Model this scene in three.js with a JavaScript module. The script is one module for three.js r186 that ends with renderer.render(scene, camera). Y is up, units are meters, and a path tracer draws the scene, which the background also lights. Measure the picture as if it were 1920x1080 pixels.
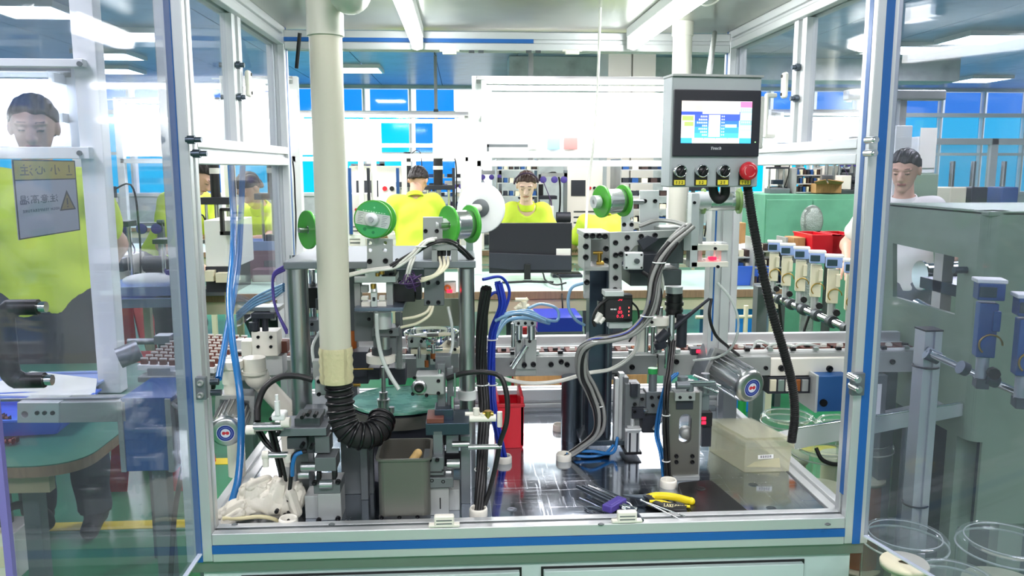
import * as THREE from 'three';
import { RoundedBoxGeometry } from 'three/addons/geometries/RoundedBoxGeometry.js';
import { mergeGeometries, mergeVertices } from 'three/addons/utils/BufferGeometryUtils.js';
import { RectAreaLightUniformsLib } from 'three/addons/lights/RectAreaLightUniformsLib.js';

RectAreaLightUniformsLib.init();
const scene = new THREE.Scene();
// ---- camera ----
const FOCAL = 1520, EYE = new THREE.Vector3(0, 1.5, 1.41);
const camera = new THREE.PerspectiveCamera(THREE.MathUtils.radToDeg(2 * Math.atan(540 / FOCAL)), 16 / 9, 0.05, 60);
camera.position.copy(EYE);
camera.rotation.set(THREE.MathUtils.degToRad(-8.42), THREE.MathUtils.degToRad(-3.46), 0, 'YXZ');
camera.updateMatrixWorld();
// ---- daylight behind the window bays ----
scene.background = new THREE.Color(0.62, 0.68, 0.72);
// ---- exposure ----
const renderer = new THREE.WebGLRenderer();
renderer.toneMapping = THREE.LinearToneMapping;
renderer.toneMappingExposure = 1.95;
renderer.shadowMap.enabled = true;
// ---- light levels of the lamps (each lamp is built with its fitting below) ----
const CEILING_LIGHT = 20, BENCH_LIGHT = 26, TUBE_LIGHT = 16;
function areaLight(name, w, h, p, to, intensity, color = 0xffffff) {
  const l = new THREE.RectAreaLight(color, intensity, w, h);
  l.name = name; l.position.set(...p); l.lookAt(...to); l.castShadow = true; scene.add(l); return l;
}

// ---- from picture to place: where the sight line through a pixel meets a plane ----
function sight(px, py) { return new THREE.Vector3((px - 960) / FOCAL, -(py - 540) / FOCAL, -1).applyQuaternion(camera.quaternion); }
function at(px, py, z) { const d = sight(px, py); return EYE.clone().addScaledVector(d, (z - EYE.z) / d.z); }
function atY(px, py, y) { const d = sight(px, py); return EYE.clone().addScaledVector(d, (y - EYE.y) / d.y); }
function atX(px, py, x) { const d = sight(px, py); return EYE.clone().addScaledVector(d, (x - EYE.x) / d.x); }
function mpp(px, py, z) { const d = sight(px, py); return (z - EYE.z) / d.z / FOCAL; }

let seed = 7;
function rnd(a = 0, b = 1) { seed = (seed * 1664525 + 1013904223) % 4294967296; return a + (b - a) * seed / 4294967296; }
function hash(x, y) { const s = Math.sin(x * 127.1 + y * 311.7) * 43758.5453; return s - Math.floor(s); }
function vnoise(x, y, period) {
  const xi = Math.floor(x), yi = Math.floor(y), fx = x - xi, fy = y - yi, w = (n) => ((n % period) + period) % period;
  const u = fx * fx * (3 - 2 * fx), v = fy * fy * (3 - 2 * fy);
  const a = hash(w(xi), w(yi)), b = hash(w(xi + 1), w(yi)), c = hash(w(xi), w(yi + 1)), d = hash(w(xi + 1), w(yi + 1));
  return a + (b - a) * u + (c - a) * v + (a - b - c + d) * u * v;
}
function fbm(x, y, p, oct = 4) { let s = 0, a = 0.5, n = 0; for (let i = 0; i < oct; i++) { s += a * vnoise(x, y, p); n += a; x *= 2; y *= 2; p *= 2; a /= 2; } return s / n; }
function grain(size, fn, metres, srgb = false) {          // fn(u, v) in 0..1 gives grey or [r, g, b] in 0..1
  const d = new Uint8Array(size * size * 4);
  for (let j = 0; j < size; j++) for (let i = 0; i < size; i++) {
    const v = fn(i / size, j / size), c = Array.isArray(v) ? v : [v, v, v], k = (j * size + i) * 4;
    for (let q = 0; q < 3; q++) d[k + q] = Math.max(0, Math.min(255, c[q] * 255));
    d[k + 3] = 255;
  }
  const t = new THREE.DataTexture(d, size, size); t.wrapS = t.wrapT = THREE.RepeatWrapping; t.magFilter = THREE.LinearFilter;
  t.repeat.set(1 / metres, 1 / metres); if (srgb) t.colorSpace = THREE.SRGBColorSpace; t.needsUpdate = true; return t;
}
function print(w, h, draw) {
  const c = document.createElement('canvas'); c.width = w; c.height = h; draw(c.getContext('2d'), w, h);
  const t = new THREE.CanvasTexture(c); t.colorSpace = THREE.SRGBColorSpace; return t;
}

// ---- materials ----
const T = {
  brushed: grain(256, (u, v) => 0.35 + 0.5 * fbm(u * 3, v * 96, 96, 2), 0.25),
  fine: grain(256, (u, v) => 0.3 + 0.6 * fbm(u * 32, v * 32, 32, 3), 0.2),
  cloudy: grain(256, (u, v) => { const n = 0.84 + 0.28 * fbm(u * 5, v * 5, 5, 5); return [n, n, n]; }, 0.7, true),
  scratch: grain(512, (u, v) => 0.12 + 0.35 * Math.pow(fbm(u * 6, v * 6, 6, 4), 2) + (fbm(u * 4, v * 180, 180, 2) > 0.72 ? 0.15 : 0) + (fbm(u * 150, v * 5, 150, 2) > 0.74 ? 0.12 : 0), 0.5),
  floor: grain(512, (u, v) => { const n = 0.82 + 0.3 * fbm(u * 8, v * 8, 8, 5); return [n * 0.95, n, n * 0.97]; }, 2.4, true),
  cloth: grain(256, (u, v) => 0.5 + 0.25 * Math.sin(u * 402) + 0.25 * Math.sin(v * 402), 0.09),
  board: grain(256, (u, v) => { const n = 0.85 + 0.2 * fbm(u * 60, v * 6, 60, 3); return [n, n, n]; }, 0.3, true),
  smear: grain(512, (u, v) => 0.02 + 0.1 * Math.pow(fbm(u * 7, v * 3, 7, 4), 2) + (fbm(u * 90, v * 5, 90, 2) > 0.72 ? 0.06 : 0), 0.6),
  disc: grain(256, (u, v) => { const n = fbm(u * 6, v * 14, 14, 4); return n > 0.52 ? [0.3, 0.56, 0.48] : [0.42, 0.68, 0.59]; }, 0.16, true),
  mesh: grain(128, (u, v) => (Math.sin(u * 100) * Math.sin(v * 100) > 0 ? 0.7 : 0.3), 0.05),
};
function mat(color, roughness = 0.5, metalness = 0, more = {}) { return new THREE.MeshPhysicalMaterial({ color, roughness, metalness, ...more }); }
const M = {
  white: mat('#eef0ee', 0.38, 0, { bumpMap: T.fine, bumpScale: 0.0001 }), warmwhite: mat('#ece9dd', 0.4), cream: mat('#e6e0c4', 0.45),
  alu: mat('#d4d7d8', 0.42, 0.55, { roughnessMap: null, bumpMap: T.brushed, bumpScale: 0.00008 }), aluDark: mat('#7f858a', 0.4, 0.6, { bumpMap: T.brushed, bumpScale: 0.0001 }),
  grey: mat('#a9adab', 0.45, 0.35, { map: T.cloudy }), greyMid: mat('#707678', 0.45, 0.4, { map: T.cloudy }), greyDark: mat('#50575a', 0.45, 0.4, { map: T.cloudy }),
  steel: mat('#bcbebf', 0.3, 1, { bumpMap: T.brushed, bumpScale: 0.00006 }), chrome: mat('#e0e2e4', 0.1, 1), darkSteel: mat('#5c6670', 0.32, 0.85, { bumpMap: T.brushed, bumpScale: 0.0001 }),
  bluedSteel: mat('#465261', 0.3, 0.8, { bumpMap: T.brushed, bumpScale: 0.0001 }), worktop: mat('#b8bfc9', 0.6, 1, { roughnessMap: T.scratch }),
  black: mat('#131416', 0.45), blackGloss: mat('#0d0e11', 0.3), rubber: mat('#1a1a1b', 0.7), charcoal: mat('#2b2f38', 0.5, 0.1), bolt: mat('#1c1d20', 0.4, 0.6),
  blue: mat('#1f62ab', 0.4), blueDeep: mat('#1d4f8f', 0.45), blueBox: mat('#245d9d', 0.5, 0, { map: T.cloudy }), cobalt: mat('#1e36a6', 0.35), bluePale: mat('#9bb4e6', 0.4), blueTray: mat('#3f6fe0', 0.4),
  tubeBlue: mat('#2f7fc4', 0.25, 0, { transmission: 0.25, thickness: 0 }), tubeClear: mat('#dfe6e2', 0.2, 0, { transmission: 0.45, thickness: 0 }), tubeSky: mat('#8fb9d8', 0.25, 0, { transmission: 0.3, thickness: 0 }),
  cableWhite: mat('#ddddd4', 0.45), cableGrey: mat('#8c8d8a', 0.5), cableBlack: mat('#161618', 0.45), purple: mat('#4b2f63', 0.45), violet: mat('#4d3f93', 0.45), green: mat('#2f9d50', 0.4), lime: mat('#58c23a', 0.35, 0, { transmission: 0.35, thickness: 0 }),
  limeSolid: mat('#4cae3c', 0.35), red: mat('#c81f2c', 0.4), redBin: mat('#d8152a', 0.35), yellow: mat('#f0d81c', 0.4), tin: mat('#cfd4d2', 0.24, 0.9), copper: mat('#b46a3c', 0.35, 0.7),
  pvc: mat('#dedccf', 0.35), pvcWarm: mat('#d6d2bf', 0.35), glue: mat('#d9d0a4', 0.3, 0, { bumpMap: T.fine, bumpScale: 0.002 }), cloth: mat('#dcd8ca', 0.9, 0, { bumpMap: T.cloth, bumpScale: 0.0004, sheen: 0.3 }),
  cardboard: mat('#b98f5c', 0.8, 0, { map: T.board }), wood: mat('#e3bf7c', 0.55, 0, { map: T.board }), brownEdge: mat('#a3866a', 0.5, 0, { map: T.board }), benchTop: mat('#a9c3b6', 0.4, 0, { map: T.cloudy }), matGreen: mat('#2f6f5c', 0.45, 0, { map: T.cloudy }),
  cabinet: mat('#bcd0cd', 0.42, 0, { map: T.cloudy }), cabinetGreen: mat('#72b897', 0.4, 0, { map: T.cloudy }), housing: mat('#8ea48b', 0.4, 0, { map: T.cloudy }), teal: mat('#1f4048', 0.5, 0, { map: T.cloudy }), hmi: mat('#aab2b4', 0.4, 0.15), bezel: mat('#23242d', 0.35), monitor: mat('#1b1d24', 0.45, 0, { bumpMap: T.mesh, bumpScale: 0.0002 }),
  greenDisc: mat('#ffffff', 0.22, 0, { map: T.disc, clearcoat: 0.5 }), stainless: mat('#74746d', 0.4, 0.55, { bumpMap: T.brushed, bumpScale: 0.00012 }), brown: mat('#6b3c30', 0.55), darkBrown: mat('#3a2a26', 0.6), orange: mat('#c86a26', 0.45), gold: mat('#b9974a', 0.3, 0.9),
  acrylic: mat('#eef0f5', 0.04, 0, { transmission: 0.97, specularIntensity: 0.6, thickness: 0, ior: 1.49 }), door: mat('#e2e5ee', 0.04, 0, { transmission: 0.955, specularIntensity: 0.5, thickness: 0, ior: 1.49 }),
  clear: mat('#f2f7f4', 0.05, 0, { transmission: 0.93, thickness: 0, ior: 1.45 }), frosted: mat('#f4f4ea', 0.25, 0, { transmission: 0.84, thickness: 0, ior: 1.45 }), edge: mat('#6f6aa8', 0.3), windowBlue: mat('#5abffb', 0.05, 0, { transmission: 1, thickness: 0 }), windowCyan: mat('#44e6ff', 0.05, 0, { transmission: 1, thickness: 0 }),
  lamp: mat('#ffffff', 0.5, 0, { emissive: '#f6fbff', emissiveIntensity: 9 }), tubeLamp: mat('#ffffff', 0.5, 0, { emissive: '#fbfdff', emissiveIntensity: 12 }), ledRed: mat('#ff2038', 0.5, 0, { emissive: '#ff1430', emissiveIntensity: 2.2 }), ledGreen: mat('#b8ffb0', 0.5, 0, { emissive: '#9cff90', emissiveIntensity: 2 }),
};

// ---- geometry: everything below returns a geometry in scene coordinates ----
function prep(g) {
  const n = g.index ? g.toNonIndexed() : g; for (const k of Object.keys(n.attributes)) if (k !== 'position' && k !== 'normal' && k !== 'color') n.deleteAttribute(k);
  if (!n.attributes.normal) n.computeVertexNormals(); return n;
}
function join(list) { const a = (Array.isArray(list) ? list : [list]).flat(3).map(prep); return a.length === 1 ? a[0] : mergeGeometries(a); }
function metreUV(g) {
  const p = g.attributes.position, n = g.attributes.normal, uv = new Float32Array(p.count * 2);
  for (let i = 0; i < p.count; i++) {
    const ax = Math.abs(n.getX(i)), ay = Math.abs(n.getY(i)), az = Math.abs(n.getZ(i));
    uv[2 * i] = ax > ay && ax > az ? p.getZ(i) : p.getX(i); uv[2 * i + 1] = ay > ax && ay > az ? p.getZ(i) : p.getY(i);
  }
  g.setAttribute('uv', new THREE.BufferAttribute(uv, 2)); return g;
}
function box(x, y, z, w, h, d, r = 0) {                   // centre and size
  const g = r > 0 ? new RoundedBoxGeometry(w, h, d, 1, Math.min(r, w / 2.02, h / 2.02, d / 2.02)) : new THREE.BoxGeometry(w, h, d);
  return g.translate(x, y, z);
}
function span(x0, x1, y0, y1, z0, z1, r = 0) { return box((x0 + x1) / 2, (y0 + y1) / 2, (z0 + z1) / 2, Math.abs(x1 - x0), Math.abs(y1 - y0), Math.abs(z1 - z0), r); }
function R(x0, y0, x1, y1, z, d, r = 0.0012) {            // front face at z covers that rectangle of the photograph, d deep
  const mx = (x0 + x1) / 2, my = (y0 + y1) / 2;
  const xa = at(x0, my, z).x, xb = at(x1, my, z).x, top = at(mx, y0, z).y; let low = at(mx, y1, z).y;
  if (z < -0.015 && z > -0.72 && xa > -0.44 && xb < 0.69 && low < 0.85 && top > 0.85) low = 0.85;   // what stands in the machine stands on its worktop
  return span(xa, xb, low, top, z - d, z, r);
}
function rod(a, b, r, seg = 12, r2 = r) {
  a = a.isVector3 ? a : new THREE.Vector3(...a); b = b.isVector3 ? b : new THREE.Vector3(...b);
  const d = b.clone().sub(a), g = new THREE.CylinderGeometry(r2, r, d.length(), seg);
  g.applyQuaternion(new THREE.Quaternion().setFromUnitVectors(new THREE.Vector3(0, 1, 0), d.normalize()));
  return g.translate((a.x + b.x) / 2, (a.y + b.y) / 2, (a.z + b.z) / 2);
}
function V(px, y0, y1, z, rp, seg = 16) {                 // upright cylinder, its axis at z
  const a = at(px, y1, z), b = at(px, y0, z), m = mpp(px, (y0 + y1) / 2, z), x = (a.x + b.x) / 2; a.x = b.x = x; return rod(a, b, rp * m, seg);
}
function H(px, py, z, rp, len, seg = 20) { const a = at(px, py, z), m = mpp(px, py, z); return rod([a.x, a.y, z - len], [a.x, a.y, z], rp * m, seg); }   // axis towards the viewer, front cap at z
function X(x0, x1, py, z, rp, seg = 16) { const a = at(x0, py, z), b = at(x1, py, z), m = mpp((x0 + x1) / 2, py, z); b.y = a.y = (a.y + b.y) / 2; return rod(a, b, rp * m, seg); }
function path(pts, rp, seg = 7, world = false) {
  const v = pts.map((p) => world ? new THREE.Vector3(...p) : at(...p)), c = new THREE.CatmullRomCurve3(v, false, 'centripetal');
  const r = world ? rp : rp * mpp(pts[0][0], pts[0][1], pts[0][2]);
  return new THREE.TubeGeometry(c, Math.max(8, pts.length * 7), r, seg);
}
function bundle(pts, n, spread, rp, seg = 6, phase = 0) {            // n cables lying side by side along one run
  const out = [];
  for (let i = 0; i < n; i++) {
    const a = phase + i / n * Math.PI * 2, q = pts.map(([x, y, z], k) => [x + Math.cos(a + k * 0.35) * spread, y + Math.sin(a + k * 0.3) * spread * 0.6, z + Math.sin(a + k * 0.35) * spread * 0.0011]);
    out.push(path(q, rp, seg));
  }
  return out;
}
function poly(pts, z, d, holes = [], bevel = 0.0008) {    // a flat plate cut to an outline, front face at z
  const s = new THREE.Shape(pts.map(([x, y]) => { const v = at(x, y, z); return new THREE.Vector2(v.x, v.y); }));
  for (const [x, y, rp] of holes) { const v = at(x, y, z), h = new THREE.Path(); h.absarc(v.x, v.y, rp * mpp(x, y, z), 0, Math.PI * 2); s.holes.push(h); }
  const g = new THREE.ExtrudeGeometry(s, { depth: d - 2 * bevel, bevelEnabled: bevel > 0, bevelThickness: bevel, bevelSize: bevel, bevelOffset: -bevel, bevelSegments: 1, curveSegments: 8 });
  return g.translate(0, 0, z - d + bevel);
}
function plate(x0, y0, x1, y1, z, d, holes = []) { return poly([[x0, y0], [x1, y0], [x1, y1], [x0, y1]], z, d, holes); }
function lathe(profile, seg = 28) { return new THREE.LatheGeometry(profile.map(([r, y]) => new THREE.Vector2(r, y)), seg); }
function place(g, p, rx = 0, ry = 0, rz = 0) { return g.applyMatrix4(new THREE.Matrix4().compose(new THREE.Vector3(...(p.isVector3 ? p.toArray() : p)), new THREE.Quaternion().setFromEuler(new THREE.Euler(rx, ry, rz, 'YXZ')), new THREE.Vector3(1, 1, 1))); }
function ring(R0, r, p, rx = 0, ry = 0, seg = 32) { return place(new THREE.TorusGeometry(R0, r, 6, seg), p, rx, ry); }
function quad(a, b, c, d, t = 0.002) {                    // a thin board through four corners
  const n = b.clone().sub(a).cross(d.clone().sub(a)).normalize().multiplyScalar(t), P = [a, b, c, d, a.clone().add(n), b.clone().add(n), c.clone().add(n), d.clone().add(n)];
  const f = [0, 2, 1, 0, 3, 2, 4, 5, 6, 4, 6, 7, 0, 1, 5, 0, 5, 4, 1, 2, 6, 1, 6, 5, 2, 3, 7, 2, 7, 6, 3, 0, 4, 3, 4, 7];
  const g = new THREE.BufferGeometry(); g.setAttribute('position', new THREE.Float32BufferAttribute(f.flatMap((i) => P[i].toArray()), 3)); g.computeVertexNormals(); return g;
}

// ---- things, parts, sub-parts ----
const taken = {}, offset = new WeakMap();
function numbered(n) { taken[n] = (taken[n] || 0) + 1; return taken[n] === 1 ? n : n + '_' + String(taken[n] - 1).padStart(3, '0'); }
function tag(o, label, category, group) { o.userData.label = label; o.userData.category = category; if (group) o.userData.group = group; return o; }
function thing(name, label, category, p = [0, 0, 0], group, local = false, turn = 0) {   // geometry of parts is in scene coordinates unless local
  const g = new THREE.Group(), b = p.isVector3 ? p : new THREE.Vector3(...p); g.name = numbered(name); g.position.copy(b); g.rotation.y = turn; tag(g, label, category, group);
  offset.set(g, local ? new THREE.Vector3() : b.clone()); scene.add(g); return g;
}
function clusters(list) {                                 // pieces that do not touch become parts of their own
  const B = list.map((g) => { g.computeBoundingBox(); return g.boundingBox.clone().expandByScalar(0.0015); }), id = list.map((_, i) => i);
  for (let i = 0; i < list.length; i++) for (let j = i + 1; j < list.length; j++) if (id[i] !== id[j] && B[i].intersectsBox(B[j])) { const a = id[i], b = id[j]; id.forEach((k, q) => { if (k === b) id[q] = a; }); }
  return [...new Set(id)].map((k) => list.filter((_, i) => id[i] === k));
}
function part(parent, name, geoms, m, label) {
  const flat = (Array.isArray(geoms) ? geoms.flat(3) : [geoms]), sets = flat.length > 1 && flat.length < 40 ? clusters(flat) : [flat];
  return sets.map((s) => partMesh(parent, name, s, m, label))[0];
}
function partMesh(parent, name, geoms, m, label) {
  const off = offset.get(parent) || new THREE.Vector3(), g = metreUV(join(geoms)); g.translate(-off.x, -off.y, -off.z);
  const o = new THREE.Mesh(g, m); o.name = name; o.castShadow = o.receiveShadow = true; if (label) o.userData.label = label;
  parent.add(o); offset.set(o, off); return o;
}
function piece(parent, name, geo, m, p, rx = 0, ry = 0, rz = 0, s = 1) {   // a shared geometry placed in scene coordinates
  const off = offset.get(parent) || new THREE.Vector3(), o = new THREE.Mesh(geo, m); o.name = name; o.position.set(p.x - off.x, p.y - off.y, p.z - off.z);
  o.rotation.set(rx, ry, rz, 'YXZ'); o.scale.setScalar(s); o.castShadow = o.receiveShadow = true; parent.add(o); offset.set(o, new THREE.Vector3()); return o;
}
function one(name, label, category, geoms, m, group) {    // a thing that is a single mesh, standing at its base
  const g = metreUV(join(geoms)); g.computeBoundingBox(); const b = g.boundingBox, p = new THREE.Vector3((b.min.x + b.max.x) / 2, b.min.y, (b.min.z + b.max.z) / 2);
  g.translate(-p.x, -p.y, -p.z); const o = new THREE.Mesh(g, m); o.position.copy(p); o.name = numbered(name); o.castShadow = o.receiveShadow = true; scene.add(o); offset.set(o, p);
  return tag(o, label, category, group);
}
function struct(name, geoms, m) { const o = new THREE.Mesh(metreUV(join(geoms)), m); o.name = numbered(name); o.userData.kind = 'structure'; o.castShadow = o.receiveShadow = true; scene.add(o); offset.set(o, new THREE.Vector3()); return o; }
const boltShape = lathe([[0, 0.35], [0.42, 0.35], [0.5, 0.8], [0.86, 0.8], [1, 0.66], [1, -0.3]], 12).rotateX(Math.PI / 2);
function bolts(parent, list, z, rp = 5, m = M.bolt) { for (const [x, y] of list) piece(parent, 'bolt', boltShape, m, at(x, y, z), 0, 0, 0, rp * mpp(x, y, z)); }
function decal(parent, name, w, h, tex, p, rx = 0, ry = 0, rz = 0, more = {}) {   // a flat print on a surface
  return piece(parent, name, new THREE.PlaneGeometry(w, h), mat('#ffffff', 0.5, 0, { map: tex, ...more }), p, rx, ry, rz);
}
// ================= the hall =================
const HX0 = -9.6, HX1 = 11, HZ0 = -12.9, HZ1 = 4.2, HY = 2.9;
const floorMat = mat('#2b8457', 0.28, 0, { map: T.floor });
const floorSlab = struct('floor', span(HX0, HX1, -0.12, 0, HZ0, HZ1), floorMat);
for (const [x0, x1, z0, z1] of [[-2.1, -1.05, -2.73, -2.64], [-2.05, -0.62, -1.98, -1.9], [-3.6, -2.5, -1.98, -1.9], [1.1, 4.4, -2.73, -2.64], [-7, 7, -7.3, -7.21]]) part(floorSlab, 'floor_marking', span(x0, x1, 0, 0.002, z0, z1), M.yellow);
const ceilingSlab = struct('ceiling', span(HX0, HX1, HY + 0.02, HY + 0.14, HZ0, HZ1), M.greyMid);
const ceilMat = mat('#93a6c6', 0.32, 0, { map: T.cloudy });
for (let x = HX0; x < HX1 - 0.01; x += 1.03) part(ceilingSlab, 'ceiling_panel', span(x + 0.006, Math.min(HX1, x + 1.024), HY, HY + 0.02, HZ0, HZ1), ceilMat);
const wallMat = mat('#d9dedd', 0.6, 0, { map: T.cloudy });
struct('wall_left', span(HX0 - 0.15, HX0, 0, HY + 0.14, HZ0, HZ1), wallMat);
struct('wall_right', span(HX1, HX1 + 0.15, 0, HY + 0.14, HZ0, HZ1), wallMat);
struct('wall_front', span(HX0 - 0.15, HX1 + 0.15, 0, HY + 0.14, HZ1, HZ1 + 0.15), wallMat);
const WZ = HZ0, SOLID0 = 0.52, SOLID1 = 3.55;
struct('wall_back', [span(HX0 - 0.15, HX1 + 0.15, 0, 1.02, WZ - 0.2, WZ), span(SOLID0, SOLID1, 1.02, HY + 0.14, WZ - 0.2, WZ), span(HX0 - 0.15, HX1 + 0.15, HY - 0.05, HY + 0.14, WZ - 0.2, WZ)], wallMat);
let bay = 0;
for (let x = HX0; x < HX1 - 0.2; x += 0.79) {
  const x1 = x + 0.79; if (x1 > SOLID0 && x < SOLID1 - 0.3) continue;
  const w = struct('window_' + (++bay), [span(x, x + 0.035, 1.02, HY - 0.05, WZ - 0.16, WZ - 0.04), span(x, x1, 2.4, 2.47, WZ - 0.18, WZ + 0.02), span(x, x1, 1.02, 1.07, WZ - 0.16, WZ + 0.03), span(x, x1, 1.72, 1.77, WZ - 0.15, WZ - 0.05)], M.white);
  part(w, 'pane', span(x + 0.12, x1 - 0.02, 2.48, HY - 0.06, WZ - 0.12, WZ - 0.115), M.windowBlue, 'deep blue upper pane');
  part(w, 'pane', span(x + 0.1, x1 - 0.01, 1.08, 2.4, WZ - 0.12, WZ - 0.115), bay % 5 === 2 ? M.windowBlue : M.windowCyan, 'bright cyan lower pane');
}
// a square column clad in two white panels, in front of the window wall
{
  const c = struct('trim_1', span(1.725, 1.745, 0, HY, -7.5, -7.06), M.grey);
  part(c, 'panel', span(1.49, 1.727, 0, HY, -7.5, -7.0, 0.004), M.warmwhite); part(c, 'panel', span(1.743, 1.98, 0, HY, -7.5, -7.0, 0.004), M.warmwhite);
  for (const [x, z, w] of [[0.72, -7.6, 0.05], [-0.35, -9.2, 0.04]]) { const p = struct('trim_2', span(x, x + w, 0, HY, z, z + w), M.grey); part(p, 'pipe_clip', span(x - 0.01, x + w + 0.01, 2.2, 2.24, z - 0.01, z + w + 0.01), M.greyDark); }
  const duct = struct('trim_4', span(0.6, 6.5, HY - 0.28, HY, -9.6, -9.1, 0.01), wallMat); part(duct, 'hanger', [rod([1.1, HY - 0.32, -9.35], [1.1, HY, -9.35], 0.012, 6), rod([3.2, HY - 0.32, -9.35], [3.2, HY, -9.35], 0.012, 6)], M.grey);
}
// ceiling lamps: square panels set under the ceiling
const lampSpots = [[672, 130, 'white square ceiling lamp beyond the tall PVC pipe'], [1840, 72, 'large white ceiling lamp above the grey-green housing'], [1117, 141, 'small far ceiling lamp beside the square column'], [206, 104, 'upper of two ceiling lamps beside the tall white post'], [214, 132, 'lower of two ceiling lamps beside the tall white post'], [280, 67, 'short slanted ceiling lamp seen through the open acrylic door'], [1600, 131, 'ceiling lamp seen through the side pane of the enclosure'], [1838, 149, 'far ceiling lamp just above the blue windows'], [1682, 92, 'ceiling lamp beside the blue-edged enclosure post'], [60, 20, 'long ceiling lamp at the top corner above the standing person']];
const lampPos = lampSpots.map(([x, y, l]) => { const p = atY(x, y, HY - 0.03); return [p.x, p.z, l]; });
lampPos.push([-1.6, 2.6, 'ceiling lamp over the aisle near the open door with the sign'], [1.9, 2.4, 'ceiling lamp over the aisle near the wire jars'], [-1.9, -0.6, 'ceiling lamp behind the enclosure roof on the tray bench side'], [2.2, -0.8, 'ceiling lamp behind the enclosure roof on the wire jar side'], [0.15, 2.2, 'ceiling lamp over the aisle in front of the machine'], [-4.5, -2.6, 'ceiling lamp over the far end of the tray bench'], [0.4, -3.0, 'ceiling lamp hidden above the enclosure roof'], [-1.5, -4.9, 'added unseen ceiling lamp above the aisle behind the bent person'], [1.6, -4.9, 'added unseen ceiling lamp above the aisle behind the dispensing station'], [3.4, -3.2, 'added unseen ceiling lamp above the red crates']);  // last three lamps are added, out of view, to brighten the floor behind
for (const [x, z, l] of lampPos) {
  const t = thing('ceiling_lamp', l, 'lamp', [x, HY - 0.05, z], 'square ceiling lamps');
  part(t, 'frame', [span(x - 0.33, x + 0.33, HY - 0.05, HY, z - 0.33, z - 0.3), span(x - 0.33, x + 0.33, HY - 0.05, HY, z + 0.3, z + 0.33), span(x - 0.33, x - 0.3, HY - 0.05, HY, z - 0.3, z + 0.3), span(x + 0.3, x + 0.33, HY - 0.05, HY, z - 0.3, z + 0.3)], M.white);
  part(t, 'diffuser', span(x - 0.3, x + 0.3, HY - 0.04, HY - 0.02, z - 0.3, z + 0.3), M.lamp);
  areaLight('ceiling_lamp_light', 0.56, 0.56, [x, HY - 0.056, z], [x, 0, z], CEILING_LIGHT, 0xfff2f4);
}

// ================= the machine: cabinet, worktop, enclosure =================
const FX0 = -0.492, FX1 = 0.745, PX0 = -0.447, PX1 = 0.7, BZ = -0.78, FZ = 0.032, TOP = 0.85;
{
  const t = thing('machine_cabinet', 'pale blue-grey steel cabinet under the soldering machine', 'cabinet', [0.125, 0, -0.4]);
  part(t, 'body', [span(-0.47, 0.722, 0.1, 0.786, BZ, FZ - 0.018)], M.cabinet);
  part(t, 'plinth', [span(-0.47, 0.722, 0, 0.1, BZ + 0.03, -0.05)], M.charcoal);
  part(t, 'top_frame', [span(-0.488, 0.742, 0.786, 0.809, BZ, FZ - 0.008, 0.002)], mat('#8a938c', 0.3, 0.6, { bumpMap: T.brushed, bumpScale: 0.0001 }), 'brushed dull metal strip');
  for (const [x0, x1, l] of [[-0.4, 0.098, 'flush door below the stainless bin'], [0.142, 0.63, 'flush door below the tools']]) {
    const d = part(t, 'door', span(x0, x1, 0.14, 0.77, FZ - 0.02, FZ - 0.006, 0.002), M.cabinet, l);
    part(d, 'gap_seal', [span(x0 - 0.004, x1 + 0.004, 0.77, 0.774, FZ - 0.02, FZ - 0.016), span(x0 - 0.004, x0, 0.14, 0.77, FZ - 0.02, FZ - 0.016), span(x1, x1 + 0.004, 0.14, 0.77, FZ - 0.02, FZ - 0.016)], M.black);
    part(d, 'handle', [span((x0 + x1) / 2 - 0.05, (x0 + x1) / 2 + 0.05, 0.6, 0.612, FZ + 0.004, FZ + 0.014, 0.003), span((x0 + x1) / 2 - 0.05, (x0 + x1) / 2 - 0.04, 0.6, 0.612, FZ - 0.006, FZ + 0.006), span((x0 + x1) / 2 + 0.04, (x0 + x1) / 2 + 0.05, 0.6, 0.612, FZ - 0.006, FZ + 0.006)], M.chrome);
  }
}
{
  const t = thing('worktop', 'scratched bare steel worktop plate inside the enclosure', 'worktop', [0.125, TOP - 0.02, -0.4]);
  part(t, 'plate', span(PX0 + 0.002, 0.693, TOP - 0.02, TOP, BZ + 0.05, FZ - 0.046, 0.001), M.worktop);
  for (const [x, y] of [[1541, 961], [1446, 953], [1412, 909], [960, 955]]) { const p = atY(x, y, TOP); part(t, 'screw', place(lathe([[0, 0.0006], [0.005, 0.0006], [0.006, 0], [0.009, 0.0008], [0.01, 0]], 14), p), M.darkSteel); }
}
const enc = thing('machine_enclosure', 'white aluminium enclosure with blue inlays and open acrylic doors around the soldering machine', 'enclosure', [0.125, 0.796, -0.39]);
const slotMat = mat('#8f9493', 0.5, 0.3);
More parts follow.
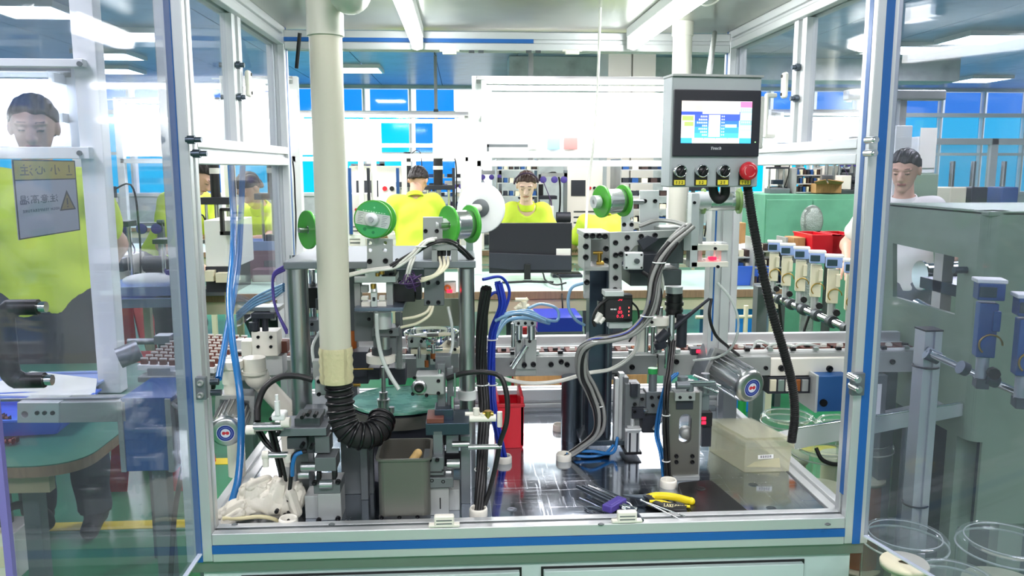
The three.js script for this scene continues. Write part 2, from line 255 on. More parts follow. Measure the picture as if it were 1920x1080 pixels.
function profile(name, x0, x1, y0, y1, z0, z1, axis, l) {   // slotted aluminium bar with grooves on its faces
  const e = 0.0045, cx = (x0 + x1) / 2, cy = (y0 + y1) / 2, cz = (z0 + z1) / 2, g = [];
  // four corner lobes and a thinner core leave a groove along each face
  if (axis === 'y') { for (const a of [0, 1]) for (const b of [0, 1]) g.push(span(a ? cx + e : x0, a ? x1 : cx - e, y0, y1, b ? cz + e : z0, b ? z1 : cz - e, 0.002)); g.push(span(x0 + 0.008, x1 - 0.008, y0, y1, z0 + 0.008, z1 - 0.008)); }
  if (axis === 'x') { for (const a of [0, 1]) for (const b of [0, 1]) g.push(span(x0, x1, a ? cy + e : y0, a ? y1 : cy - e, b ? cz + e : z0, b ? z1 : cz - e, 0.002)); g.push(span(x0, x1, y0 + 0.008, y1 - 0.008, z0 + 0.008, z1 - 0.008)); }
  if (axis === 'z') { for (const a of [0, 1]) for (const b of [0, 1]) g.push(span(a ? cx + e : x0, a ? x1 : cx - e, b ? cy + e : y0, b ? y1 : cy - e, z0, z1, 0.002)); g.push(span(x0 + 0.008, x1 - 0.008, y0 + 0.008, y1 - 0.008, z0, z1)); }
  return part(enc, name, g, M.alu, l);
}
const YR = 1.853;
{
  // posts
  const pFL = profile('post', FX0, PX0, 0.81, YR, FZ - 0.045, FZ, 'y', 'front post carrying the door with the warning sign'), pFR = profile('post', PX1, FX1, 0.81, YR, FZ - 0.045, FZ, 'y', 'front post beside the plastic box');
  const pBL = profile('post', FX0, PX0, 0.8, YR, BZ, BZ + 0.045, 'y'), pBR = profile('post', PX1, FX1, 0.8, YR, BZ, BZ + 0.045, 'y');
  part(pFL, 'blue_inlay', span(FX0 + 0.017, PX0 - 0.017, 0.81, YR, FZ - 0.004, FZ + 0.0006), M.blue); part(pFR, 'blue_inlay', [span(PX1 + 0.015, FX1 - 0.015, 0.81, YR, FZ - 0.004, FZ + 0.0006), span(PX1 - 0.0006, PX1 + 0.004, 0.9, YR, FZ - 0.028, FZ - 0.014)], M.blue);
  part(pBL, 'blue_inlay', span(PX0 - 0.004, PX0 + 0.0006, 0.9, YR, BZ + 0.017, BZ + 0.028), M.blue); part(pBR, 'blue_inlay', span(PX1 - 0.0006, PX1 + 0.004, 0.9, YR, BZ + 0.017, BZ + 0.028), M.blue);
  // rails
  const r0 = profile('front_rail', PX0, PX1, 0.809, 0.862, FZ - 0.044, FZ, 'x'); part(r0, 'blue_inlay', span(PX0, PX1, 0.825, 0.84, FZ - 0.004, FZ + 0.0012), M.blue);
  const slot = part(r0, 'rail_joint', [span(PX0, PX1, 0.862, 0.8624, FZ - 0.024, FZ - 0.021)], M.greyDark);
  for (const px of [440, 622, 1127, 1552]) { const p = atY(px, 983, 0.8625); piece(r0, 'slot_nut', new THREE.SphereGeometry(0.006, 8, 5), M.greyMid, p, 0, 0, 0, 1).scale.set(1, 0.4, 0.7); }
  profile('back_rail', PX0, PX1, 0.83, 0.9, BZ, BZ + 0.045, 'x');
  for (const [a, b] of [[FX0, PX0], [PX1, FX1]]) { profile('side_rail', a, b, 0.81, 0.85, BZ + 0.045, FZ - 0.045, 'z'); profile('side_rail', a, b, 1.506, 1.553, BZ + 0.045, FZ - 0.045, 'z'); profile('side_rail', a, b, 1.808, 1.853, BZ + 0.045, FZ - 0.045, 'z'); }
  const tb = profile('top_rail', PX0, PX1, 1.798, 1.845, BZ, BZ + 0.045, 'x'); part(tb, 'blue_inlay', span(PX0, 0.185, 1.817, 1.827, BZ + 0.042, BZ + 0.0458), M.blue); profile('top_rail', PX0, PX1, 1.84, 1.888, FZ - 0.045, FZ, 'x');
  for (const px of [893, 1000]) { const p = at(px, 97, BZ + 0.05); part(tb, 'clip', [box(p.x - 0.012, p.y, p.z, 0.014, 0.006, 0.008), box(p.x + 0.012, p.y, p.z, 0.014, 0.006, 0.008)], M.greyDark); }
  for (const px of [843, 1073]) { const p = at(px, 98, BZ + 0.055); part(tb, 'door_catch', [box(p.x, p.y, p.z, 0.036, 0.012, 0.012, 0.002), box(p.x, p.y + 0.004, p.z, 0.05, 0.005, 0.008)], M.warmwhite); }
  // intermediate posts of the side walls and their white door catches
  for (const [x, z, px, py] of [[-0.472, -0.34, 466, 157], [0.722, -0.31, 1471, 160]]) {
    const m = part(enc, 'side_post', [span(x - 0.014, x + 0.014, 1.553, 1.808, z - 0.03, z - 0.008, 0.001), span(x - 0.012, x + 0.012, 1.553, 1.808, z + 0.008, z + 0.03, 0.001), span(x - 0.004, x + 0.004, 1.553, 1.808, z - 0.01, z + 0.01)], M.alu);
    const s = x < 0 ? 1 : -1, c = atX(px, py, x + s * 0.024);
    const k = part(enc, 'door_catch', box(c.x, c.y, c.z, 0.012, 0.056, 0.022, 0.008), M.warmwhite, 'cream plastic catch');
    for (const dy of [-0.019, 0.019]) part(k, 'screw', rod([c.x + s * 0.004, c.y + dy, c.z], [c.x + s * 0.008, c.y + dy, c.z], 0.0035, 8), M.black);
    for (const dy of [-0.032, 0.032]) part(m, 'knob', [rod([x - 0.02, c.y + dy, c.z + 0.05], [x + s * 0.03, c.y + dy, c.z + 0.05], 0.005, 10), rod([x + s * 0.014, c.y + dy, c.z + 0.05], [x + s * 0.022, c.y + dy, c.z + 0.05], 0.008, 10)], M.darkSteel);
    if (x > 0) part(m, 'side_handle', [span(x + s * 0.03, x + s * 0.038, c.y - 0.11, c.y - 0.01, z - 0.125, z - 0.11, 0.004), span(x + s * 0.012, x + s * 0.034, c.y - 0.11, c.y - 0.1, z - 0.125, z - 0.11, 0.003), span(x + s * 0.012, x + s * 0.034, c.y - 0.02, c.y - 0.01, z - 0.125, z - 0.11, 0.003)], M.cableWhite);
  }
  { const q = atX(434, 150, -0.488); const lk = part(enc, 'door_lock', [box(q.x, q.y, q.z, 0.012, 0.05, 0.04, 0.008), box(q.x, q.y - 0.06, q.z + 0.004, 0.01, 0.08, 0.014, 0.004), box(q.x, q.y - 0.105, q.z + 0.006, 0.012, 0.022, 0.024, 0.006)], mat('#8f86c4', 0.35), 'violet lock bar behind the side pane'); }
  // panes of the side walls, roof sheet
  part(enc, 'side_pane', span(-0.478, -0.473, 1.55, 1.81, BZ + 0.03, -0.03), M.acrylic); part(enc, 'side_pane', span(0.723, 0.728, 1.55, 1.81, BZ + 0.03, -0.03), M.acrylic);
  part(enc, 'side_pane', span(-0.478, -0.473, 1.17, 1.508, BZ + 0.03, -0.3), M.acrylic);
  part(enc, 'roof_sheet', span(FX0, FX1, YR, YR + 0.006, BZ, FZ - 0.002), mat('#a3a79c', 0.28, 0.75, { roughnessMap: null, map: T.cloudy, bumpMap: T.brushed, bumpScale: 0.0001 }));
  // small fittings along the posts
  for (const [px, py] of [[362, 262], [372, 288]]) part(pFL, 'hinge_bolt', [X(px - 14, px + 16, py, 0.05, 5), X(px - 10, px + 4, py, 0.05, 8)], M.darkSteel);
  for (const [px, py] of [[1642, 262], [1640, 287], [1609, 712], [1611, 731]]) part(pFR, 'hinge_bolt', [H(px, py, 0.06, 7, 0.03), H(px + 2, py, 0.066, 4, 0.03)], M.chrome);
  part(pFR, 'hinge', R(1598, 700, 1622, 742, 0.044, 0.012), M.aluDark); part(pFL, 'hinge', R(366, 708, 386, 750, 0.044, 0.012), M.aluDark); bolts(pFL, [[376, 718], [376, 741]], 0.045, 6, M.grey);
  for (const [px, py] of [[392, 716], [397, 736]]) part(pFL, 'hinge_bolt', X(px - 8, px + 18, py, -0.01, 6), M.darkSteel);
  // brush and cable by the back corners
  part(enc, 'gas_strut', rod(at(562, 62, -0.7), at(556, 128, -0.72), 0.005, 8), M.black); 
  // lamps under the roof
  for (const [px, l] of [[782, 'tube lamp under the roof near the white pipe'], [1187, 'tube lamp under the roof near the control panel']]) {
    const p = at(px, 84, -0.7), x = p.x, y = p.y;
    const f = part(enc, 'lamp_batten', span(x - 0.016, x + 0.016, y + 0.018, YR, -0.71, -0.06, 0.003), M.white, l);
    part(f, 'lamp_tube', rod([x, y, -0.7], [x, y, -0.08], 0.013, 14), M.tubeLamp); part(f, 'lamp_socket', [box(x, y + 0.004, -0.705, 0.03, 0.03, 0.012, 0.003), box(x, y + 0.004, -0.075, 0.03, 0.03, 0.012, 0.003)], M.white);
    areaLight('enclosure_tube_light', 0.03, 0.6, [x, y - 0.016, -0.39], [x, 0, -0.39], TUBE_LIGHT);
  }
}
// catches of the double door, standing on the front rail
for (const [px, py, l] of [[833, 979, 'cream door catch on the front rail below the stainless bin'], [1175, 971, 'cream door catch on the front rail below the hex keys']]) {
  const p = atY(px, py + 8, 0.8625), t = thing('door_catch', l, 'door catch', [p.x, p.y, p.z]);
  const b = part(t, 'body', [box(p.x, p.y + 0.011, p.z, 0.036, 0.022, 0.014, 0.003), box(p.x, p.y + 0.003, p.z, 0.056, 0.006, 0.012, 0.002)], M.warmwhite);
  part(t, 'magnet_strip', [box(p.x, p.y + 0.008, p.z + 0.0066, 0.028, 0.002, 0.002), box(p.x, p.y + 0.014, p.z + 0.0066, 0.028, 0.002, 0.002)], M.greyMid);
}
// ---- the two acrylic doors, swung out towards the viewer ----
const DW = 0.56;
function doorLeaf(hx, hz, dx, dz, label) {
  const len = Math.hypot(dx, dz), ux = dx / len, uz = dz / len, a = -Math.atan2(uz, ux), mid = [hx + ux * DW / 2, (0.83 + 1.87) / 2, hz + uz * DW / 2];
  const d = part(enc, 'door', place(box(0, 0, 0, DW, 1.04, 0.006), mid, 0, a), M.door, label);
  part(d, 'panel_edge', [place(box(0, 0, 0, 0.007, 1.04, 0.0072), [hx + ux * DW, mid[1], hz + uz * DW], 0, a)], M.edge, 'violet polished edge');
  part(d, 'lower_edge', [place(box(0, 0, 0, DW, 0.003, 0.0072), [mid[0], 0.829, mid[2]], 0, a)], mat('#e7ecf2', 0.2));
  return { d, at: (s, y, off = 0) => new THREE.Vector3(hx + ux * s - uz * off, y, hz + uz * s + ux * off), a };
}
function onDoor(D, px, py) { const o = D.at(0, 0), n = D.at(0, 0, 1).sub(o), d = sight(px, py), t = o.clone().sub(EYE).dot(n) / d.dot(n), p = EYE.clone().addScaledVector(d, t); return p; }
const doorL = doorLeaf(-0.466, 0.04, 0.0, 1, 'open acrylic door with a black handle and a warning sign');
const doorR = doorLeaf(0.735, 0.04, 0.25, 1, 'open acrylic door in front of the wire jars');
{
  // black handle bolted through the free edge
  const s = DW - 0.07, y = onDoor(doorL, 80, 634).y, hd = [];
  for (const dy of [-0.04, 0.04]) hd.push(rod(doorL.at(s, y + dy, -0.014), doorL.at(s, y + dy, 0.018), 0.0085, 10));
  { const side = 1, q = [[s, y - 0.04, side * 0.012], [s, y - 0.034, side * 0.02], [s, y, side * 0.022], [s, y + 0.034, side * 0.02], [s, y + 0.04, side * 0.012]]; hd.push(new THREE.TubeGeometry(new THREE.CatmullRomCurve3(q.map((k) => doorL.at(...k))), 16, 0.0105, 8)); }
  part(doorL.d, 'handle', hd, M.black, 'black D-shaped handle');
  part(doorL.d, 'handle_bolt', [-0.04, 0.04].map((dy) => rod(doorL.at(s, y + dy, -0.022), doorL.at(s, y + dy, -0.012), 0.006, 8)), M.chrome);
  // the warning sign is stuck on the outer face, so it reads mirrored from here
  const p0 = onDoor(doorL, 92, 372), e0 = onDoor(doorL, 36, 372), e1 = onDoor(doorL, 152, 372), h0 = onDoor(doorL, 92, 300).y, h1 = onDoor(doorL, 92, 442).y;
  const STROKES = {
    a: [[2, 2, 4, 4], [1, 6, 3, 8], [1, 15, 4, 10], [10, 1, 11, 3], [6, 5, 15, 5], [6, 9, 14, 9], [10, 5, 10, 14], [5, 14, 16, 14]],
    b: [[8, 0, 8, 2], [3, 2, 13, 2], [5, 3, 6, 5], [11, 3, 10, 5], [1, 5, 15, 5], [4, 7, 12, 7], [4, 7, 4, 11], [12, 7, 12, 11], [4, 9, 12, 9], [4, 11, 12, 11], [2, 13, 1, 15], [5, 12, 6, 15], [6, 15, 11, 15], [11, 15, 12, 13], [8, 12, 9, 13], [14, 12, 15, 14]],
    c: [[8, 0, 8, 2], [1, 2, 15, 2], [5, 4, 11, 4], [5, 4, 5, 7], [11, 4, 11, 7], [5, 7, 11, 7], [2, 9, 14, 9], [2, 9, 2, 16], [14, 9, 14, 15], [6, 11, 10, 11], [6, 11, 6, 14], [10, 11, 10, 14], [6, 14, 10, 14]],
    d: [[2, 2, 4, 4], [1, 6, 3, 8], [1, 15, 4, 10], [7, 1, 14, 1], [7, 1, 7, 7], [14, 1, 14, 7], [7, 4, 14, 4], [7, 7, 14, 7], [6, 9, 15, 9], [6, 9, 6, 15], [9, 9, 9, 15], [12, 9, 12, 15], [15, 9, 15, 15], [5, 15, 16, 15]],
    e: [[8, 1, 8, 14], [8, 14, 6, 13], [4, 5, 2, 10], [12, 5, 14, 10]], f: [[4, 6, 3, 11], [6, 4, 7, 13], [7, 13, 12, 13], [12, 13, 13, 10], [9, 3, 10, 5], [13, 6, 15, 9]],
  };
  const cjk = (c, ch, x, y, s2) => { c.beginPath(); for (const [a, b, e, g] of STROKES[ch]) { c.moveTo(x + a * s2, y + b * s2); c.lineTo(x + e * s2, y + g * s2); } c.stroke(); };
  const sign = print(320, 390, (c, w, h) => {
    c.fillStyle = '#2c2f38'; c.fillRect(0, 0, w, h); c.fillStyle = '#e6cf5a'; c.fillRect(6, 6, w - 12, 92); c.fillStyle = '#d6d6da'; c.fillRect(6, 104, w - 12, h - 110);
    c.save(); c.translate(w, 0); c.scale(-1, 1);
    c.strokeStyle = '#7d6f46'; c.lineWidth = 6; c.beginPath(); c.moveTo(38, 24); c.lineTo(38, 66); c.moveTo(22, 78); c.lineTo(56, 78); c.stroke(); cjk(c, 'e', 84, 20, 3.9); cjk(c, 'f', 158, 20, 3.9); cjk(c, 'a', 228, 20, 3.9);
    c.strokeStyle = '#5d6675'; c.lineWidth = 5; ['a', 'b', 'c', 'd'].forEach((ch, i) => cjk(c, ch, 112 + i * 48, 176, 2.8));
    c.fillStyle = '#33343c'; c.beginPath(); c.moveTo(62, 160); c.lineTo(108, 270); c.lineTo(16, 270); c.fill(); c.fillStyle = '#ab9354'; c.beginPath(); c.moveTo(62, 180); c.lineTo(98, 263); c.lineTo(26, 263); c.fill(); c.strokeStyle = '#33343c'; c.lineWidth = 7; c.beginPath(); c.moveTo(62, 205); c.lineTo(62, 240); c.moveTo(62, 248); c.lineTo(62, 254); c.stroke();
    c.fillStyle = '#4a4a66'; c.font = 'bold 19px sans-serif'; c.fillText('HIGH TEMPERATURE', 108, 262); c.restore();
  });
  const sw = Math.abs(e1.z - e0.z), sh = h0 - h1, back = part(doorL.d, 'warning_sign', place(box(0, 0, 0, sw, sh, 0.0008), [doorL.at(0, 0, 0.0045).x, (h0 + h1) / 2, (e0.z + e1.z) / 2], 0, Math.PI / 2), mat('#b9bac2', 0.5), 'sign with a yellow band and a hazard triangle');
  const sd = decal(back, 'sign_print', sw, sh, sign, new THREE.Vector3(-0.4698, (h0 + h1) / 2, (e0.z + e1.z) / 2), 0, Math.PI / 2, 0);
  // offsets of the print follow the door
  sd.position.set(-0.4698 - offset.get(doorL.d).x, (h0 + h1) / 2 - offset.get(doorL.d).y, (e0.z + e1.z) / 2 - offset.get(doorL.d).z);
}
// ================= the rotary soldering station (under the tall white pipe) =================
function along(g, p, axis) { return g.applyQuaternion(new THREE.Quaternion().setFromUnitVectors(new THREE.Vector3(0, 1, 0), axis.clone().normalize())).translate(p.x, p.y, p.z); }
function clampCube(t, name, x0, y0, x1, y1, z, d, m, b = [], br = 4) { const p = part(t, name, R(x0, y0, x1, y1, z, d), m); bolts(p, b, z, br); return p; }
const st = thing('soldering_station', 'four-pillar soldering station with a thick grey top plate behind the white pipe', 'machine', [-0.13, TOP, -0.3]);
{
  part(st, 'top_plate', [R(531, 490, 892, 504, -0.16, 0.32, 0.002)], M.aluDark);
  const pil = [[561, -0.2, 19], [876, -0.19, 14], [561, -0.44, 17], [873, -0.44, 13]];
  for (const [px, z, r] of pil) { const c = at(px, 600, z); part(st, 'pillar', rod([c.x, TOP, z], [c.x, at(px, 503, z).y, z], r * mpp(px, 600, z), 24), M.steel); }
  const c2 = at(876, 739, -0.19); part(st, 'collar', rod([c2.x, c2.y - 0.009, -0.19], [c2.x, c2.y + 0.009, -0.19], 0.019, 20), M.white, 'white clamp collar');
  part(st, 'guide_shaft', [V(549, 478, 535, -0.3, 5), V(600, 505, 640, -0.24, 4), V(588, 505, 690, -0.36, 6)], M.chrome);
  part(st, 'bearing', [V(549, 530, 542, -0.3, 9), V(600, 560, 580, -0.24, 8), V(588, 532, 545, -0.36, 13)], M.greyDark);
  part(st, 'servo_block', [R(566, 540, 606, 578, -0.3, 0.07)], M.black); part(st, 'slide_plate', [R(574, 600, 608, 622, -0.27, 0.04), R(560, 632, 602, 690, -0.26, 0.02)], M.aluDark);
  bolts(st, [[570, 640], [577, 655], [585, 608]], -0.258, 3);
  part(st, 'base_frame', [R(556, 700, 640, 712, -0.3, 0.06), R(640, 800, 700, 962, -0.16, 0.02), R(676, 838, 690, 962, -0.13, 0.03)], M.greyMid);
  part(st, 'back_plate', [R(604, 505, 668, 620, -0.4, 0.012), R(742, 505, 800, 540, -0.4, 0.012)], M.aluDark);
  part(st, 'pale_guard', R(754, 560, 862, 612, -0.46, 0.003), mat('#a5af98', 0.45), 'pale green guard sheet');
  bolts(st, [[620, 500], [745, 488], [750, 494]], -0.158, 4);
  // spool bracket with rows of holes
  const br = part(st, 'spool_bracket', plate(688, 448, 736, 508, -0.143, 0.012, [[694, 456, 3.4], [722, 456, 3.4], [694, 469, 3.6], [722, 469, 3.6]]), M.grey); bolts(br, [[693, 490], [723, 489]], -0.142, 5);
  const b2 = part(st, 'spool_bracket', plate(793, 407, 830, 488, -0.2, 0.012), M.grey); bolts(b2, [[798, 433], [819, 433]], -0.199, 4);
  part(st, 'spool_bracket', [plate(874, 384, 887, 488, -0.36, 0.01, [[881, 450, 1.5]])], mat('#8fa39a', 0.4, 0.4), 'grey-green upright behind the white reel');
  for (let i = 0; i < 6; i++) part(st, 'tension_spring', ring(0.004, 0.0008, at(881, 387 + i * 3.2, -0.355), Math.PI / 2), M.chrome);
  // connector block
  const cb = part(st, 'connector_block', [R(809, 458, 858, 470, -0.16, 0.05), R(809, 466, 820, 492, -0.16, 0.05), R(846, 466, 858, 492, -0.16, 0.05)], M.grey); part(cb, 'socket', [0, 1, 2].map((i) => R(821 + i * 8.4, 468, 828 + i * 8.4, 480, -0.17, 0.03)), M.black);
  part(st, 'terminal_row', [0, 1, 2, 3, 4, 5, 6, 7].map((i) => R(810 + i * 6, 454, 814 + i * 6, 459, -0.165, 0.03)), M.warmwhite);
  const gp = part(st, 'sensor_plate', plate(795, 498, 833, 573, -0.165, 0.01), M.greyMid, 'grey plate with four black screws'); bolts(gp, [[803, 530], [821, 530], [803, 567], [822, 567]], -0.164, 4);
  const se = part(st, 'sensor', [R(833, 530, 855, 550, -0.2, 0.03)], M.cableWhite); part(se, 'sensor_lamp', X(838, 848, 546, -0.19, 3), M.ledRed); part(se, 'sensor_ring', ring(0.005, 0.002, at(839, 540, -0.192)), M.orange);
}
// soldering head hanging in the middle
{
  const h = thing('soldering_unit', 'stack of small alloy blocks and cylinders hanging below the top plate', 'machine', at(715, 740, -0.25));
  part(h, 'mount', [R(690, 503, 740, 520, -0.2, 0.04), R(656, 505, 668, 690, -0.3, 0.03)], M.greyMid);
  part(h, 'cross_slide', [R(664, 518, 742, 530, -0.17, 0.08), R(684, 505, 716, 520, -0.17, 0.04)], M.alu);
  part(h, 'slide_side', [R(664, 531, 676, 575, -0.18, 0.03), R(724, 530, 737, 575, -0.18, 0.04), R(676, 536, 690, 549, -0.18, 0.02)], M.grey);
  part(h, 'white_block', [R(677, 567, 694, 577, -0.165, 0.03), R(708, 566, 724, 577, -0.165, 0.03), R(677, 557, 690, 563, -0.165, 0.02), R(710, 556, 722, 563, -0.165, 0.02)], M.warmwhite);
  part(h, 'lever', [R(695, 546, 707, 576, -0.155, 0.012), rod(at(700, 533, -0.16), at(702, 548, -0.155), 0.006, 8)], M.alu); part(h, 'lever_slot', R(698, 557, 704, 565, -0.1545, 0.004), M.charcoal);
  part(h, 'fitting', [V(700, 532, 541, -0.155, 5), V(716, 507, 514, -0.155, 5), V(708, 512, 518, -0.155, 4)], M.gold);
  part(h, 'carriage', [R(664, 577, 756, 584, -0.15, 0.1)], mat('#6d7a8c', 0.35, 0.6)); part(h, 'servo', [R(737, 532, 778, 566, -0.2, 0.05), R(779, 528, 790, 562, -0.2, 0.04)], M.black, 'black servo motor');
  part(h, 'bracket', [R(664, 585, 700, 640, -0.22, 0.04), R(742, 585, 752, 690, -0.22, 0.03), R(697, 615, 748, 631, -0.19, 0.05), R(700, 631, 712, 668, -0.2, 0.03), R(730, 632, 744, 665, -0.2, 0.03)], M.greyMid);
  bolts(h, [[692, 598], [733, 622], [706, 622], [750, 528], [733, 515]], -0.186, 3.5);
  part(h, 'cylinder', [V(718, 584, 615, -0.19, 16, 24)], M.alu); part(h, 'piston', [V(722, 631, 654, -0.19, 9, 18), V(719, 688, 738, -0.22, 4)], M.steel);
  part(h, 'white_band', [V(714, 664, 678, -0.2, 27, 28)], M.warmwhite); part(h, 'jacket', V(716, 652, 666, -0.2, 19), M.greyDark); part(h, 'clear_cup', V(750, 655, 690, -0.22, 10), M.clear);
  part(h, 'copper_coil', [V(660, 620, 655, -0.3, 8)], M.orange, 'orange-brown coil'); part(h, 'dark_jaw', [R(655, 660, 690, 720, -0.26, 0.05), R(690, 690, 712, 712, -0.24, 0.04), R(728, 690, 760, 722, -0.26, 0.05)], M.charcoal);
  part(h, 'tip', [V(719, 735, 748, -0.22, 8), V(719, 748, 752, -0.22, 12), V(719, 752, 786, -0.22, 11), V(734, 763, 786, -0.2, 6)], M.steel); part(h, 'pin', [X(655, 700, 692, -0.22, 1.6), X(650, 676, 722, -0.18, 3)], M.gold);
}
// solder spools
function spool(label, c, axis, r, w, flange = M.lime, wound = M.tin, knob = 0) {
  const t = thing('solder_spool', label, 'spool', c), off = (k) => c.clone().addScaledVector(axis.clone().normalize(), k);
  for (const s of [-1, 1]) part(t, 'flange', along(lathe([[r * 0.22, -0.0015], [r * 0.22, 0.0015], [r * 0.95, 0.002], [r, 0.0028], [r, -0.0028], [r * 0.95, -0.002], [r * 0.22, -0.0015]], 36), off(s * w / 2), axis), flange, 'translucent green flange');
  part(t, 'solder_wire', along(lathe([[r * 0.1, -w / 2], [r * 0.74, -w / 2], [r * 0.76, -w / 4], [r * 0.75, w / 4], [r * 0.74, w / 2], [r * 0.1, w / 2]], 32), c, axis), wound, 'silver wound wire');
  part(t, 'axle', rod(off(-w * 0.5 - 0.02 - (knob < 0 ? 0.02 : 0)), off(w * 0.5 + 0.02), r * 0.14, 14), M.steel);
  if (knob) part(t, 'knob', rod(off(Math.sign(knob) * (w * 0.5 + 0.006)), off(Math.sign(knob) * (w * 0.5 + 0.02)), Math.abs(knob) * r, 20), M.alu);
  return t;
}
const discPrint = print(256, 256, (c, w) => {
  c.fillStyle = '#3aa35c'; c.fillRect(0, 0, w, w); c.translate(128, 128); c.rotate(0.17); c.fillStyle = '#c3c9c6'; c.fillRect(-128, -46, 256, 96); c.fillStyle = '#e9f4ec'; for (let i = 0; i < 9; i++) c.fillRect(-80 + i * 19, -56, 12, 4);
  c.fillStyle = '#7f878a'; for (let i = 0; i < 7; i++) { c.fillRect(-108, -36 + i * 12, 40 - (i % 3) * 9, 4); c.fillRect(66, -36 + i * 12, 44 - (i % 4) * 7, 4); }
  c.rotate(Math.PI / 4); c.fillStyle = '#7fd09a'; c.fillRect(-66, -66, 12, 12); c.rotate(-Math.PI / 4); c.fillStyle = '#1f7d48'; c.beginPath(); c.arc(-46, 78, 13, 0, 7); c.fill(); c.beginPath(); c.arc(18, 92, 11, 0, 7); c.fill();
});
{
  const ax = new THREE.Vector3(-0.12, 0.05, 1), c = at(704, 411, -0.14), r = 36 * mpp(701, 411, -0.12), t = spool('green solder spool facing front with a printed grey label', c, ax, r, 0.04, M.limeSolid);
  const f = c.clone().addScaledVector(ax.clone().normalize(), 0.0236); const g = new THREE.CircleGeometry(r * 0.93, 36), d = piece(t, 'label_print', g, mat('#ffffff', 0.35, 0, { map: discPrint }), f); d.quaternion.setFromUnitVectors(new THREE.Vector3(0, 0, 1), ax.clone().normalize());
  part(t, 'hub_cap', along(lathe([[0, 0.012], [r * 0.32, 0.012], [r * 0.36, 0.008], [r * 0.37, 0]], 28), f, ax), M.alu, 'round silver hub cap');
  part(t, 'axle_mount', rod(c, c.clone().add(new THREE.Vector3(0, -0.045, -0.01)), 0.008, 10), M.grey);
  spool('green solder spool on a pale bracket beside the printed spool', at(862, 421, -0.22), new THREE.Vector3(1, 0, -0.6), 36 * mpp(858, 421, -0.22), 0.05, M.limeSolid, M.tin);
  spool('green solder spool half hidden behind the white pipe', at(594, 430, -0.26), new THREE.Vector3(-0.8, 0, 0.62), 36 * mpp(590, 428, -0.26), 0.04, M.limeSolid, M.tin);
  part(st, 'spool_arm', [rod(at(815, 420, -0.21), at(845, 421, -0.218), 0.012, 14), rod(at(604, 428, -0.3), at(604, 500, -0.3), 0.005, 8), rod(at(604, 428, -0.3), at(598, 428, -0.27), 0.005, 8)], M.alu);
  const wr = at(902, 390, -0.46), t2 = thing('white_reel', 'plain white paper reel with a grey core behind the soldering spools', 'reel', [wr.x, wr.y, wr.z]), a2 = new THREE.Vector3(-0.35, 0, 1);
  part(t2, 'disc', along(lathe([[0.012, -0.004], [0.012, 0.004], [0.056, 0.005], [0.058, 0], [0.056, -0.005], [0.012, -0.004]], 40), wr, a2), M.white); part(t2, 'core', along(lathe([[0, 0.012], [0.02, 0.012], [0.021, 0.004], [0.021, -0.012]], 28), wr, a2), M.greyMid); part(t2, 'hub', rod(wr, wr.clone().add(new THREE.Vector3(-0.03, 0.002, 0.05)), 0.009, 16), M.warmwhite);
}
// green turntable and the polished feeder bowl behind it
{
  const c = at(752, 752, -0.3), t = thing('turntable', 'green mottled round turntable with a bright steel rim', 'turntable', [c.x, TOP, c.z]);
  part(t, 'disc', place(lathe([[0, 0.006], [0.104, 0.006], [0.106, 0.004], [0.106, 0]], 56), [c.x, c.y, c.z]), M.greenDisc); part(t, 'rim', place(lathe([[0.112, -0.004], [0.112, -0.03], [0.108, -0.03], [0.108, -0.004], [0.112, -0.004]], 56), [c.x, c.y, c.z]), M.stainless);
  part(t, 'base', place(lathe([[0.03, -(c.y - TOP)], [0.09, -(c.y - TOP)], [0.09, -0.06], [0.105, -0.03], [0.105, -0.004], [0, -0.004]], 36), [c.x, c.y, c.z]), M.charcoal); part(st, 'shade_sheet', R(652, 800, 884, 836, -0.42, 0.008), M.black);  // black sheet added in place of the shaded gap; base charcoal for that shade
  const b = at(809, 624, -0.44), t2 = thing('feeder_bowl', 'polished steel feeder bowl behind the turntable', 'bowl', [b.x, TOP, b.z]);
  part(t2, 'bowl', place(lathe([[0.03, -0.04], [0.052, -0.035], [0.06, -0.004], [0.062, 0.003], [0.064, 0.003], [0.062, -0.006], [0.055, -0.04], [0.03, -0.045]], 44), [b.x, b.y, b.z]), M.chrome); part(t2, 'track', ring(0.05, 0.003, [b.x, b.y - 0.012, b.z], Math.PI / 2), M.steel); part(t2, 'stem', rod([b.x, TOP, b.z], [b.x, b.y - 0.043, b.z], 0.03, 20), M.aluDark);
  part(t2, 'linear_track', [R(770, 655, 862, 664, -0.38, 0.03), R(822, 628, 846, 650, -0.4, 0.03)], M.cream); part(t2, 'escapement', [R(765, 632, 800, 652, -0.38, 0.03), R(780, 664, 800, 690, -0.38, 0.03), R(806, 666, 830, 684, -0.37, 0.03), R(846, 640, 860, 690, -0.39, 0.03)], M.steel); bolts(t2, [[772, 640], [790, 640], [815, 675], [853, 655]], -0.368, 3);
  part(t2, 'nozzle', [X(800, 830, 654, -0.36, 4), V(812, 646, 662, -0.36, 5), V(786, 650, 672, -0.36, 3)], M.chrome); part(t2, 'fitting', [V(812, 660, 672, -0.362, 5), V(800, 676, 688, -0.362, 4)], M.copper);
}
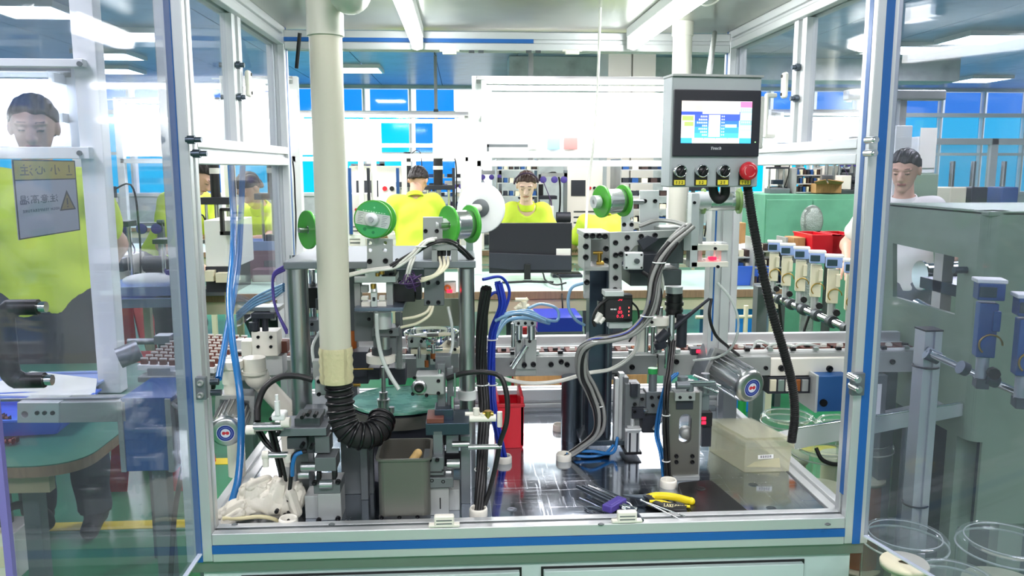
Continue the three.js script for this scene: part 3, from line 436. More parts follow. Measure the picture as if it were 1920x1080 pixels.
// the two clamp arms in front
{
  const t = thing('clamp_arm', 'grey camera-like clamp box on a stand above the stainless bin', 'clamp', at(825, 980, -0.06));
  part(t, 'head', [R(779, 703, 833, 742, -0.08, 0.04, 0.004)], M.grey, 'grey box with a round port'); part(t, 'port', [along(lathe([[0.006, 0.006], [0.014, 0.006], [0.015, 0]], 24), at(786, 726, -0.082), new THREE.Vector3(0, 0, 1))], M.steel); part(t, 'port_ring', along(lathe([[0, 0.004], [0.006, 0.004], [0.009, 0.007], [0.01, 0]], 20), at(786, 726, -0.08), new THREE.Vector3(0, 0, 1)), M.black);
  bolts(t, [[777, 708], [774, 738], [822, 714], [822, 737], [800, 741]], -0.0795, 3.5);
  const up = part(t, 'upright', [R(820, 682, 835, 772, -0.1, 0.03), R(816, 668, 846, 692, -0.12, 0.03), R(838, 690, 850, 772, -0.11, 0.02)], M.greyMid); part(up, 'damper', V(824, 692, 702, -0.09, 4), M.chrome);
  part(t, 'table', [R(798, 794, 880, 816, -0.06, 0.09), R(815, 768, 850, 794, -0.08, 0.05)], M.bluedSteel); part(t, 'pad', R(800, 785, 832, 794, -0.06, 0.06), M.brown);
  part(t, 'column', [R(812, 808, 830, 856, -0.06, 0.04), R(864, 818, 882, 952, -0.1, 0.04), R(836, 816, 860, 850, -0.08, 0.04)], M.aluDark);
  const s = part(t, 'slide', [R(794, 858, 832, 892, -0.045, 0.05), R(788, 896, 850, 915, -0.04, 0.06)], M.greyMid); bolts(s, [[806, 862], [820, 862], [810, 900], [831, 902], [796, 899]], -0.043, 4); part(s, 'clip', [R(800, 884, 830, 887, -0.044, 0.02), R(797, 878, 800, 887, -0.044, 0.02), R(828, 884, 833, 880, -0.044, 0.02)], M.black);
  part(t, 'foot', [R(796, 915, 842, 976, -0.05, 0.05), R(842, 918, 862, 972, -0.07, 0.05)], M.grey); part(t, 'slot', R(824, 933, 827, 955, -0.0495, 0.004), M.black);
  part(t, 'cylinder', [X(838, 862, 870, -0.06, 9), X(836, 846, 886, -0.06, 6), X(848, 880, 833, -0.07, 6), X(878, 940, 838, -0.06, 5)], M.steel); part(t, 'elbow_fitting', [X(880, 930, 784, -0.07, 7), V(893, 765, 778, -0.07, 6), V(905, 775, 786, -0.07, 6), V(937, 772, 800, -0.07, 5), X(872, 900, 776, -0.08, 4)], M.warmwhite); part(t, 'brass_fitting', [V(915, 770, 784, -0.07, 7), X(905, 925, 776, -0.07, 5)], M.gold);
  part(t, 'damper_rod', [V(853, 700, 745, -0.09, 2), V(848, 742, 770, -0.09, 4)], M.chrome);
  const t2 = thing('clamp_arm', 'grey clamp stand with slotted jaws beside the white gloves', 'clamp', at(605, 980, -0.06));
  part(t2, 'head', [R(590, 710, 612, 742, -0.1, 0.03, 0.003), R(586, 676, 604, 712, -0.12, 0.02)], M.grey); bolts(t2, [[598, 715], [598, 739]], -0.0995, 4);
  part(t2, 'table', [R(520, 803, 612, 818, -0.05, 0.08), R(560, 780, 610, 796, -0.1, 0.08)], M.aluDark); part(t2, 'block', [R(552, 784, 600, 800, -0.06, 0.06), R(538, 820, 575, 842, -0.06, 0.05), R(574, 818, 600, 850, -0.08, 0.05)], M.greyDark); part(t2, 'column', [R(590, 818, 618, 850, -0.06, 0.04), R(556, 842, 580, 970, -0.1, 0.05)], M.greyMid);
  const s2 = part(t2, 'slide', [R(590, 858, 630, 884, -0.045, 0.05), R(588, 908, 638, 926, -0.04, 0.06)], M.greyMid); bolts(s2, [[590, 905], [634, 903], [634, 972], [598, 975]], -0.039, 5); part(s2, 'clip', [R(593, 886, 600, 903, -0.044, 0.02), R(622, 884, 630, 900, -0.044, 0.02)], M.black); part(s2, 'pivot', X(600, 624, 908, -0.036, 9), M.steel);
  part(t2, 'foot', [R(596, 926, 640, 982, -0.04, 0.05), R(572, 930, 598, 984, -0.05, 0.05)], M.grey);
  part(t2, 'cylinder', [X(476, 532, 800, -0.04, 8), X(500, 540, 853, -0.05, 6), X(565, 592, 875, -0.05, 9), X(560, 580, 890, -0.05, 8)], M.steel); part(t2, 'elbow_fitting', [X(462, 478, 806, -0.04, 9), V(498, 850, 875, -0.05, 6), X(492, 504, 853, -0.05, 8), V(540, 850, 866, -0.05, 6), X(528, 544, 792, -0.04, 10)], M.warmwhite);
  part(t2, 'fitting_bolt', [[520, 815], [508, 786], [566, 783], [577, 778], [590, 780], [583, 840], [565, 838], [518, 960]].map(([x, y]) => H(x, y, -0.035, 4, 0.02, 8)), M.bolt);
}
// tall suction pipe with its black flexible end
{
  const z = -0.07, a = at(610, 60, z), x = a.x, r = 0.0285, yb = at(633, 712, z).y;
  const t = thing('suction_pipe', 'tall cream PVC suction pipe with a black corrugated hose end', 'pipe', [x, yb - 0.12, z]);
  part(t, 'pipe', rod([x, at(633, 655, z).y, z], [x, 1.853, z], r, 32), M.pvcWarm); part(t, 'coupling', rod([x, at(611, 68, z).y, z], [x, 1.853, z], r + 0.0035, 32), M.pvc);
  const yw = [650, 660, 668, 676, 684, 692, 700, 708, 716].map((py) => at(633, py, z).y);
  part(t, 'tape_wrap', place(lathe(yw.map((y, i) => [r + 0.0012 + (i % 2) * 0.002, y]).reverse(), 30), [x, 0, z]), M.glue, 'yellowed tape wrap');
  const elbow = thing('pipe_elbow', 'white PVC elbow joining the top of the suction pipe', 'pipe', [x + 0.07, 1.78, z]);
  const q = [[652, -4], [655, 30], [668, 62], [680, 66]].map(([u, v]) => at(u, v, z)); part(elbow, 'bend', path([[x + 0.02, 1.851, z - 0.02], [x + 0.045, 1.83, z - 0.01], [x + 0.052, 1.80, z + 0.01], [x + 0.05, 1.785, z + 0.05], [x + 0.05, 1.79, z + 0.1], [x + 0.05, 1.85, z + 0.13]], 0.03, 24, true), M.pvc); part(elbow, 'rim', ring(0.031, 0.003, [x + 0.05, 1.80, z + 0.11], 0.9), M.pvc);
  // corrugated hose: rings along a curve
  const cv = new THREE.CatmullRomCurve3([[634, 712], [637, 745], [641, 780], [653, 808], [680, 818], [707, 808], [716, 786]].map(([u, v], i) => at(u, v, z + [0, 0, 0.005, 0.012, 0.01, -0.01, -0.04][i])), false, 'centripetal'), N = 15;
  part(t, 'hose_core', new THREE.TubeGeometry(cv, 40, 0.0235, 20), M.rubber, 'black flexible hose');
  const core = t.children[t.children.length - 1]; for (let i = 0; i < N; i++) { const u = i / (N - 1), g = new THREE.TorusGeometry(0.0238, 0.0036, 6, 22); g.applyQuaternion(new THREE.Quaternion().setFromUnitVectors(new THREE.Vector3(0, 0, 1), cv.getTangent(u))); const p = cv.getPoint(u); part(core, 'hose_ring', g.translate(p.x, p.y, p.z), M.blackGloss); }
}
// stainless bin with a wooden-handled brush in it
{
  const p = atY(757, 968, TOP + 0.012), x0 = at(708, 900, p.z).x, x1 = at(806, 900, p.z).x, yt = at(757, 862, p.z).y, t = thing('steel_bin', 'square stainless steel bin with rounded corners under the clamp', 'bin', [(x0 + x1) / 2, TOP, p.z - 0.05]);
  const shape = (e, k = 0.016) => { const s = new THREE.Shape(), w = (x1 - x0) / 2 + e, d = 0.055 + e; s.moveTo(-w + k, -d); s.lineTo(w - k, -d); s.quadraticCurveTo(w, -d, w, -d + k); s.lineTo(w, d - k); s.quadraticCurveTo(w, d, w - k, d); s.lineTo(-w + k, d); s.quadraticCurveTo(-w, d, -w, d - k); s.lineTo(-w, -d + k); s.quadraticCurveTo(-w, -d, -w + k, -d); return s; };
  const wall = (e0, e1, h, y) => { const s = shape(e0); s.holes.push(shape(e1)); return new THREE.ExtrudeGeometry(s, { depth: h, bevelEnabled: false, curveSegments: 6 }).rotateX(-Math.PI / 2).translate((x0 + x1) / 2, y, p.z - 0.055); };
  part(t, 'wall', wall(0, -0.0015, yt - TOP - 0.012, TOP + 0.012), M.stainless); part(t, 'bottom', new THREE.ExtrudeGeometry(shape(0), { depth: 0.002, bevelEnabled: false }).rotateX(-Math.PI / 2).translate((x0 + x1) / 2, TOP + 0.012, p.z - 0.055), M.stainless); part(t, 'rim', wall(0.004, -0.001, 0.004, yt - 0.002), M.stainless);
  part(t, 'bracket', [span(x0, x1, TOP, TOP + 0.012, p.z - 0.1, p.z - 0.004)], M.steel); bolts(t, [[716, 970], [749, 969], [783, 968]], p.z - 0.003, 4);
  const b = one('brush', 'pale wooden brush handle sticking up inside the steel bin', 'brush', [along(new THREE.CapsuleGeometry(0.0085, 0.04, 4, 12).translate(0, 0.0, 0), at(772, 866, p.z - 0.05), new THREE.Vector3(0.55, 0.75, -0.1)), rod(at(768, 873, p.z - 0.05), at(758, 905, p.z - 0.055), 0.0035, 8), rod(at(758, 905, p.z - 0.055), at(752, 942, p.z - 0.058), 0.008, 10)], M.wood);
}
// ================= conveyor through the machine =================
{
  const zf = -0.5, t = thing('conveyor', 'long aluminium conveyor crossing the machine with brown carrier plates', 'conveyor', [0.3, TOP, -0.56]);
  const a = at(930, 670, zf), yTop = a.y, x0 = -0.57, x1 = 1.14;
  const side = part(t, 'front_plate', [span(x0, 0.47, yTop - 0.048, yTop, zf - 0.012, zf, 0.001), span(0.475, x1, yTop - 0.052, yTop, zf - 0.012, zf, 0.001)], M.grey);
  for (const px of [961, 983, 1033, 1052, 1063, 1155, 1185, 1255, 1268, 1308, 1440, 1550, 1673, 1720]) bolts(side, [[px, 688 - (px % 3) * 5]], zf + 0.0005, 5);
  part(t, 'back_rail', [span(x0, x1, yTop + 0.002, yTop + 0.028, zf - 0.125, zf - 0.105, 0.001), span(x0, x1, yTop - 0.05, yTop, zf - 0.125, zf - 0.11)], M.alu);
  part(t, 'belt', span(x0, x1, yTop - 0.01, yTop - 0.004, zf - 0.105, zf - 0.012), M.charcoal); part(t, 'guide_strip', [span(x0, x1, yTop, yTop + 0.006, zf - 0.02, zf - 0.012), span(x0, x1, yTop - 0.002, yTop + 0.004, zf - 0.104, zf - 0.094)], M.white);
  const strip = new THREE.BoxGeometry(0.03, 0.008, 0.05), knob = new THREE.BoxGeometry(0.012, 0.008, 0.012);
  for (let i = 0; i < 40; i++) { const x = x0 + 0.03 + i * 0.0425, c = piece(t, 'carrier', strip, i > 22 && i < 25 ? M.copper : M.brown, new THREE.Vector3(x, yTop + 0.002, zf - 0.056)); piece(c, 'carrier_pin', knob, i % 3 ? M.cableWhite : M.black, new THREE.Vector3(0, 0.007, 0.015)); }
  for (let i = 0; i < 29; i++) { const x = x0 + 0.05 + i * 0.058; piece(t, 'guide_clip', knob, i % 2 ? M.bolt : M.steel, new THREE.Vector3(x, yTop + 0.008, zf - 0.012)); }
  part(t, 'leg', [-0.56, -0.3, 0.28, 0.66].map((x) => span(x, x + 0.035, x < -0.45 ? 0 : TOP, yTop - 0.048, zf - 0.1, zf - 0.06)).concat([span(1.08, 1.115, 0, yTop - 0.048, zf - 0.1, zf - 0.06)]), M.aluDark);
  part(t, 'cross_plate', [R(1100, 672, 1180, 700, zf + 0.02, 0.018), R(1147, 700, 1172, 712, zf + 0.01, 0.02), R(1344, 670, 1445, 705, zf + 0.03, 0.03)], M.grey); bolts(t, [[1155, 706], [1165, 706], [1352, 690], [1436, 690], [1115, 690], [1130, 690]], zf + 0.032, 4);
  // wide aluminium apron plates seen right of the motor
  part(t, 'apron', [R(1445, 672, 1592, 704, zf + 0.02, 0.018)], M.warmwhite); bolts(t, [[1465, 690], [1555, 691]], zf + 0.021, 6);
}
// finned drive motors with round blue badges
const badge = print(128, 128, (c) => { c.fillStyle = '#e9edf6'; c.fillRect(0, 0, 128, 128); c.fillStyle = '#23348f'; c.beginPath(); c.arc(64, 64, 60, 0, 7); c.fill(); c.fillStyle = '#dfe6f4'; c.beginPath(); c.arc(64, 64, 34, 0, 7); c.fill(); c.fillStyle = '#cf3340'; c.beginPath(); c.arc(52, 64, 13, 0, 7); c.arc(77, 64, 13, 0, 7); c.fill(); c.strokeStyle = '#8fa3dc'; c.lineWidth = 3; c.beginPath(); c.arc(64, 64, 46, 0, 7); c.stroke(); c.fillStyle = '#f6f1e6'; c.fillRect(60, 70, 8, 10); });
function motor(label, px, py, z, rp, ax, len) {
  const c = at(px, py, z), r = rp * mpp(px, py, z), t = thing('gear_motor', label, 'motor', c), n = ax.clone().normalize(), back = c.clone().addScaledVector(n, -len);
  part(t, 'housing', along(lathe([[0, 0], [r * 0.72, 0], [r * 0.9, -0.006], [r * 0.94, -0.014], [r * 0.94, -len], [0, -len]], 36), c, n), M.steel, 'ribbed steel housing');
  for (let i = 0; i < 22; i++) { const a = i / 22 * Math.PI * 2, g = new THREE.BoxGeometry(0.0022, len - 0.02, 0.005).translate(0, -len / 2 - 0.008, r * 0.95).rotateY(a); part(t, 'fin', along(g, c, n), M.steel); }
  const f = piece(t, 'badge', new THREE.CircleGeometry(r * 0.52, 28), mat('#fff', 0.3, 0, { map: badge }), c.clone().addScaledVector(n, 0.0012)); f.quaternion.setFromUnitVectors(new THREE.Vector3(0, 0, 1), n);
  part(t, 'gearbox', along(new RoundedBoxGeometry(r * 2, 0.06, r * 2, 1, 0.004).translate(0, -len - 0.03, 0), c, n), M.aluDark); part(t, 'mount', [rod(back, back.clone().add(new THREE.Vector3(0, -0.03, 0)), 0.008, 8), along(new THREE.BoxGeometry(r * 2.3, 0.004, r * 2.3).translate(0, -len - 0.002, 0), c, n)], M.grey);
}
motor('finned motor with a blue badge under the conveyor beside the black conduit', 1410, 727, -0.36, 34, new THREE.Vector3(0.35, -0.15, 1), 0.11);
motor('finned motor with a blue badge behind the enclosure post with the blue tubes', 423, 812, -0.16, 32, new THREE.Vector3(0.1, -0.1, 1), 0.1);
// ================= the dispensing station in the right half =================
const ds = thing('dispensing_station', 'tall dark column station with a bolted alloy bracket and stepper motor', 'machine', [0.3, TOP, -0.4]);
{
  const c = at(1126, 690, -0.42);
  part(ds, 'column', [R(1104, 498, 1148, 834, -0.4, 0.05, 0.002)], M.bluedSteel, 'dark blue-grey column'); part(ds, 'side_column', [V(1072, 705, 832, -0.47, 20, 24), V(1140, 505, 832, -0.38, 5)], M.darkSteel);
  part(ds, 'column_foot', R(1090, 826, 1190, 836, -0.36, 0.12), M.darkSteel);
  part(ds, 'linear_rail', [R(1152, 710, 1160, 835, -0.36, 0.02), R(1160, 700, 1170, 834, -0.37, 0.02)], M.alu);
  // bolted bracket: hollow box on the left, cranked plate in front
  const b = part(ds, 'box_bracket', [R(1096, 436, 1146, 446, -0.32, 0.12), R(1096, 446, 1108, 506, -0.32, 0.1), R(1108, 446, 1146, 506, -0.42, 0.012), R(1096, 500, 1146, 508, -0.32, 0.1), R(1096, 508, 1106, 560, -0.34, 0.02)], M.grey);
  bolts(b, [[1099, 442], [1111, 442], [1123, 442], [1134, 443], [1098, 462], [1098, 482], [1136, 466], [1136, 488], [1100, 529]], -0.3195, 5.5);
  part(b, 'fitting', [V(1124, 475, 500, -0.36, 4), X(1112, 1130, 474, -0.36, 3), X(1118, 1132, 494, -0.36, 5)], M.gold); part(b, 'bracket_lip', R(1108, 446, 1142, 449, -0.33, 0.08), M.alu);
  const f = part(ds, 'cranked_plate', poly([[1143, 436], [1290, 430], [1290, 441], [1236, 447], [1190, 462], [1166, 492], [1166, 550], [1160, 556], [1160, 592], [1143, 592]], -0.3, 0.012), M.grey, 'cranked grey plate with rows of screws');
  bolts(f, [[1154, 455], [1176, 445], [1202, 443], [1228, 441], [1154, 478], [1164, 476], [1175, 466], [1154, 499], [1154, 521], [1153, 543]], -0.2995, 5);
  const m = part(ds, 'stepper_motor', [R(1171, 473, 1207, 506, -0.27, 0.016, 0.003)], M.alu, 'square silver stepper face'); part(m, 'motor_body', [R(1180, 476, 1240, 512, -0.286, 0.05, 0.002)], M.charcoal); part(m, 'shaft', H(1195, 490, -0.262, 5, 0.02), M.greyDark); part(m, 'screw', [[1175, 478], [1203, 478], [1175, 502], [1203, 502]].map(([x, y]) => H(x, y, -0.268, 2, 0.006, 8)), M.bolt);
  part(ds, 'housing', [R(1196, 446, 1282, 494, -0.34, 0.1, 0.002), R(1182, 506, 1278, 536, -0.34, 0.1, 0.002)], M.greyDark, 'dark grey housing blocks'); part(ds, 'arm_plate', [R(1236, 426, 1292, 446, -0.31, 0.08), R(1282, 428, 1296, 470, -0.33, 0.05)], M.grey);
  part(ds, 'dark_gusset', [poly([[1196, 452], [1216, 442], [1236, 448], [1206, 470]], -0.29, 0.02)], M.charcoal);
  // spool holders on top
  const p1 = part(ds, 'holder_plate', plate(1166, 368, 1188, 436, -0.33, 0.01, [[1169, 410, 3], [1185, 410, 3]]), M.alu); bolts(p1, [[1170, 421], [1184, 421]], -0.329, 4);
  const p2 = part(ds, 'holder_plate', plate(1200, 357, 1236, 436, -0.36, 0.01), M.alu); bolts(p2, [[1209, 377], [1228, 377]], -0.359, 4);
  // camera lens and needle unit
  const l = part(ds, 'camera_lens', [V(1264, 548, 602, -0.4, 15, 24)], M.blackGloss, 'black ribbed lens'); for (const [y, r] of [[554, 16], [566, 17.5], [578, 16.5], [592, 16]]) part(l, 'lens_ring', V(1264, y, y + 6, -0.4, r, 24), M.black); part(ds, 'lens_mount', V(1264, 537, 549, -0.4, 16, 24), M.alu);
  part(ds, 'cross_bar', [R(1204, 597, 1268, 612, -0.34, 0.03), R(1196, 606, 1212, 660, -0.36, 0.02)], M.warmwhite); part(ds, 'guide_pin', [V(1212, 612, 660, -0.36, 4), V(1224, 612, 662, -0.36, 4), V(1236, 576, 660, -0.37, 6)], M.steel);
  part(ds, 'dark_arm', [rod(at(1234, 640, -0.33), at(1252, 622, -0.33), 0.012, 12), rod(at(1236, 640, -0.325), at(1240, 652, -0.325), 0.014, 12), rod(at(1256, 620, -0.33), at(1330, 560, -0.36), 0.0065, 10, 0.003), V(1278, 590, 650, -0.36, 10)], M.charcoal); part(ds, 'needle', [V(1258, 590, 690, -0.33, 6), V(1250, 640, 690, -0.34, 4)], M.chrome); part(ds, 'white_label', R(1233, 612, 1250, 650, -0.355, 0.004), M.warmwhite);
  bolts(ds, [[1212, 604], [1222, 604]], -0.339, 3);
}
// digital pressure displays with red figures
{
  const digits = print(192, 160, (c, w, h) => { c.fillStyle = '#0b0b0d'; c.fillRect(0, 0, w, h); c.fillStyle = '#d8d8d8'; for (let i = 0; i < 4; i++) c.fillRect(36 + i * 12, 82, 4, 10); c.font = 'bold 30px monospace'; c.fillStyle = '#ff2440'; c.fillText('50', 88, 22); c.fillText('8', 96, 90); c.fillText('00', 88, 120); c.fillText('0.0', 80, 150); c.fillStyle = '#ff5a50'; for (let i = 0; i < 3; i++) { c.fillRect(170, 70 + i * 28, 8, 12); } });
  const t = thing('pressure_display', 'black pressure display stack showing glowing red figures', 'display', at(1160, 604, -0.28));
  part(t, 'case', [R(1134, 560, 1186, 604, -0.27, 0.03, 0.002), R(1136, 553, 1186, 561, -0.265, 0.03), R(1122, 566, 1136, 604, -0.28, 0.02)], M.blackGloss); const c = at(1160, 578, -0.27);
  decal(t, 'screen_figures', 0.054, 0.046, digits, new THREE.Vector3(c.x, c.y, -0.2692), 0, 0, 0, { emissive: '#ffffff', emissiveMap: digits, emissiveIntensity: 1.2 });
  part(t, 'bracket', [R(1134, 546, 1170, 556, -0.26, 0.04), R(1142, 604, 1186, 616, -0.28, 0.03)], M.alu); part(t, 'plug', [rod(at(1116, 604, -0.26), at(1126, 588, -0.265), 0.007, 8), rod(at(1124, 606, -0.26), at(1132, 596, -0.265), 0.005, 8)], M.cableWhite);
  part(t, 'lead', [path([[1140, 560, -0.27], [1122, 575, -0.26], [1112, 600, -0.26], [1116, 612, -0.26]], 3), path([[1184, 566, -0.27], [1196, 580, -0.28], [1196, 612, -0.3], [1180, 640, -0.36]], 2)], M.cableBlack);
}
// spools of the right half
spool('solder spool with green rims on the holder above the tall dark column', at(1148, 377, -0.3), new THREE.Vector3(-1, -0.02, 0.42), 30 * mpp(1148, 377, -0.3), 0.054, M.lime, M.tin, 0.4);
part(ds, 'holder_axle', rod(at(1165, 378, -0.33), at(1205, 378, -0.36), 0.006, 10), M.steel);
{
  // slim white extrusion with a wire guide and the last spool
  const t = thing('wire_guide_post', 'white slotted aluminium post with a boxed wire guide', 'post', at(1349, 668, -0.5));
  part(t, 'post', [R(1330, 392, 1348, 668, -0.47, 0.04), R(1352, 392, 1369, 668, -0.47, 0.04), R(1346, 392, 1354, 668, -0.475, 0.03)], M.alu); part(t, 'blue_inlay', R(1337, 392, 1341, 640, -0.4698, 0.002), M.blue);
  part(t, 'upright', [R(1295, 362, 1310, 502, -0.34, 0.03), R(1310, 375, 1318, 500, -0.37, 0.01)], M.alu); part(t, 'shelf', [R(1296, 459, 1366, 470, -0.34, 0.08), R(1296, 491, 1366, 501, -0.34, 0.08)], M.warmwhite); part(t, 'side', R(1352, 455, 1364, 500, -0.35, 0.04), M.alu); bolts(t, [[1341, 466], [1346, 500], [1302, 380]], -0.339, 3);
  const s = part(t, 'sensor', [R(1322, 486, 1350, 492, -0.36, 0.02), V(1340, 455, 490, -0.36, 2)], M.white); part(s, 'sensor_lamp', R(1330, 482, 1344, 488, -0.355, 0.012), M.ledRed, 'glowing red sensor tip');
  spool('silver solder spool on a knobbed axle under the control panel', at(1352, 377, -0.36), new THREE.Vector3(1, 0.01, 0.1), 24 * mpp(1352, 377, -0.36), 0.078, mat('#b9d98c', 0.2, 0, { transmission: 0.6, thickness: 0 }), M.tin, 0.55);
  part(t, 'axle_block', X(1308, 1330, 376, -0.35, 17), M.alu);
}
// slotted tower plate at the front of the right half
{
  const z = -0.2, t = thing('slotted_tower', 'upright alloy tower plate with an oval slot standing on the worktop', 'bracket', at(1284, 905, z));
  const s = new THREE.Shape([[1254, 736], [1312, 736], [1309, 893], [1257, 895]].map(([x, y]) => { const v = at(x, y, z); return new THREE.Vector2(v.x, v.y); })), hole = (x, y, w, h) => { const v = at(x, y, z), m = mpp(x, y, z), p = new THREE.Path(), r = w * m; p.absarc(v.x, v.y + h * m - r, r, 0, Math.PI); p.absarc(v.x, v.y - h * m + r, r, Math.PI, Math.PI * 2); s.holes.push(p); };
  hole(1285, 804, 12, 29); part(t, 'plate', new THREE.ExtrudeGeometry(s, { depth: 0.012, bevelEnabled: false, curveSegments: 10 }).translate(0, 0, z - 0.012), M.stainless); bolts(t, [[1268, 855], [1298, 855], [1268, 866], [1298, 866]], z + 0.0005, 4);
  part(t, 'cap', [R(1266, 736, 1304, 752, z + 0.012, 0.03), R(1300, 734, 1314, 900, z - 0.012, 0.04), R(1262, 893, 1312, 903, z + 0.01, 0.07)], M.grey); bolts(t, [[1275, 745], [1294, 745]], z + 0.0125, 3); part(t, 'dark_insert', R(1268, 752, 1300, 768, z + 0.002, 0.03), M.charcoal); part(t, 'wheel', along(lathe([[0, 0.01], [0.012, 0.01], [0.014, 0], [0.014, -0.01]], 20), at(1287, 812, z - 0.03), new THREE.Vector3(0, 0, 1)), M.grey);
  part(t, 'valve', [X(1268, 1292, 722, z + 0.01, 8), V(1280, 706, 722, z, 10), X(1290, 1342, 720, z, 5), V(1294, 712, 736, z, 7), V(1322, 700, 736, z - 0.02, 8), R(1312, 720, 1346, 742, z - 0.03, 0.03), R(1316, 742, 1330, 770, z - 0.03, 0.03)], M.aluDark); part(t, 'fitting', [X(1288, 1340, 716, z + 0.01, 3), rod(at(1290, 712, z), at(1346, 736, z), 0.003, 6), rod(at(1300, 704, z), at(1350, 724, z), 0.003, 6)], M.chrome);
}
// small slide unit between the column and the tower
{
  const z = -0.34, t = thing('slide_unit', 'compact pneumatic slide between the dark column and the slotted tower', 'actuator', at(1190, 852, z));
  part(t, 'body', [R(1172, 720, 1200, 800, z, 0.04), R(1168, 708, 1178, 834, z - 0.02, 0.03), R(1200, 738, 1212, 776, z, 0.03)], M.greyMid); part(t, 'block', [R(1183, 720, 1196, 745, z + 0.012, 0.02), R(1186, 765, 1210, 785, z + 0.01, 0.02), R(1205, 778, 1236, 812, z, 0.04)], M.charcoal); part(t, 'arm', [R(1212, 735, 1246, 775, z + 0.01, 0.04), V(1224, 696, 735, z, 8)], M.aluDark); part(t, 'cup', V(1224, 690, 700, z, 9), M.green);
  part(t, 'cylinder', [R(1176, 800, 1200, 850, z + 0.01, 0.03), X(1172, 1202, 806, z + 0.015, 4), V(1186, 784, 800, z, 4)], M.alu); part(t, 'cylinder_slot', [R(1179, 812, 1183, 848, z + 0.0106, 0.002), R(1193, 812, 1197, 848, z + 0.0106, 0.002)], M.charcoal); part(t, 'fitting', [rod(at(1226, 806, z + 0.02), at(1238, 786, z + 0.02), 0.006, 10), X(1206, 1214, 770, z + 0.01, 5)], M.chrome);
  bolts(t, [[1190, 772], [1190, 758], [1204, 748], [1224, 760], [1236, 745], [1222, 745]], z + 0.012, 3.5); part(t, 'foot', R(1172, 848, 1204, 853, z + 0.012, 0.07), M.bolt);
}
// pneumatic pusher straddling the conveyor
{
  const z = -0.4, t = thing('pneumatic_pusher', 'pneumatic pusher with twin cylinders straddling the conveyor', 'actuator', at(985, 705, z));
  part(t, 'body', [R(962, 600, 1006, 612, z, 0.05), R(966, 632, 1006, 690, z, 0.03), R(980, 585, 1002, 602, z, 0.03)], M.alu); part(t, 'cylinder', [V(973, 610, 640, z + 0.005, 7), V(996, 610, 636, z + 0.005, 8)], M.chrome); part(t, 'plate', [R(968, 636, 980, 692, z + 0.012, 0.012), R(984, 636, 1006, 692, z + 0.012, 0.012)], M.grey); bolts(t, [[972, 606], [985, 606], [998, 606], [993, 640], [974, 640]], z + 0.013, 3); bolts(t, [[983, 684], [1000, 683]], z + 0.013, 5);
  part(t, 'fitting', [rod(at(960, 690, z + 0.02), at(988, 648, z + 0.02), 0.006, 10), X(962, 974, 626, z, 4), V(962, 606, 650, z + 0.01, 4)], M.chrome); part(t, 'valve', [V(982, 565, 590, z, 6), X(970, 992, 575, z, 5), X(966, 986, 562, z, 4), rod(at(966, 580, z), at(990, 560, z), 0.005, 8)], M.cream, 'knotted cream tape and fittings'); part(t, 'foot', R(966, 690, 1006, 704, z, 0.08), M.grey);
}
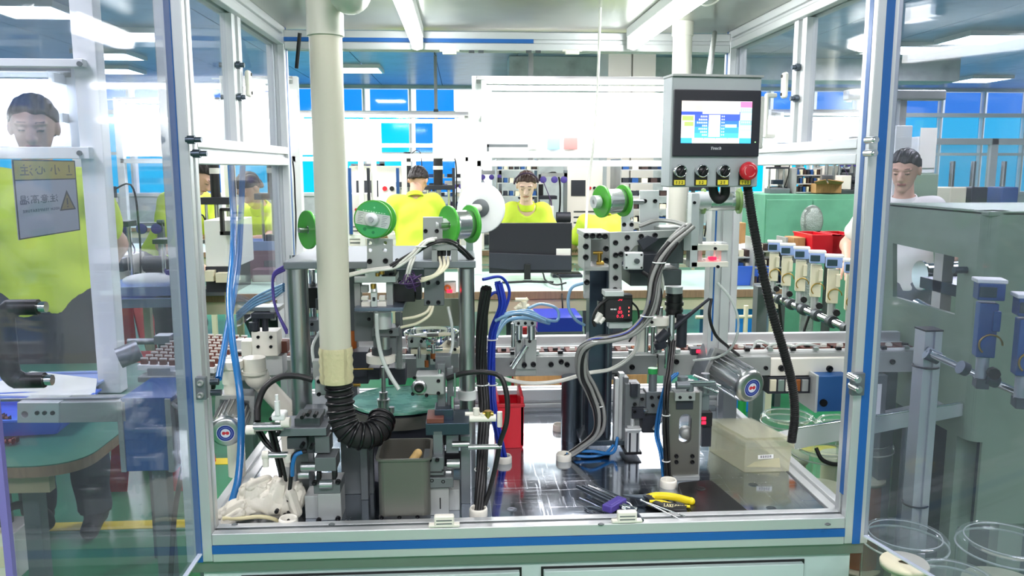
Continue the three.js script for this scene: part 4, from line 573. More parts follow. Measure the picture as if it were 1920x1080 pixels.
// blue drive box under the conveyor and the dark switch block
{
  const t = thing('drive_box', 'blue drive box hung under the conveyor beside the enclosure post', 'drive', at(1556, 775, -0.46)); part(t, 'case', R(1532, 705, 1592, 772, -0.44, 0.1, 0.003), M.blueBox); part(t, 'knob', H(1545, 756, -0.435, 7, 0.02), M.bolt); part(t, 'edge', R(1529, 704, 1534, 774, -0.438, 0.1), M.alu);
  const u = thing('switch_block', 'row of small relay modules under the conveyor near the conduit', 'relay', at(1480, 735, -0.47)); part(u, 'case', R(1440, 708, 1530, 738, -0.47, 0.05), M.charcoal); for (let i = 0; i < 5; i++) part(u, 'module', R(1444 + i * 15, 712, 1456 + i * 15, 734, -0.465, 0.02), [M.cream, M.steel, M.warmwhite, M.copper, M.grey][i]);
  const v = thing('red_meter', 'small black counter with red digits beside the plastic box', 'display', at(1322, 800, -0.3)); part(v, 'case', R(1312, 774, 1336, 800, -0.3, 0.04), M.black); part(v, 'led_digits', [R(1316, 782, 1324, 788, -0.299, 0.002), R(1316, 790, 1324, 796, -0.299, 0.002)], M.ledRed); part(v, 'foot', R(1316, 800, 1334, 838, -0.31, 0.02), M.charcoal);
  const w = thing('conveyor_sensor', 'black sensor with red lamp lying on the conveyor track', 'sensor', at(1314, 668, -0.5)); part(w, 'case', R(1296, 654, 1334, 667, -0.5, 0.03), M.charcoal); part(w, 'sensor_lamp', R(1306, 656, 1318, 662, -0.498, 0.003), M.ledRed);
  const y = thing('tube_manifold', 'cluster of clear tubes and fittings on the conveyor behind the motor', 'manifold', at(1430, 668, -0.55)); part(y, 'block', [R(1400, 652, 1416, 668, -0.54, 0.03), R(1380, 656, 1392, 668, -0.54, 0.03), R(1424, 650, 1434, 668, -0.54, 0.02)], M.steel); part(y, 'tube', [path([[1410, 656, -0.53], [1420, 640, -0.53], [1450, 650, -0.54], [1470, 662, -0.55]], 2.5), path([[1430, 660, -0.53], [1450, 645, -0.53], [1490, 652, -0.54], [1500, 664, -0.55]], 2.5), path([[1470, 660, -0.53], [1500, 646, -0.53], [1540, 652, -0.54], [1550, 664, -0.55]], 2.5)], M.tubeClear); part(y, 'stud', [1460, 1490, 1520, 1560].map((x) => V(x, 648, 664, -0.55, 3)), M.bolt);
  const k = thing('vertical_pipe', 'white PVC pipe rising behind the control panel', 'pipe', at(1276, 430, -0.62)); part(k, 'pipe', rod([at(1276, 200, -0.62).x, at(1276, 432, -0.62).y, -0.62], [at(1276, 200, -0.62).x, 1.853, -0.62], 0.0235, 26), M.pvc); part(k, 'coupling', rod([at(1276, 200, -0.62).x, 1.82, -0.62], [at(1276, 200, -0.62).x, 1.853, -0.62], 0.026, 26), M.pvc);
  part(k, 'stand', rod([at(1276, 200, -0.62).x, TOP, -0.68], [at(1276, 200, -0.62).x, at(1276, 432, -0.62).y + 0.02, -0.62], 0.012, 12), M.aluDark);
}
// control panel on the front of the enclosure
{
  const z = -0.12, yaw = 0.10, c = at(1342, 248, z), m = mpp(1342, 248, z), t = thing('control_panel', 'grey control panel with a touch screen, three selector switches and a red stop button', 'control panel', [c.x, at(1342, 350, z).y, z], undefined, true, yaw);
  const cy = c.y - at(1342, 350, z).y, W = 176 * m, Hh = 204 * m, L = (px, py) => [(px - 1342) * m, cy + (248 - py) * m + (px - 1342) * m * 0.0];
  part(t, 'case', [box(0, cy, -0.025, W, Hh, 0.05, 0.003)], M.hmi); part(t, 'hood', box(0, cy + Hh / 2 + 0.001, -0.022, W * 1.01, 0.004, 0.056), M.grey);
  const bz = part(t, 'screen_bezel', box(...L(1342, 232), 0.003, 170 * m, 122 * m, 0.008, 0.002), M.bezel);
  const scr = print(512, 288, (g, w, h) => {
    g.fillStyle = '#fdfdf8'; g.fillRect(0, 0, w, h); g.fillStyle = '#f4fbe4'; g.fillRect(0, 0, 150, 70); g.fillStyle = '#f8e8d8'; g.fillRect(0, 0, 150, 16); g.fillStyle = '#cbeeb8'; g.fillRect(96, 30, 54, 36); g.fillStyle = '#3f59f2'; g.fillRect(0, 72, 150, 24); g.fillRect(96, 72, 330, 60);
    const gr = ['#4560f4', '#3f7df8', '#45a6fa', '#52bdfb']; for (let i = 0; i < 4; i++) { g.fillStyle = gr[i]; g.fillRect(96, 92 + i * 42, 324, 43); } g.fillStyle = '#fffef6'; g.fillRect(152, 0, 268, 88);
    g.fillStyle = '#fff'; g.fillRect(198, 94, 84, 150); g.fillRect(0, 96, 92, 154); g.fillStyle = '#a8ee6c'; g.fillRect(6, 102, 82, 32); g.fillRect(22, 142, 66, 30); g.fillStyle = '#c8ccd2'; g.fillRect(0, 137, 92, 2); g.fillRect(0, 176, 92, 2); g.fillRect(0, 214, 92, 2);
    g.fillStyle = '#f2f6ff'; for (let r = 0; r < 7; r++) { const n = [4, 5, 6, 3, 5, 4, 3][r]; for (let i = 0; i < n; i++) { g.fillRect(190 - (n - i) * 13, 102 + r * 21, 11, 3); g.fillRect(190 - (n - i) * 13 + 4, 98 + r * 21, 3, 13); g.fillRect(190 - (n - i) * 13, 108 + r * 21, 11, 3); } for (let i = 0; i < 2; i++) { g.fillRect(290 + i * 14, 102 + r * 21, 11, 3); g.fillRect(294 + i * 14, 98 + r * 21, 3, 13); } }
    g.fillStyle = '#c4f6ff'; g.fillRect(318, 158, 86, 22); g.fillStyle = '#fb7fb0'; g.fillRect(426, 2, 86, 40); const rb = ['#a9cff0', '#bcdcf2', '#8fc8dc', '#b7efff', '#c6f4ff']; for (let i = 0; i < 5; i++) { g.fillStyle = rb[i]; g.fillRect(426, 46 + i * 41, 86, 36); g.fillStyle = '#eefcff'; for (let k = 0; k < 5; k++) { g.fillRect(436 + k * 14, 58 + i * 41, 10, 3); g.fillRect(440 + k * 14, 54 + i * 41, 3, 14); } }
    g.fillStyle = '#45b4fb'; g.fillRect(0, 252, 80, 36); g.fillRect(426, 252, 86, 36); const bb = ['#eef8f4', '#e6fae6', '#fbfdf4', '#eefbd8']; for (let i = 0; i < 4; i++) { g.fillStyle = bb[i]; g.fillRect(82 + i * 86, 252, 82, 36); }
  });
  const screen = piece(bz, 'screen', new THREE.PlaneGeometry(138 * m, 77 * m), mat('#000', 0.3, 0, { emissive: '#ffffff', emissiveMap: scr, emissiveIntensity: 1.0 }), new THREE.Vector3(...L(1340, 230), 0.0074));
  const brand = print(256, 64, (g) => { g.fillStyle = '#23242d'; g.fillRect(0, 0, 256, 64); g.fillStyle = '#e8e8ee'; g.font = 'bold italic 44px serif'; g.fillText('Touch', 60, 46); }); piece(bz, 'maker_name', new THREE.PlaneGeometry(40 * m, 10 * m), mat('#fff', 0.4, 0, { map: brand }), new THREE.Vector3(...L(1340, 278), 0.0074)); part(bz, 'status_led', box(...L(1418, 266), 0.0074, 0.0016, 0.0016, 0.001), M.ledGreen);
  const tagTex = [3, 2, 2, 3].map((n, q) => print(96, 40, (g) => { g.fillStyle = '#e9d93a'; g.fillRect(0, 0, 96, 40); g.strokeStyle = '#4a4410'; g.lineWidth = 4; for (let i = 0; i < n; i++) { const x = 48 - n * 13 + i * 26 + 4; g.beginPath(); g.moveTo(x, 12); g.lineTo(x + 18, 12); g.moveTo(x + 9, 8); g.lineTo(x + 9, 32); g.moveTo(x, 22 + (i + q) % 3 * 3); g.lineTo(x + 18, 22); g.moveTo(x + 2, 32); g.lineTo(x + 16, 32); g.stroke(); } }));
  [1272, 1315, 1358, 1403].forEach((px, i) => {
    const [x, y] = L(px, 320), tagp = part(t, 'switch_tag', box(x, y - 14 * m, 0.002, 25 * m, 26 * m, 0.004, 0.001), M.black, 'black holder with a yellow name strip'); piece(tagp, 'tag_print', new THREE.PlaneGeometry(21 * m, 9 * m), mat('#fff', 0.4, 0, { map: tagTex[i] }), new THREE.Vector3(x, y - 21 * m, 0.0043));
    if (i < 3) { const k = part(t, 'selector_switch', [along(lathe([[0.0088, 0.004], [0.0098, 0.01], [0.0122, 0.008], [0.0125, 0]], 28), new THREE.Vector3(x, y, 0.003), new THREE.Vector3(0, 0, 1))], M.chrome, 'black knob in a chrome ring'); part(k, 'knob', [along(lathe([[0, 0.009], [0.0085, 0.009], [0.009, 0.002]], 24), new THREE.Vector3(x, y, 0.003), new THREE.Vector3(0, 0, 1)), place(box(0, 0, 0, 0.0045, 0.017, 0.009, 0.001), [x, y, 0.014], 0, 0, -0.6)], M.blackGloss); part(k, 'pointer', place(box(0, 0.006, 0, 0.0016, 0.003, 0.001), [x, y, 0.0188], 0, 0, -0.9), M.white); }
    else { const k = part(t, 'stop_button', [along(lathe([[0, 0.02], [0.011, 0.02], [0.0165, 0.017], [0.0175, 0.012], [0.0165, 0.008], [0.01, 0.006], [0.01, 0]], 32), new THREE.Vector3(x, y, 0.003), new THREE.Vector3(0, 0, 1))], M.red, 'red mushroom stop button'); for (let q = 0; q < 3; q++) part(k, 'arrow_mark', place(new THREE.TorusGeometry(0.0105, 0.0009, 5, 12, 1.5), [x, y, 0.0231], 0, 0, q * 2.094 + 0.3), mat('#f0a2a0', 0.5)); }
  });
  { const q = at(1340, 62, -0.66), cs = Math.cos(-yaw), sn = Math.sin(-yaw), dx = q.x - c.x, dz = q.z - z; part(t, 'mount', rod([0.0, cy + Hh / 2 - 0.004, -0.045], [dx * cs + dz * sn, q.y - at(1342, 350, z).y, -dx * sn + dz * cs], 0.006, 10), M.grey, 'slim grey stay up to the roof'); }
  part(t, 'side_grip', [box(0.104, cy + 0.02, -0.03, 0.008, 0.1, 0.014, 0.003), box(0.096, cy + 0.064, -0.03, 0.02, 0.01, 0.014, 0.002), box(0.096, cy - 0.024, -0.03, 0.02, 0.01, 0.014, 0.002)], M.cableWhite, 'white grip on the side');
}
// black corrugated conduit from the panel down to the worktop edge
{
  const pts = [[1401, 348, -0.15], [1412, 420, -0.15], [1428, 500, -0.16], [1449, 590, -0.17], [1470, 660, -0.18], [1485, 720, -0.19], [1490, 780, -0.19], [1484, 828, -0.19]], t = thing('black_conduit', 'long black corrugated conduit hanging from the control panel', 'conduit', at(1484, 828, -0.19)), cv = new THREE.CatmullRomCurve3(pts.map((p) => at(...p)), false, 'centripetal');
  const core = part(t, 'conduit', new THREE.TubeGeometry(cv, 60, 0.0085, 12), M.rubber); const g = []; for (let i = 0; i <= 110; i++) { const u = i / 110, r = new THREE.TorusGeometry(0.0086, 0.0013, 4, 14); r.applyQuaternion(new THREE.Quaternion().setFromUnitVectors(new THREE.Vector3(0, 0, 1), cv.getTangent(u))); const p = cv.getPoint(u); g.push(r.translate(p.x, p.y, p.z)); }
  part(core, 'ribbing', g, M.black); const l = thing('short_conduit', 'short loop of black conduit under the control panel', 'conduit', at(1345, 372, -0.16)); part(l, 'loop', path([[1336, 346, -0.15], [1340, 366, -0.16], [1348, 374, -0.16], [1358, 366, -0.16], [1360, 346, -0.15]], 9, 12), M.rubber);
}
// ================= things lying on the worktop =================
{ // plastic box
  const z0 = atY(1400, 888, TOP).z, x0 = atY(1345, 860, TOP).x, cx = 0.5, t = thing('plastic_box', 'translucent plastic storage box with a lid and a small printed strip', 'box', [0.5, TOP, -0.3]);
  const A = atY(1396, 886, TOP), B = atY(1478, 884, TOP), D = atY(1330, 845, TOP), w = B.clone().sub(A), d = D.clone().sub(A); const C2 = A.clone().add(w).add(d), h = 0.058, up = (v, y, k = 0) => new THREE.Vector3(v.x, TOP + y, v.z), e = (p, s) => { const m = A.clone().add(C2).multiplyScalar(0.5); return p.clone().sub(m).multiplyScalar(s).add(m); };
  const W = [A, B, C2, D]; part(t, 'base', quad(...[A, B, C2, D].map((p) => up(p, 0.001)), 0.0015), M.frosted); for (let i = 0; i < 4; i++) { const p = W[i], q = W[(i + 1) % 4]; part(t, 'wall', quad(up(p, 0.001), up(q, 0.001), up(e(q, 1.05), h), up(e(p, 1.05), h), 0.0014), M.frosted); }
  const Lp = W.map((p) => e(p, 1.1)), lid = part(t, 'lid', quad(...Lp.map((p) => up(p, h + 0.012)), 0.0016), M.frosted, 'clear stepped lid'); for (let i = 0; i < 4; i++) { part(lid, 'lid_rim', quad(up(Lp[i], h - 0.004), up(Lp[(i + 1) % 4], h - 0.004), up(Lp[(i + 1) % 4], h + 0.012), up(Lp[i], h + 0.012), 0.0016), M.frosted); } part(lid, 'lid_step', quad(...W.map((p) => up(e(p, 0.98), h + 0.018)), 0.0016), M.frosted);
  const strip = print(128, 32, (c) => { c.fillStyle = '#f2f2f0'; c.fillRect(0, 0, 128, 32); c.strokeStyle = '#3c3c44'; c.lineWidth = 3; for (let i = 0; i < 5; i++) { const x = 20 + i * 19; c.beginPath(); c.moveTo(x, 10); c.lineTo(x + 14, 10); c.moveTo(x + 3, 6); c.lineTo(x + 3, 26); c.moveTo(x + 11, 6); c.lineTo(x + 11, 26); c.moveTo(x, 18 + (i % 2) * 4); c.lineTo(x + 14, 18); c.stroke(); } });
  const mid = A.clone().lerp(B, 0.45), n = new THREE.Vector3(-w.z, 0, w.x).normalize(); if (n.z < 0) n.negate(); const pl = up(mid, 0.036).addScaledVector(n, 0.004); decal(t, 'name_strip', 0.034, 0.009, strip, pl, 0, Math.atan2(n.x, n.z), 0.04);
  part(t, 'scoop', [quad(up(A.clone().lerp(B, 0.2).lerp(D, 0.15), 0.004), up(A.clone().lerp(B, 0.9).lerp(C2, 0.1), 0.004), up(A.clone().lerp(B, 0.95).lerp(C2, 0.2), 0.02), up(A.clone().lerp(B, 0.5).lerp(D, 0.2), 0.012), 0.002)], M.cream, 'pale strips inside');
}
{ // phone lying face up
  const a = atY(1300, 972, TOP), b = atY(1405, 968, TOP), c = atY(1332, 906, TOP), d = atY(1270, 912, TOP), t = thing('phone', 'black smartphone lying on the worktop near the pliers', 'phone', [a.x, TOP, a.z]), L = (p, q, u) => p.clone().lerp(q, u).setY(TOP);
  const s = new THREE.Shape(), P = [a, b, c, d].map((v) => new THREE.Vector2(v.x, -v.z)), k = 0.012; for (let i = 0; i < 4; i++) { const p = P[i], n = P[(i + 1) % 4], m = P[(i + 3) % 4], f = p.clone().add(m.clone().sub(p).setLength(k)), g = p.clone().add(n.clone().sub(p).setLength(k)); i ? s.lineTo(f.x, f.y) : s.moveTo(f.x, f.y); s.quadraticCurveTo(p.x, p.y, g.x, g.y); } s.closePath();
  part(t, 'body', new THREE.ExtrudeGeometry(s, { depth: 0.006, bevelThickness: 0.001, bevelSize: 0.001, bevelSegments: 2, curveSegments: 6 }).rotateX(-Math.PI / 2).translate(0, TOP + 0.001, 0), M.blackGloss); const ct = L(d, c, 0.5).lerp(L(a, b, 0.5), 0.25); part(t, 'camera_ring', place(lathe([[0, 0.002], [0.009, 0.002], [0.01, 0]], 20), [ct.x, TOP + 0.008, ct.z]), M.black);
}
{ // needle-nose pliers with yellow grips
  const H0 = TOP + 0.012, tip = atY(1168, 928, H0), piv = atY(1214, 934, H0), e1 = atY(1296, 940, H0), e2 = atY(1288, 956, H0), t = thing('pliers', 'needle-nose pliers with yellow and black grips', 'pliers', [piv.x, TOP, piv.z]), V3 = (v, dy = 0) => [v.x, v.y + dy, v.z];
  part(t, 'jaws', [rod(piv, tip, 0.007, 8, 0.0015), rod(piv.clone().add(new THREE.Vector3(0.002, 0, 0.004)), tip.clone().add(new THREE.Vector3(0.002, 0, 0.003)), 0.006, 8, 0.0012), rod(piv.clone().add(new THREE.Vector3(0, -0.006, 0)), piv.clone().add(new THREE.Vector3(0, 0.006, 0)), 0.009, 12)], M.darkSteel);
  part(t, 'grip', path([V3(piv), V3(atY(1228, 930, H0)), V3(atY(1258, 931, H0)), V3(e1)], 0.0075, 10, true), M.yellow, 'yellow upper grip'); const g2 = part(t, 'grip', path([V3(piv), V3(atY(1230, 946, H0 - 0.003)), V3(atY(1262, 956, H0 - 0.003)), V3(e2)], 0.0082, 10, true), M.black, 'black lower grip with pale lettering'); part(t, 'grip_end', [new THREE.SphereGeometry(0.0078, 10, 8).translate(...V3(e1)), new THREE.SphereGeometry(0.006, 10, 8).translate(...V3(atY(1222, 934, H0)))], M.yellow); part(t, 'grip_trim', path([V3(atY(1218, 940, H0 + 0.003)), V3(atY(1240, 940, H0 + 0.003)), V3(atY(1266, 947, H0 + 0.003)), V3(atY(1294, 950, H0 + 0.003))], 0.0028, 8, true), M.yellow);
  const word = print(256, 64, (c) => { c.fillStyle = '#131416'; c.fillRect(0, 0, 256, 64); c.fillStyle = '#e8e0a8'; c.font = 'bold 46px serif'; c.fillText('LAKLONG', 10, 48); }); const pw = atY(1261, 951, H0).add(new THREE.Vector3(0, 0.006, 0.0075)); decal(t, 'maker_name', 0.042, 0.0105, word, pw, -0.55, 0.0, -0.12);
}
{ // hex keys in a violet holder
  const t = thing('hex_key_set', 'set of steel hex keys held in a violet plastic clip', 'hex keys', atY(1140, 950, TOP)), hy = TOP + 0.012, a = atY(1086, 908, hy), b = atY(1215, 965, hy);
  for (let i = 0; i < 8; i++) { const o = (i - 3.5) * 0.0062, s = new THREE.Vector3(-o * 0.35, i % 2 ? 0.004 : -0.002, o), p0 = a.clone().lerp(b, 0.0 + (7 - i) * 0.035).add(s), p1 = a.clone().lerp(b, 0.66 + i * 0.03).add(s), q = p1.clone().add(new THREE.Vector3(0.004, -0.001, 0.022 + i * 0.001)); part(t, 'hex_key', [rod(p0, p1, 0.0012 + i * 0.0003, 6), rod(p1, q, 0.0012 + i * 0.0003, 6)], i % 3 ? M.darkSteel : M.chrome); }
  const c = atY(1152, 946, hy + 0.004); part(t, 'holder', [place(box(0, 0, 0, 0.022, 0.014, 0.056, 0.003), c, 0, -0.75), place(box(0, 0, 0, 0.014, 0.018, 0.034, 0.003), [c.x - 0.004, c.y, c.z + 0.006], 0, -0.75)], M.violet, 'violet clip'); part(t, 'pin', [rod(c.clone().add(new THREE.Vector3(0.014, 0, 0.006)), c.clone().add(new THREE.Vector3(0.04, -0.002, 0.02)), 0.004, 10), rod(c.clone().add(new THREE.Vector3(0.012, 0, 0.016)), c.clone().add(new THREE.Vector3(0.036, -0.004, 0.03)), 0.004, 10)], M.chrome);
  const w = atY(1096, 952, TOP + 0.003), w2 = atY(1120, 968, TOP + 0.003); one('wire_clip', 'thin bent wire lying beside the hex keys', 'wire', [path([[w.x, w.y, w.z], [w2.x, w2.y, w2.z]], 0.0012, 6, true), path([[w.x, w.y, w.z], [w.x + 0.012, w.y, w.z - 0.004], [w2.x + 0.03, w2.y, w2.z - 0.012]], 0.0012, 6, true)], M.darkSteel);
  one('tweezers', 'long steel tweezers lying across the hex keys and pliers', 'tweezers', [rod(atY(1202, 938, hy + 0.006), atY(1284, 968, hy + 0.002), 0.0016, 6), rod(atY(1202, 938, hy + 0.006), atY(1272, 972, hy + 0.002), 0.0016, 6), new THREE.SphereGeometry(0.0028, 8, 6).translate(...atY(1202, 938, hy + 0.006).toArray())], M.chrome);
}
{ // red bin behind, at the far edge of the worktop
  const a = atY(968, 840, TOP), z = a.z, t = thing('red_bin', 'open red plastic parts bin on the far side of the worktop', 'bin', [a.x, TOP, z - 0.05]); part(t, 'shell', [R(938, 838, 978, 836, z, 0.13), R(934, 762, 982, 838, z, 0.003), R(976, 744, 982, 836, z, 0.13), R(930, 752, 936, 836, z, 0.13), R(934, 740, 980, 838, z - 0.127, 0.003)], M.redBin); part(t, 'rim', [R(930, 758, 984, 764, z + 0.004, 0.008)], M.red); part(t, 'foot', R(936, 836, 980, 842, z, 0.13), M.redBin);
}
// cable grommets set in the worktop
for (const [px, py, l] of [[1253, 912, 'white cable grommet beside the slotted tower'], [897, 966, 'white cable grommet near the front rail'], [945, 866, 'white cable grommet holding the blue cable run'], [1057, 862, 'white cable grommet at the foot of the dark column'], [1049, 806, 'white cable grommet behind the dark column'], [541, 985, 'white cable grommet half under the gloves']]) { const p = atY(px, py, TOP); one('cable_grommet', l, 'grommet', place(lathe([[0.0125, 0.001], [0.0125, 0.014], [0.0155, 0.016], [0.0175, 0.012], [0.0175, 0.0], [0.0125, 0.001]], 26), p), M.warmwhite, 'cable grommets in the worktop'); }
// cloth gloves heaped in the front corner
{
  const t = thing('cotton_gloves', 'heap of white cotton gloves in the front corner of the worktop', 'gloves', atY(490, 985, TOP)), blobs = [[460, 960, 0.034, 0.02, 0.03], [500, 955, 0.036, 0.03, 0.028], [440, 972, 0.03, 0.014, 0.02], [520, 930, 0.026, 0.034, 0.02], [545, 940, 0.022, 0.034, 0.02], [480, 925, 0.03, 0.026, 0.02], [530, 972, 0.026, 0.016, 0.018]];
  for (const [px, py, a, b, c] of blobs) { const p = at(px, py, -0.07), g = new THREE.IcosahedronGeometry(1, 9), q = g.attributes.position; for (let i = 0; i < q.count; i++) { const x = q.getX(i), y = q.getY(i), z = q.getZ(i), w = fbm(x * 0.9 + px, y * 0.9 + z * 0.8 + py, 64, 3), n = 1 + 0.5 * (w - 0.5) + 0.07 * Math.sin(14 * (w + 0.6 * x - 0.3 * y)); q.setXYZ(i, x * n * a * 1.15, y * n * b * 1.1, z * n * c * 1.1); } g.computeVertexNormals(); const gm = mergeVertices(g.deleteAttribute('normal').deleteAttribute('uv')); gm.computeVertexNormals(); gm.rotateZ((px - 490) * -0.006); gm.translate(p.x, Math.max(p.y, TOP + b * 0.8), p.z); part(t, 'glove', gm, M.cloth); }
  for (const [a, b] of [[[425, 978, -0.04], [450, 962, -0.04]], [[432, 960, -0.05], [455, 946, -0.05]], [[545, 925, -0.05], [556, 960, -0.05]], [[470, 912, -0.06], [500, 900, -0.08]]]) part(t, 'glove_finger', along(new THREE.CapsuleGeometry(0.011, at(...a).distanceTo(at(...b)), 4, 10), at(...a).lerp(at(...b), 0.5), at(...b).sub(at(...a))), M.cloth);
  one('yellowed_tube', 'yellowed soft tube lying over the gloves', 'tube', path([[418, 972, -0.035], [450, 972, -0.03], [490, 969, -0.03], [515, 974, -0.035], [528, 984, -0.05]], 4, 8), mat('#cfc79d', 0.4));
  const w = one('white_nozzle', 'white plastic nozzle standing beside the clamp cylinder', 'nozzle', [V(520, 752, 778, -0.03, 5), V(519, 740, 754, -0.03, 3), R(508, 776, 534, 790, -0.03, 0.03, 0.004)], M.white);
}
// ---- cable runs ----
function cable(name, label, geoms, m, ties = []) { const o = one(name, label, 'cable', geoms, m); for (const [x, y, z, w] of ties) part(o, 'cable_tie', place(new THREE.TorusGeometry(w * mpp(x, y, z), 0.0014, 5, 16), at(x, y, z), Math.PI / 2), M.white); return o; }
const runA = [[912, 540, -0.2], [905, 590, -0.21], [902, 650, -0.22], [903, 700, -0.22], [908, 760, -0.2], [905, 840, -0.12], [902, 900, -0.08], [898, 962, -0.055]];
cable('black_cable_run', 'black cable run down the pillar into the front grommet', bundle(runA, 8, 7, 4), M.cableBlack, [[904, 720, -0.22, 13], [904, 880, -0.1, 14]]);
cable('blue_cable_run', 'blue and silver tube run bowed beside the pillar', [bundle([[934, 530, -0.24], [942, 570, -0.24], [925, 620, -0.25], [921, 690, -0.26], [924, 760, -0.28], [936, 820, -0.31], [945, 864, -0.33]], 5, 5, 3.4), path([[912, 560, -0.24], [930, 548, -0.24], [940, 566, -0.24], [926, 616, -0.25]], 3), path([[905, 524, -0.22], [940, 520, -0.24], [955, 545, -0.25], [945, 585, -0.25], [926, 618, -0.25]], 3)], M.cobalt, [[922, 636, -0.255, 11], [922, 720, -0.27, 11]]);
cable('silver_tube_run', 'pale tubes beside the blue cable run', bundle([[930, 600, -0.24], [950, 590, -0.24], [985, 588, -0.3], [1020, 600, -0.34]], 3, 4, 3), M.tubeSky);
cable('black_loop_hose', 'thin black hose arching from the clamp box to the worktop', path([[838, 710, -0.1], [870, 700, -0.09], [910, 698, -0.08], [938, 706, -0.07], [950, 740, -0.06], [950, 790, -0.055], [938, 830, -0.06], [928, 880, -0.06], [915, 930, -0.06], [902, 962, -0.055]], 5, 8), M.cableBlack);
cable('black_left_hose', 'black hose arching from the left clamp head over the pillar', path([[586, 712, -0.1], [555, 705, -0.1], [525, 707, -0.1], [498, 725, -0.09], [484, 758, -0.08], [483, 790, -0.06]], 6, 8), M.cableBlack);
cable('glove_cable_run', 'dark cables dropping from the clamp fittings behind the gloves', [bundle([[508, 806, -0.05], [520, 850, -0.06], [532, 900, -0.07], [538, 950, -0.06], [540, 984, -0.03]], 3, 5, 3.5), bundle([[484, 806, -0.07], [500, 830, -0.07], [516, 845, -0.06]], 3, 4, 3), path([[575, 846, -0.05], [552, 852, -0.05], [546, 890, -0.05], [541, 940, -0.045]], 4)], M.cableBlack, [[536, 930, -0.062, 9]]);
cable('blue_short_tube', 'short bright blue tube beside the left clamp stand', path([[566, 848, -0.03], [555, 853, -0.025], [549, 870, -0.025], [548, 892, -0.03]], 4, 8), M.tubeBlue);
const runB = [[1292, 425, -0.28], [1262, 452, -0.26], [1240, 484, -0.24], [1228, 520, -0.23], [1224, 560, -0.22], [1214, 592, -0.22], [1186, 622, -0.22], [1150, 634, -0.22], [1112, 640, -0.23], [1094, 655, -0.24], [1092, 700, -0.26], [1108, 730, -0.28], [1124, 770, -0.29], [1122, 808, -0.31], [1092, 836, -0.33], [1060, 858, -0.345]];
cable('grey_cable_run', 'thick grey cable run snaking from the top bracket down to the column foot', bundle(runB, 5, 9, 3.8), M.cableGrey, [[1236, 492, -0.235, 12], [1214, 592, -0.22, 13], [1120, 638, -0.23, 13], [1120, 760, -0.29, 12]]);
cable('black_sleeve_run', 'black sleeved cables twisted into the grey snaking run', bundle(runB.slice(1), 3, 9, 4.2, 6, 0.6), M.cableBlack);
cable('white_strand_run', 'white strands twisted into the grey snaking run', bundle(runB, 2, 10, 2.4, 6, 1.3), M.cableWhite);
cable('blue_strand_run', 'thin blue strand twisted into the grey snaking run', bundle(runB.slice(4, 10), 1, 8, 2.4, 6, 2.4), M.cobalt);
cable('white_top_wires', 'white wires lying over the top plate beside the printed spool', [bundle([[640, 520, -0.14], [690, 508, -0.13], [740, 500, -0.13], [770, 480, -0.13], [800, 452, -0.14], [815, 448, -0.15]], 3, 4, 2.6), bundle([[760, 530, -0.13], [768, 500, -0.12], [776, 480, -0.13]], 3, 3, 2.4)], M.cableWhite, [[790, 462, -0.135, 9]]);
cable('black_top_wires', 'black wires arching over the connector block', bundle([[735, 498, -0.13], [770, 478, -0.14], [810, 455, -0.15], [840, 452, -0.16], [865, 468, -0.17], [884, 486, -0.18]], 4, 4, 2.8), M.cableBlack);
cable('connector_leads', 'three cream leads plugged into the connector block', [0, 1, 2].map((i) => path([[824 + i * 8, 482, -0.165], [826 + i * 6, 500, -0.14], [815 + i * 3, 515, -0.13], [795, 522 + i * 2, -0.13], [780, 524 + i * 2, -0.14]], 2.8)), M.cream);
{ const g = []; for (let i = 0; i < 9; i++) { const c = at(772 + (i % 3) * 4 - 4, 524 + (i % 2) * 5, -0.13), a = new THREE.TorusGeometry(0.012 + (i % 4) * 0.0025, 0.0012, 5, 22); g.push(place(a, c, i * 0.5, i * 0.7, i)); } cable('purple_wire_coil', 'tangled coil of thin purple wire below the top plate', g, M.purple); }
cable('servo_leads', 'looped cream and black leads under the grey sensor plate', [path([[808, 572, -0.17], [800, 585, -0.16], [780, 594, -0.16], [756, 598, -0.17]], 3), path([[812, 572, -0.17], [806, 590, -0.16], [785, 605, -0.16], [752, 614, -0.18]], 3)], M.cream);
cable('clear_feed_tube', 'clear tube running down the front of the soldering head', path([[706, 588, -0.14], [708, 630, -0.13], [716, 670, -0.12], [732, 705, -0.11], [748, 730, -0.1]], 4, 8), M.tubeClear);
cable('clear_guard_tube', 'thin clear tube hanging beside the pillar in front of the bowl', path([[840, 575, -0.2], [847, 610, -0.19], [848, 650, -0.18], [838, 675, -0.15]], 3, 8), M.tubeClear);
cable('clear_left_tube', 'thin clear tube curved beside the left slide plates', path([[606, 614, -0.2], [596, 628, -0.18], [586, 650, -0.16], [588, 680, -0.14]], 3, 8), M.tubeClear);
cable('clear_bow_tube', 'clear tube bowed in front of the slotted post', path([[1345, 530, -0.35], [1370, 560, -0.34], [1384, 600, -0.34], [1378, 640, -0.36], [1350, 668, -0.42], [1300, 676, -0.46]], 2.6, 8), M.tubeClear);
cable('black_post_wire', 'black wire curving down in front of the slotted post', path([[1334, 560, -0.36], [1330, 590, -0.35], [1340, 625, -0.36], [1365, 650, -0.4], [1385, 666, -0.46]], 3, 8), M.cableBlack);
cable('pusher_tubes', 'pale blue and clear tubes looping over the pneumatic pusher', [path([[930, 620, -0.3], [955, 590, -0.34], [990, 582, -0.36], [1020, 598, -0.38], [1046, 600, -0.4], [1045, 580, -0.4], [1015, 570, -0.4], [990, 578, -0.38]], 3), path([[925, 640, -0.28], [950, 602, -0.33], [985, 596, -0.36], [1030, 606, -0.4]], 4), path([[1098, 530, -0.36], [1072, 540, -0.36], [1066, 575, -0.36], [1080, 600, -0.36], [1096, 610, -0.37]], 3)], M.tubeSky);
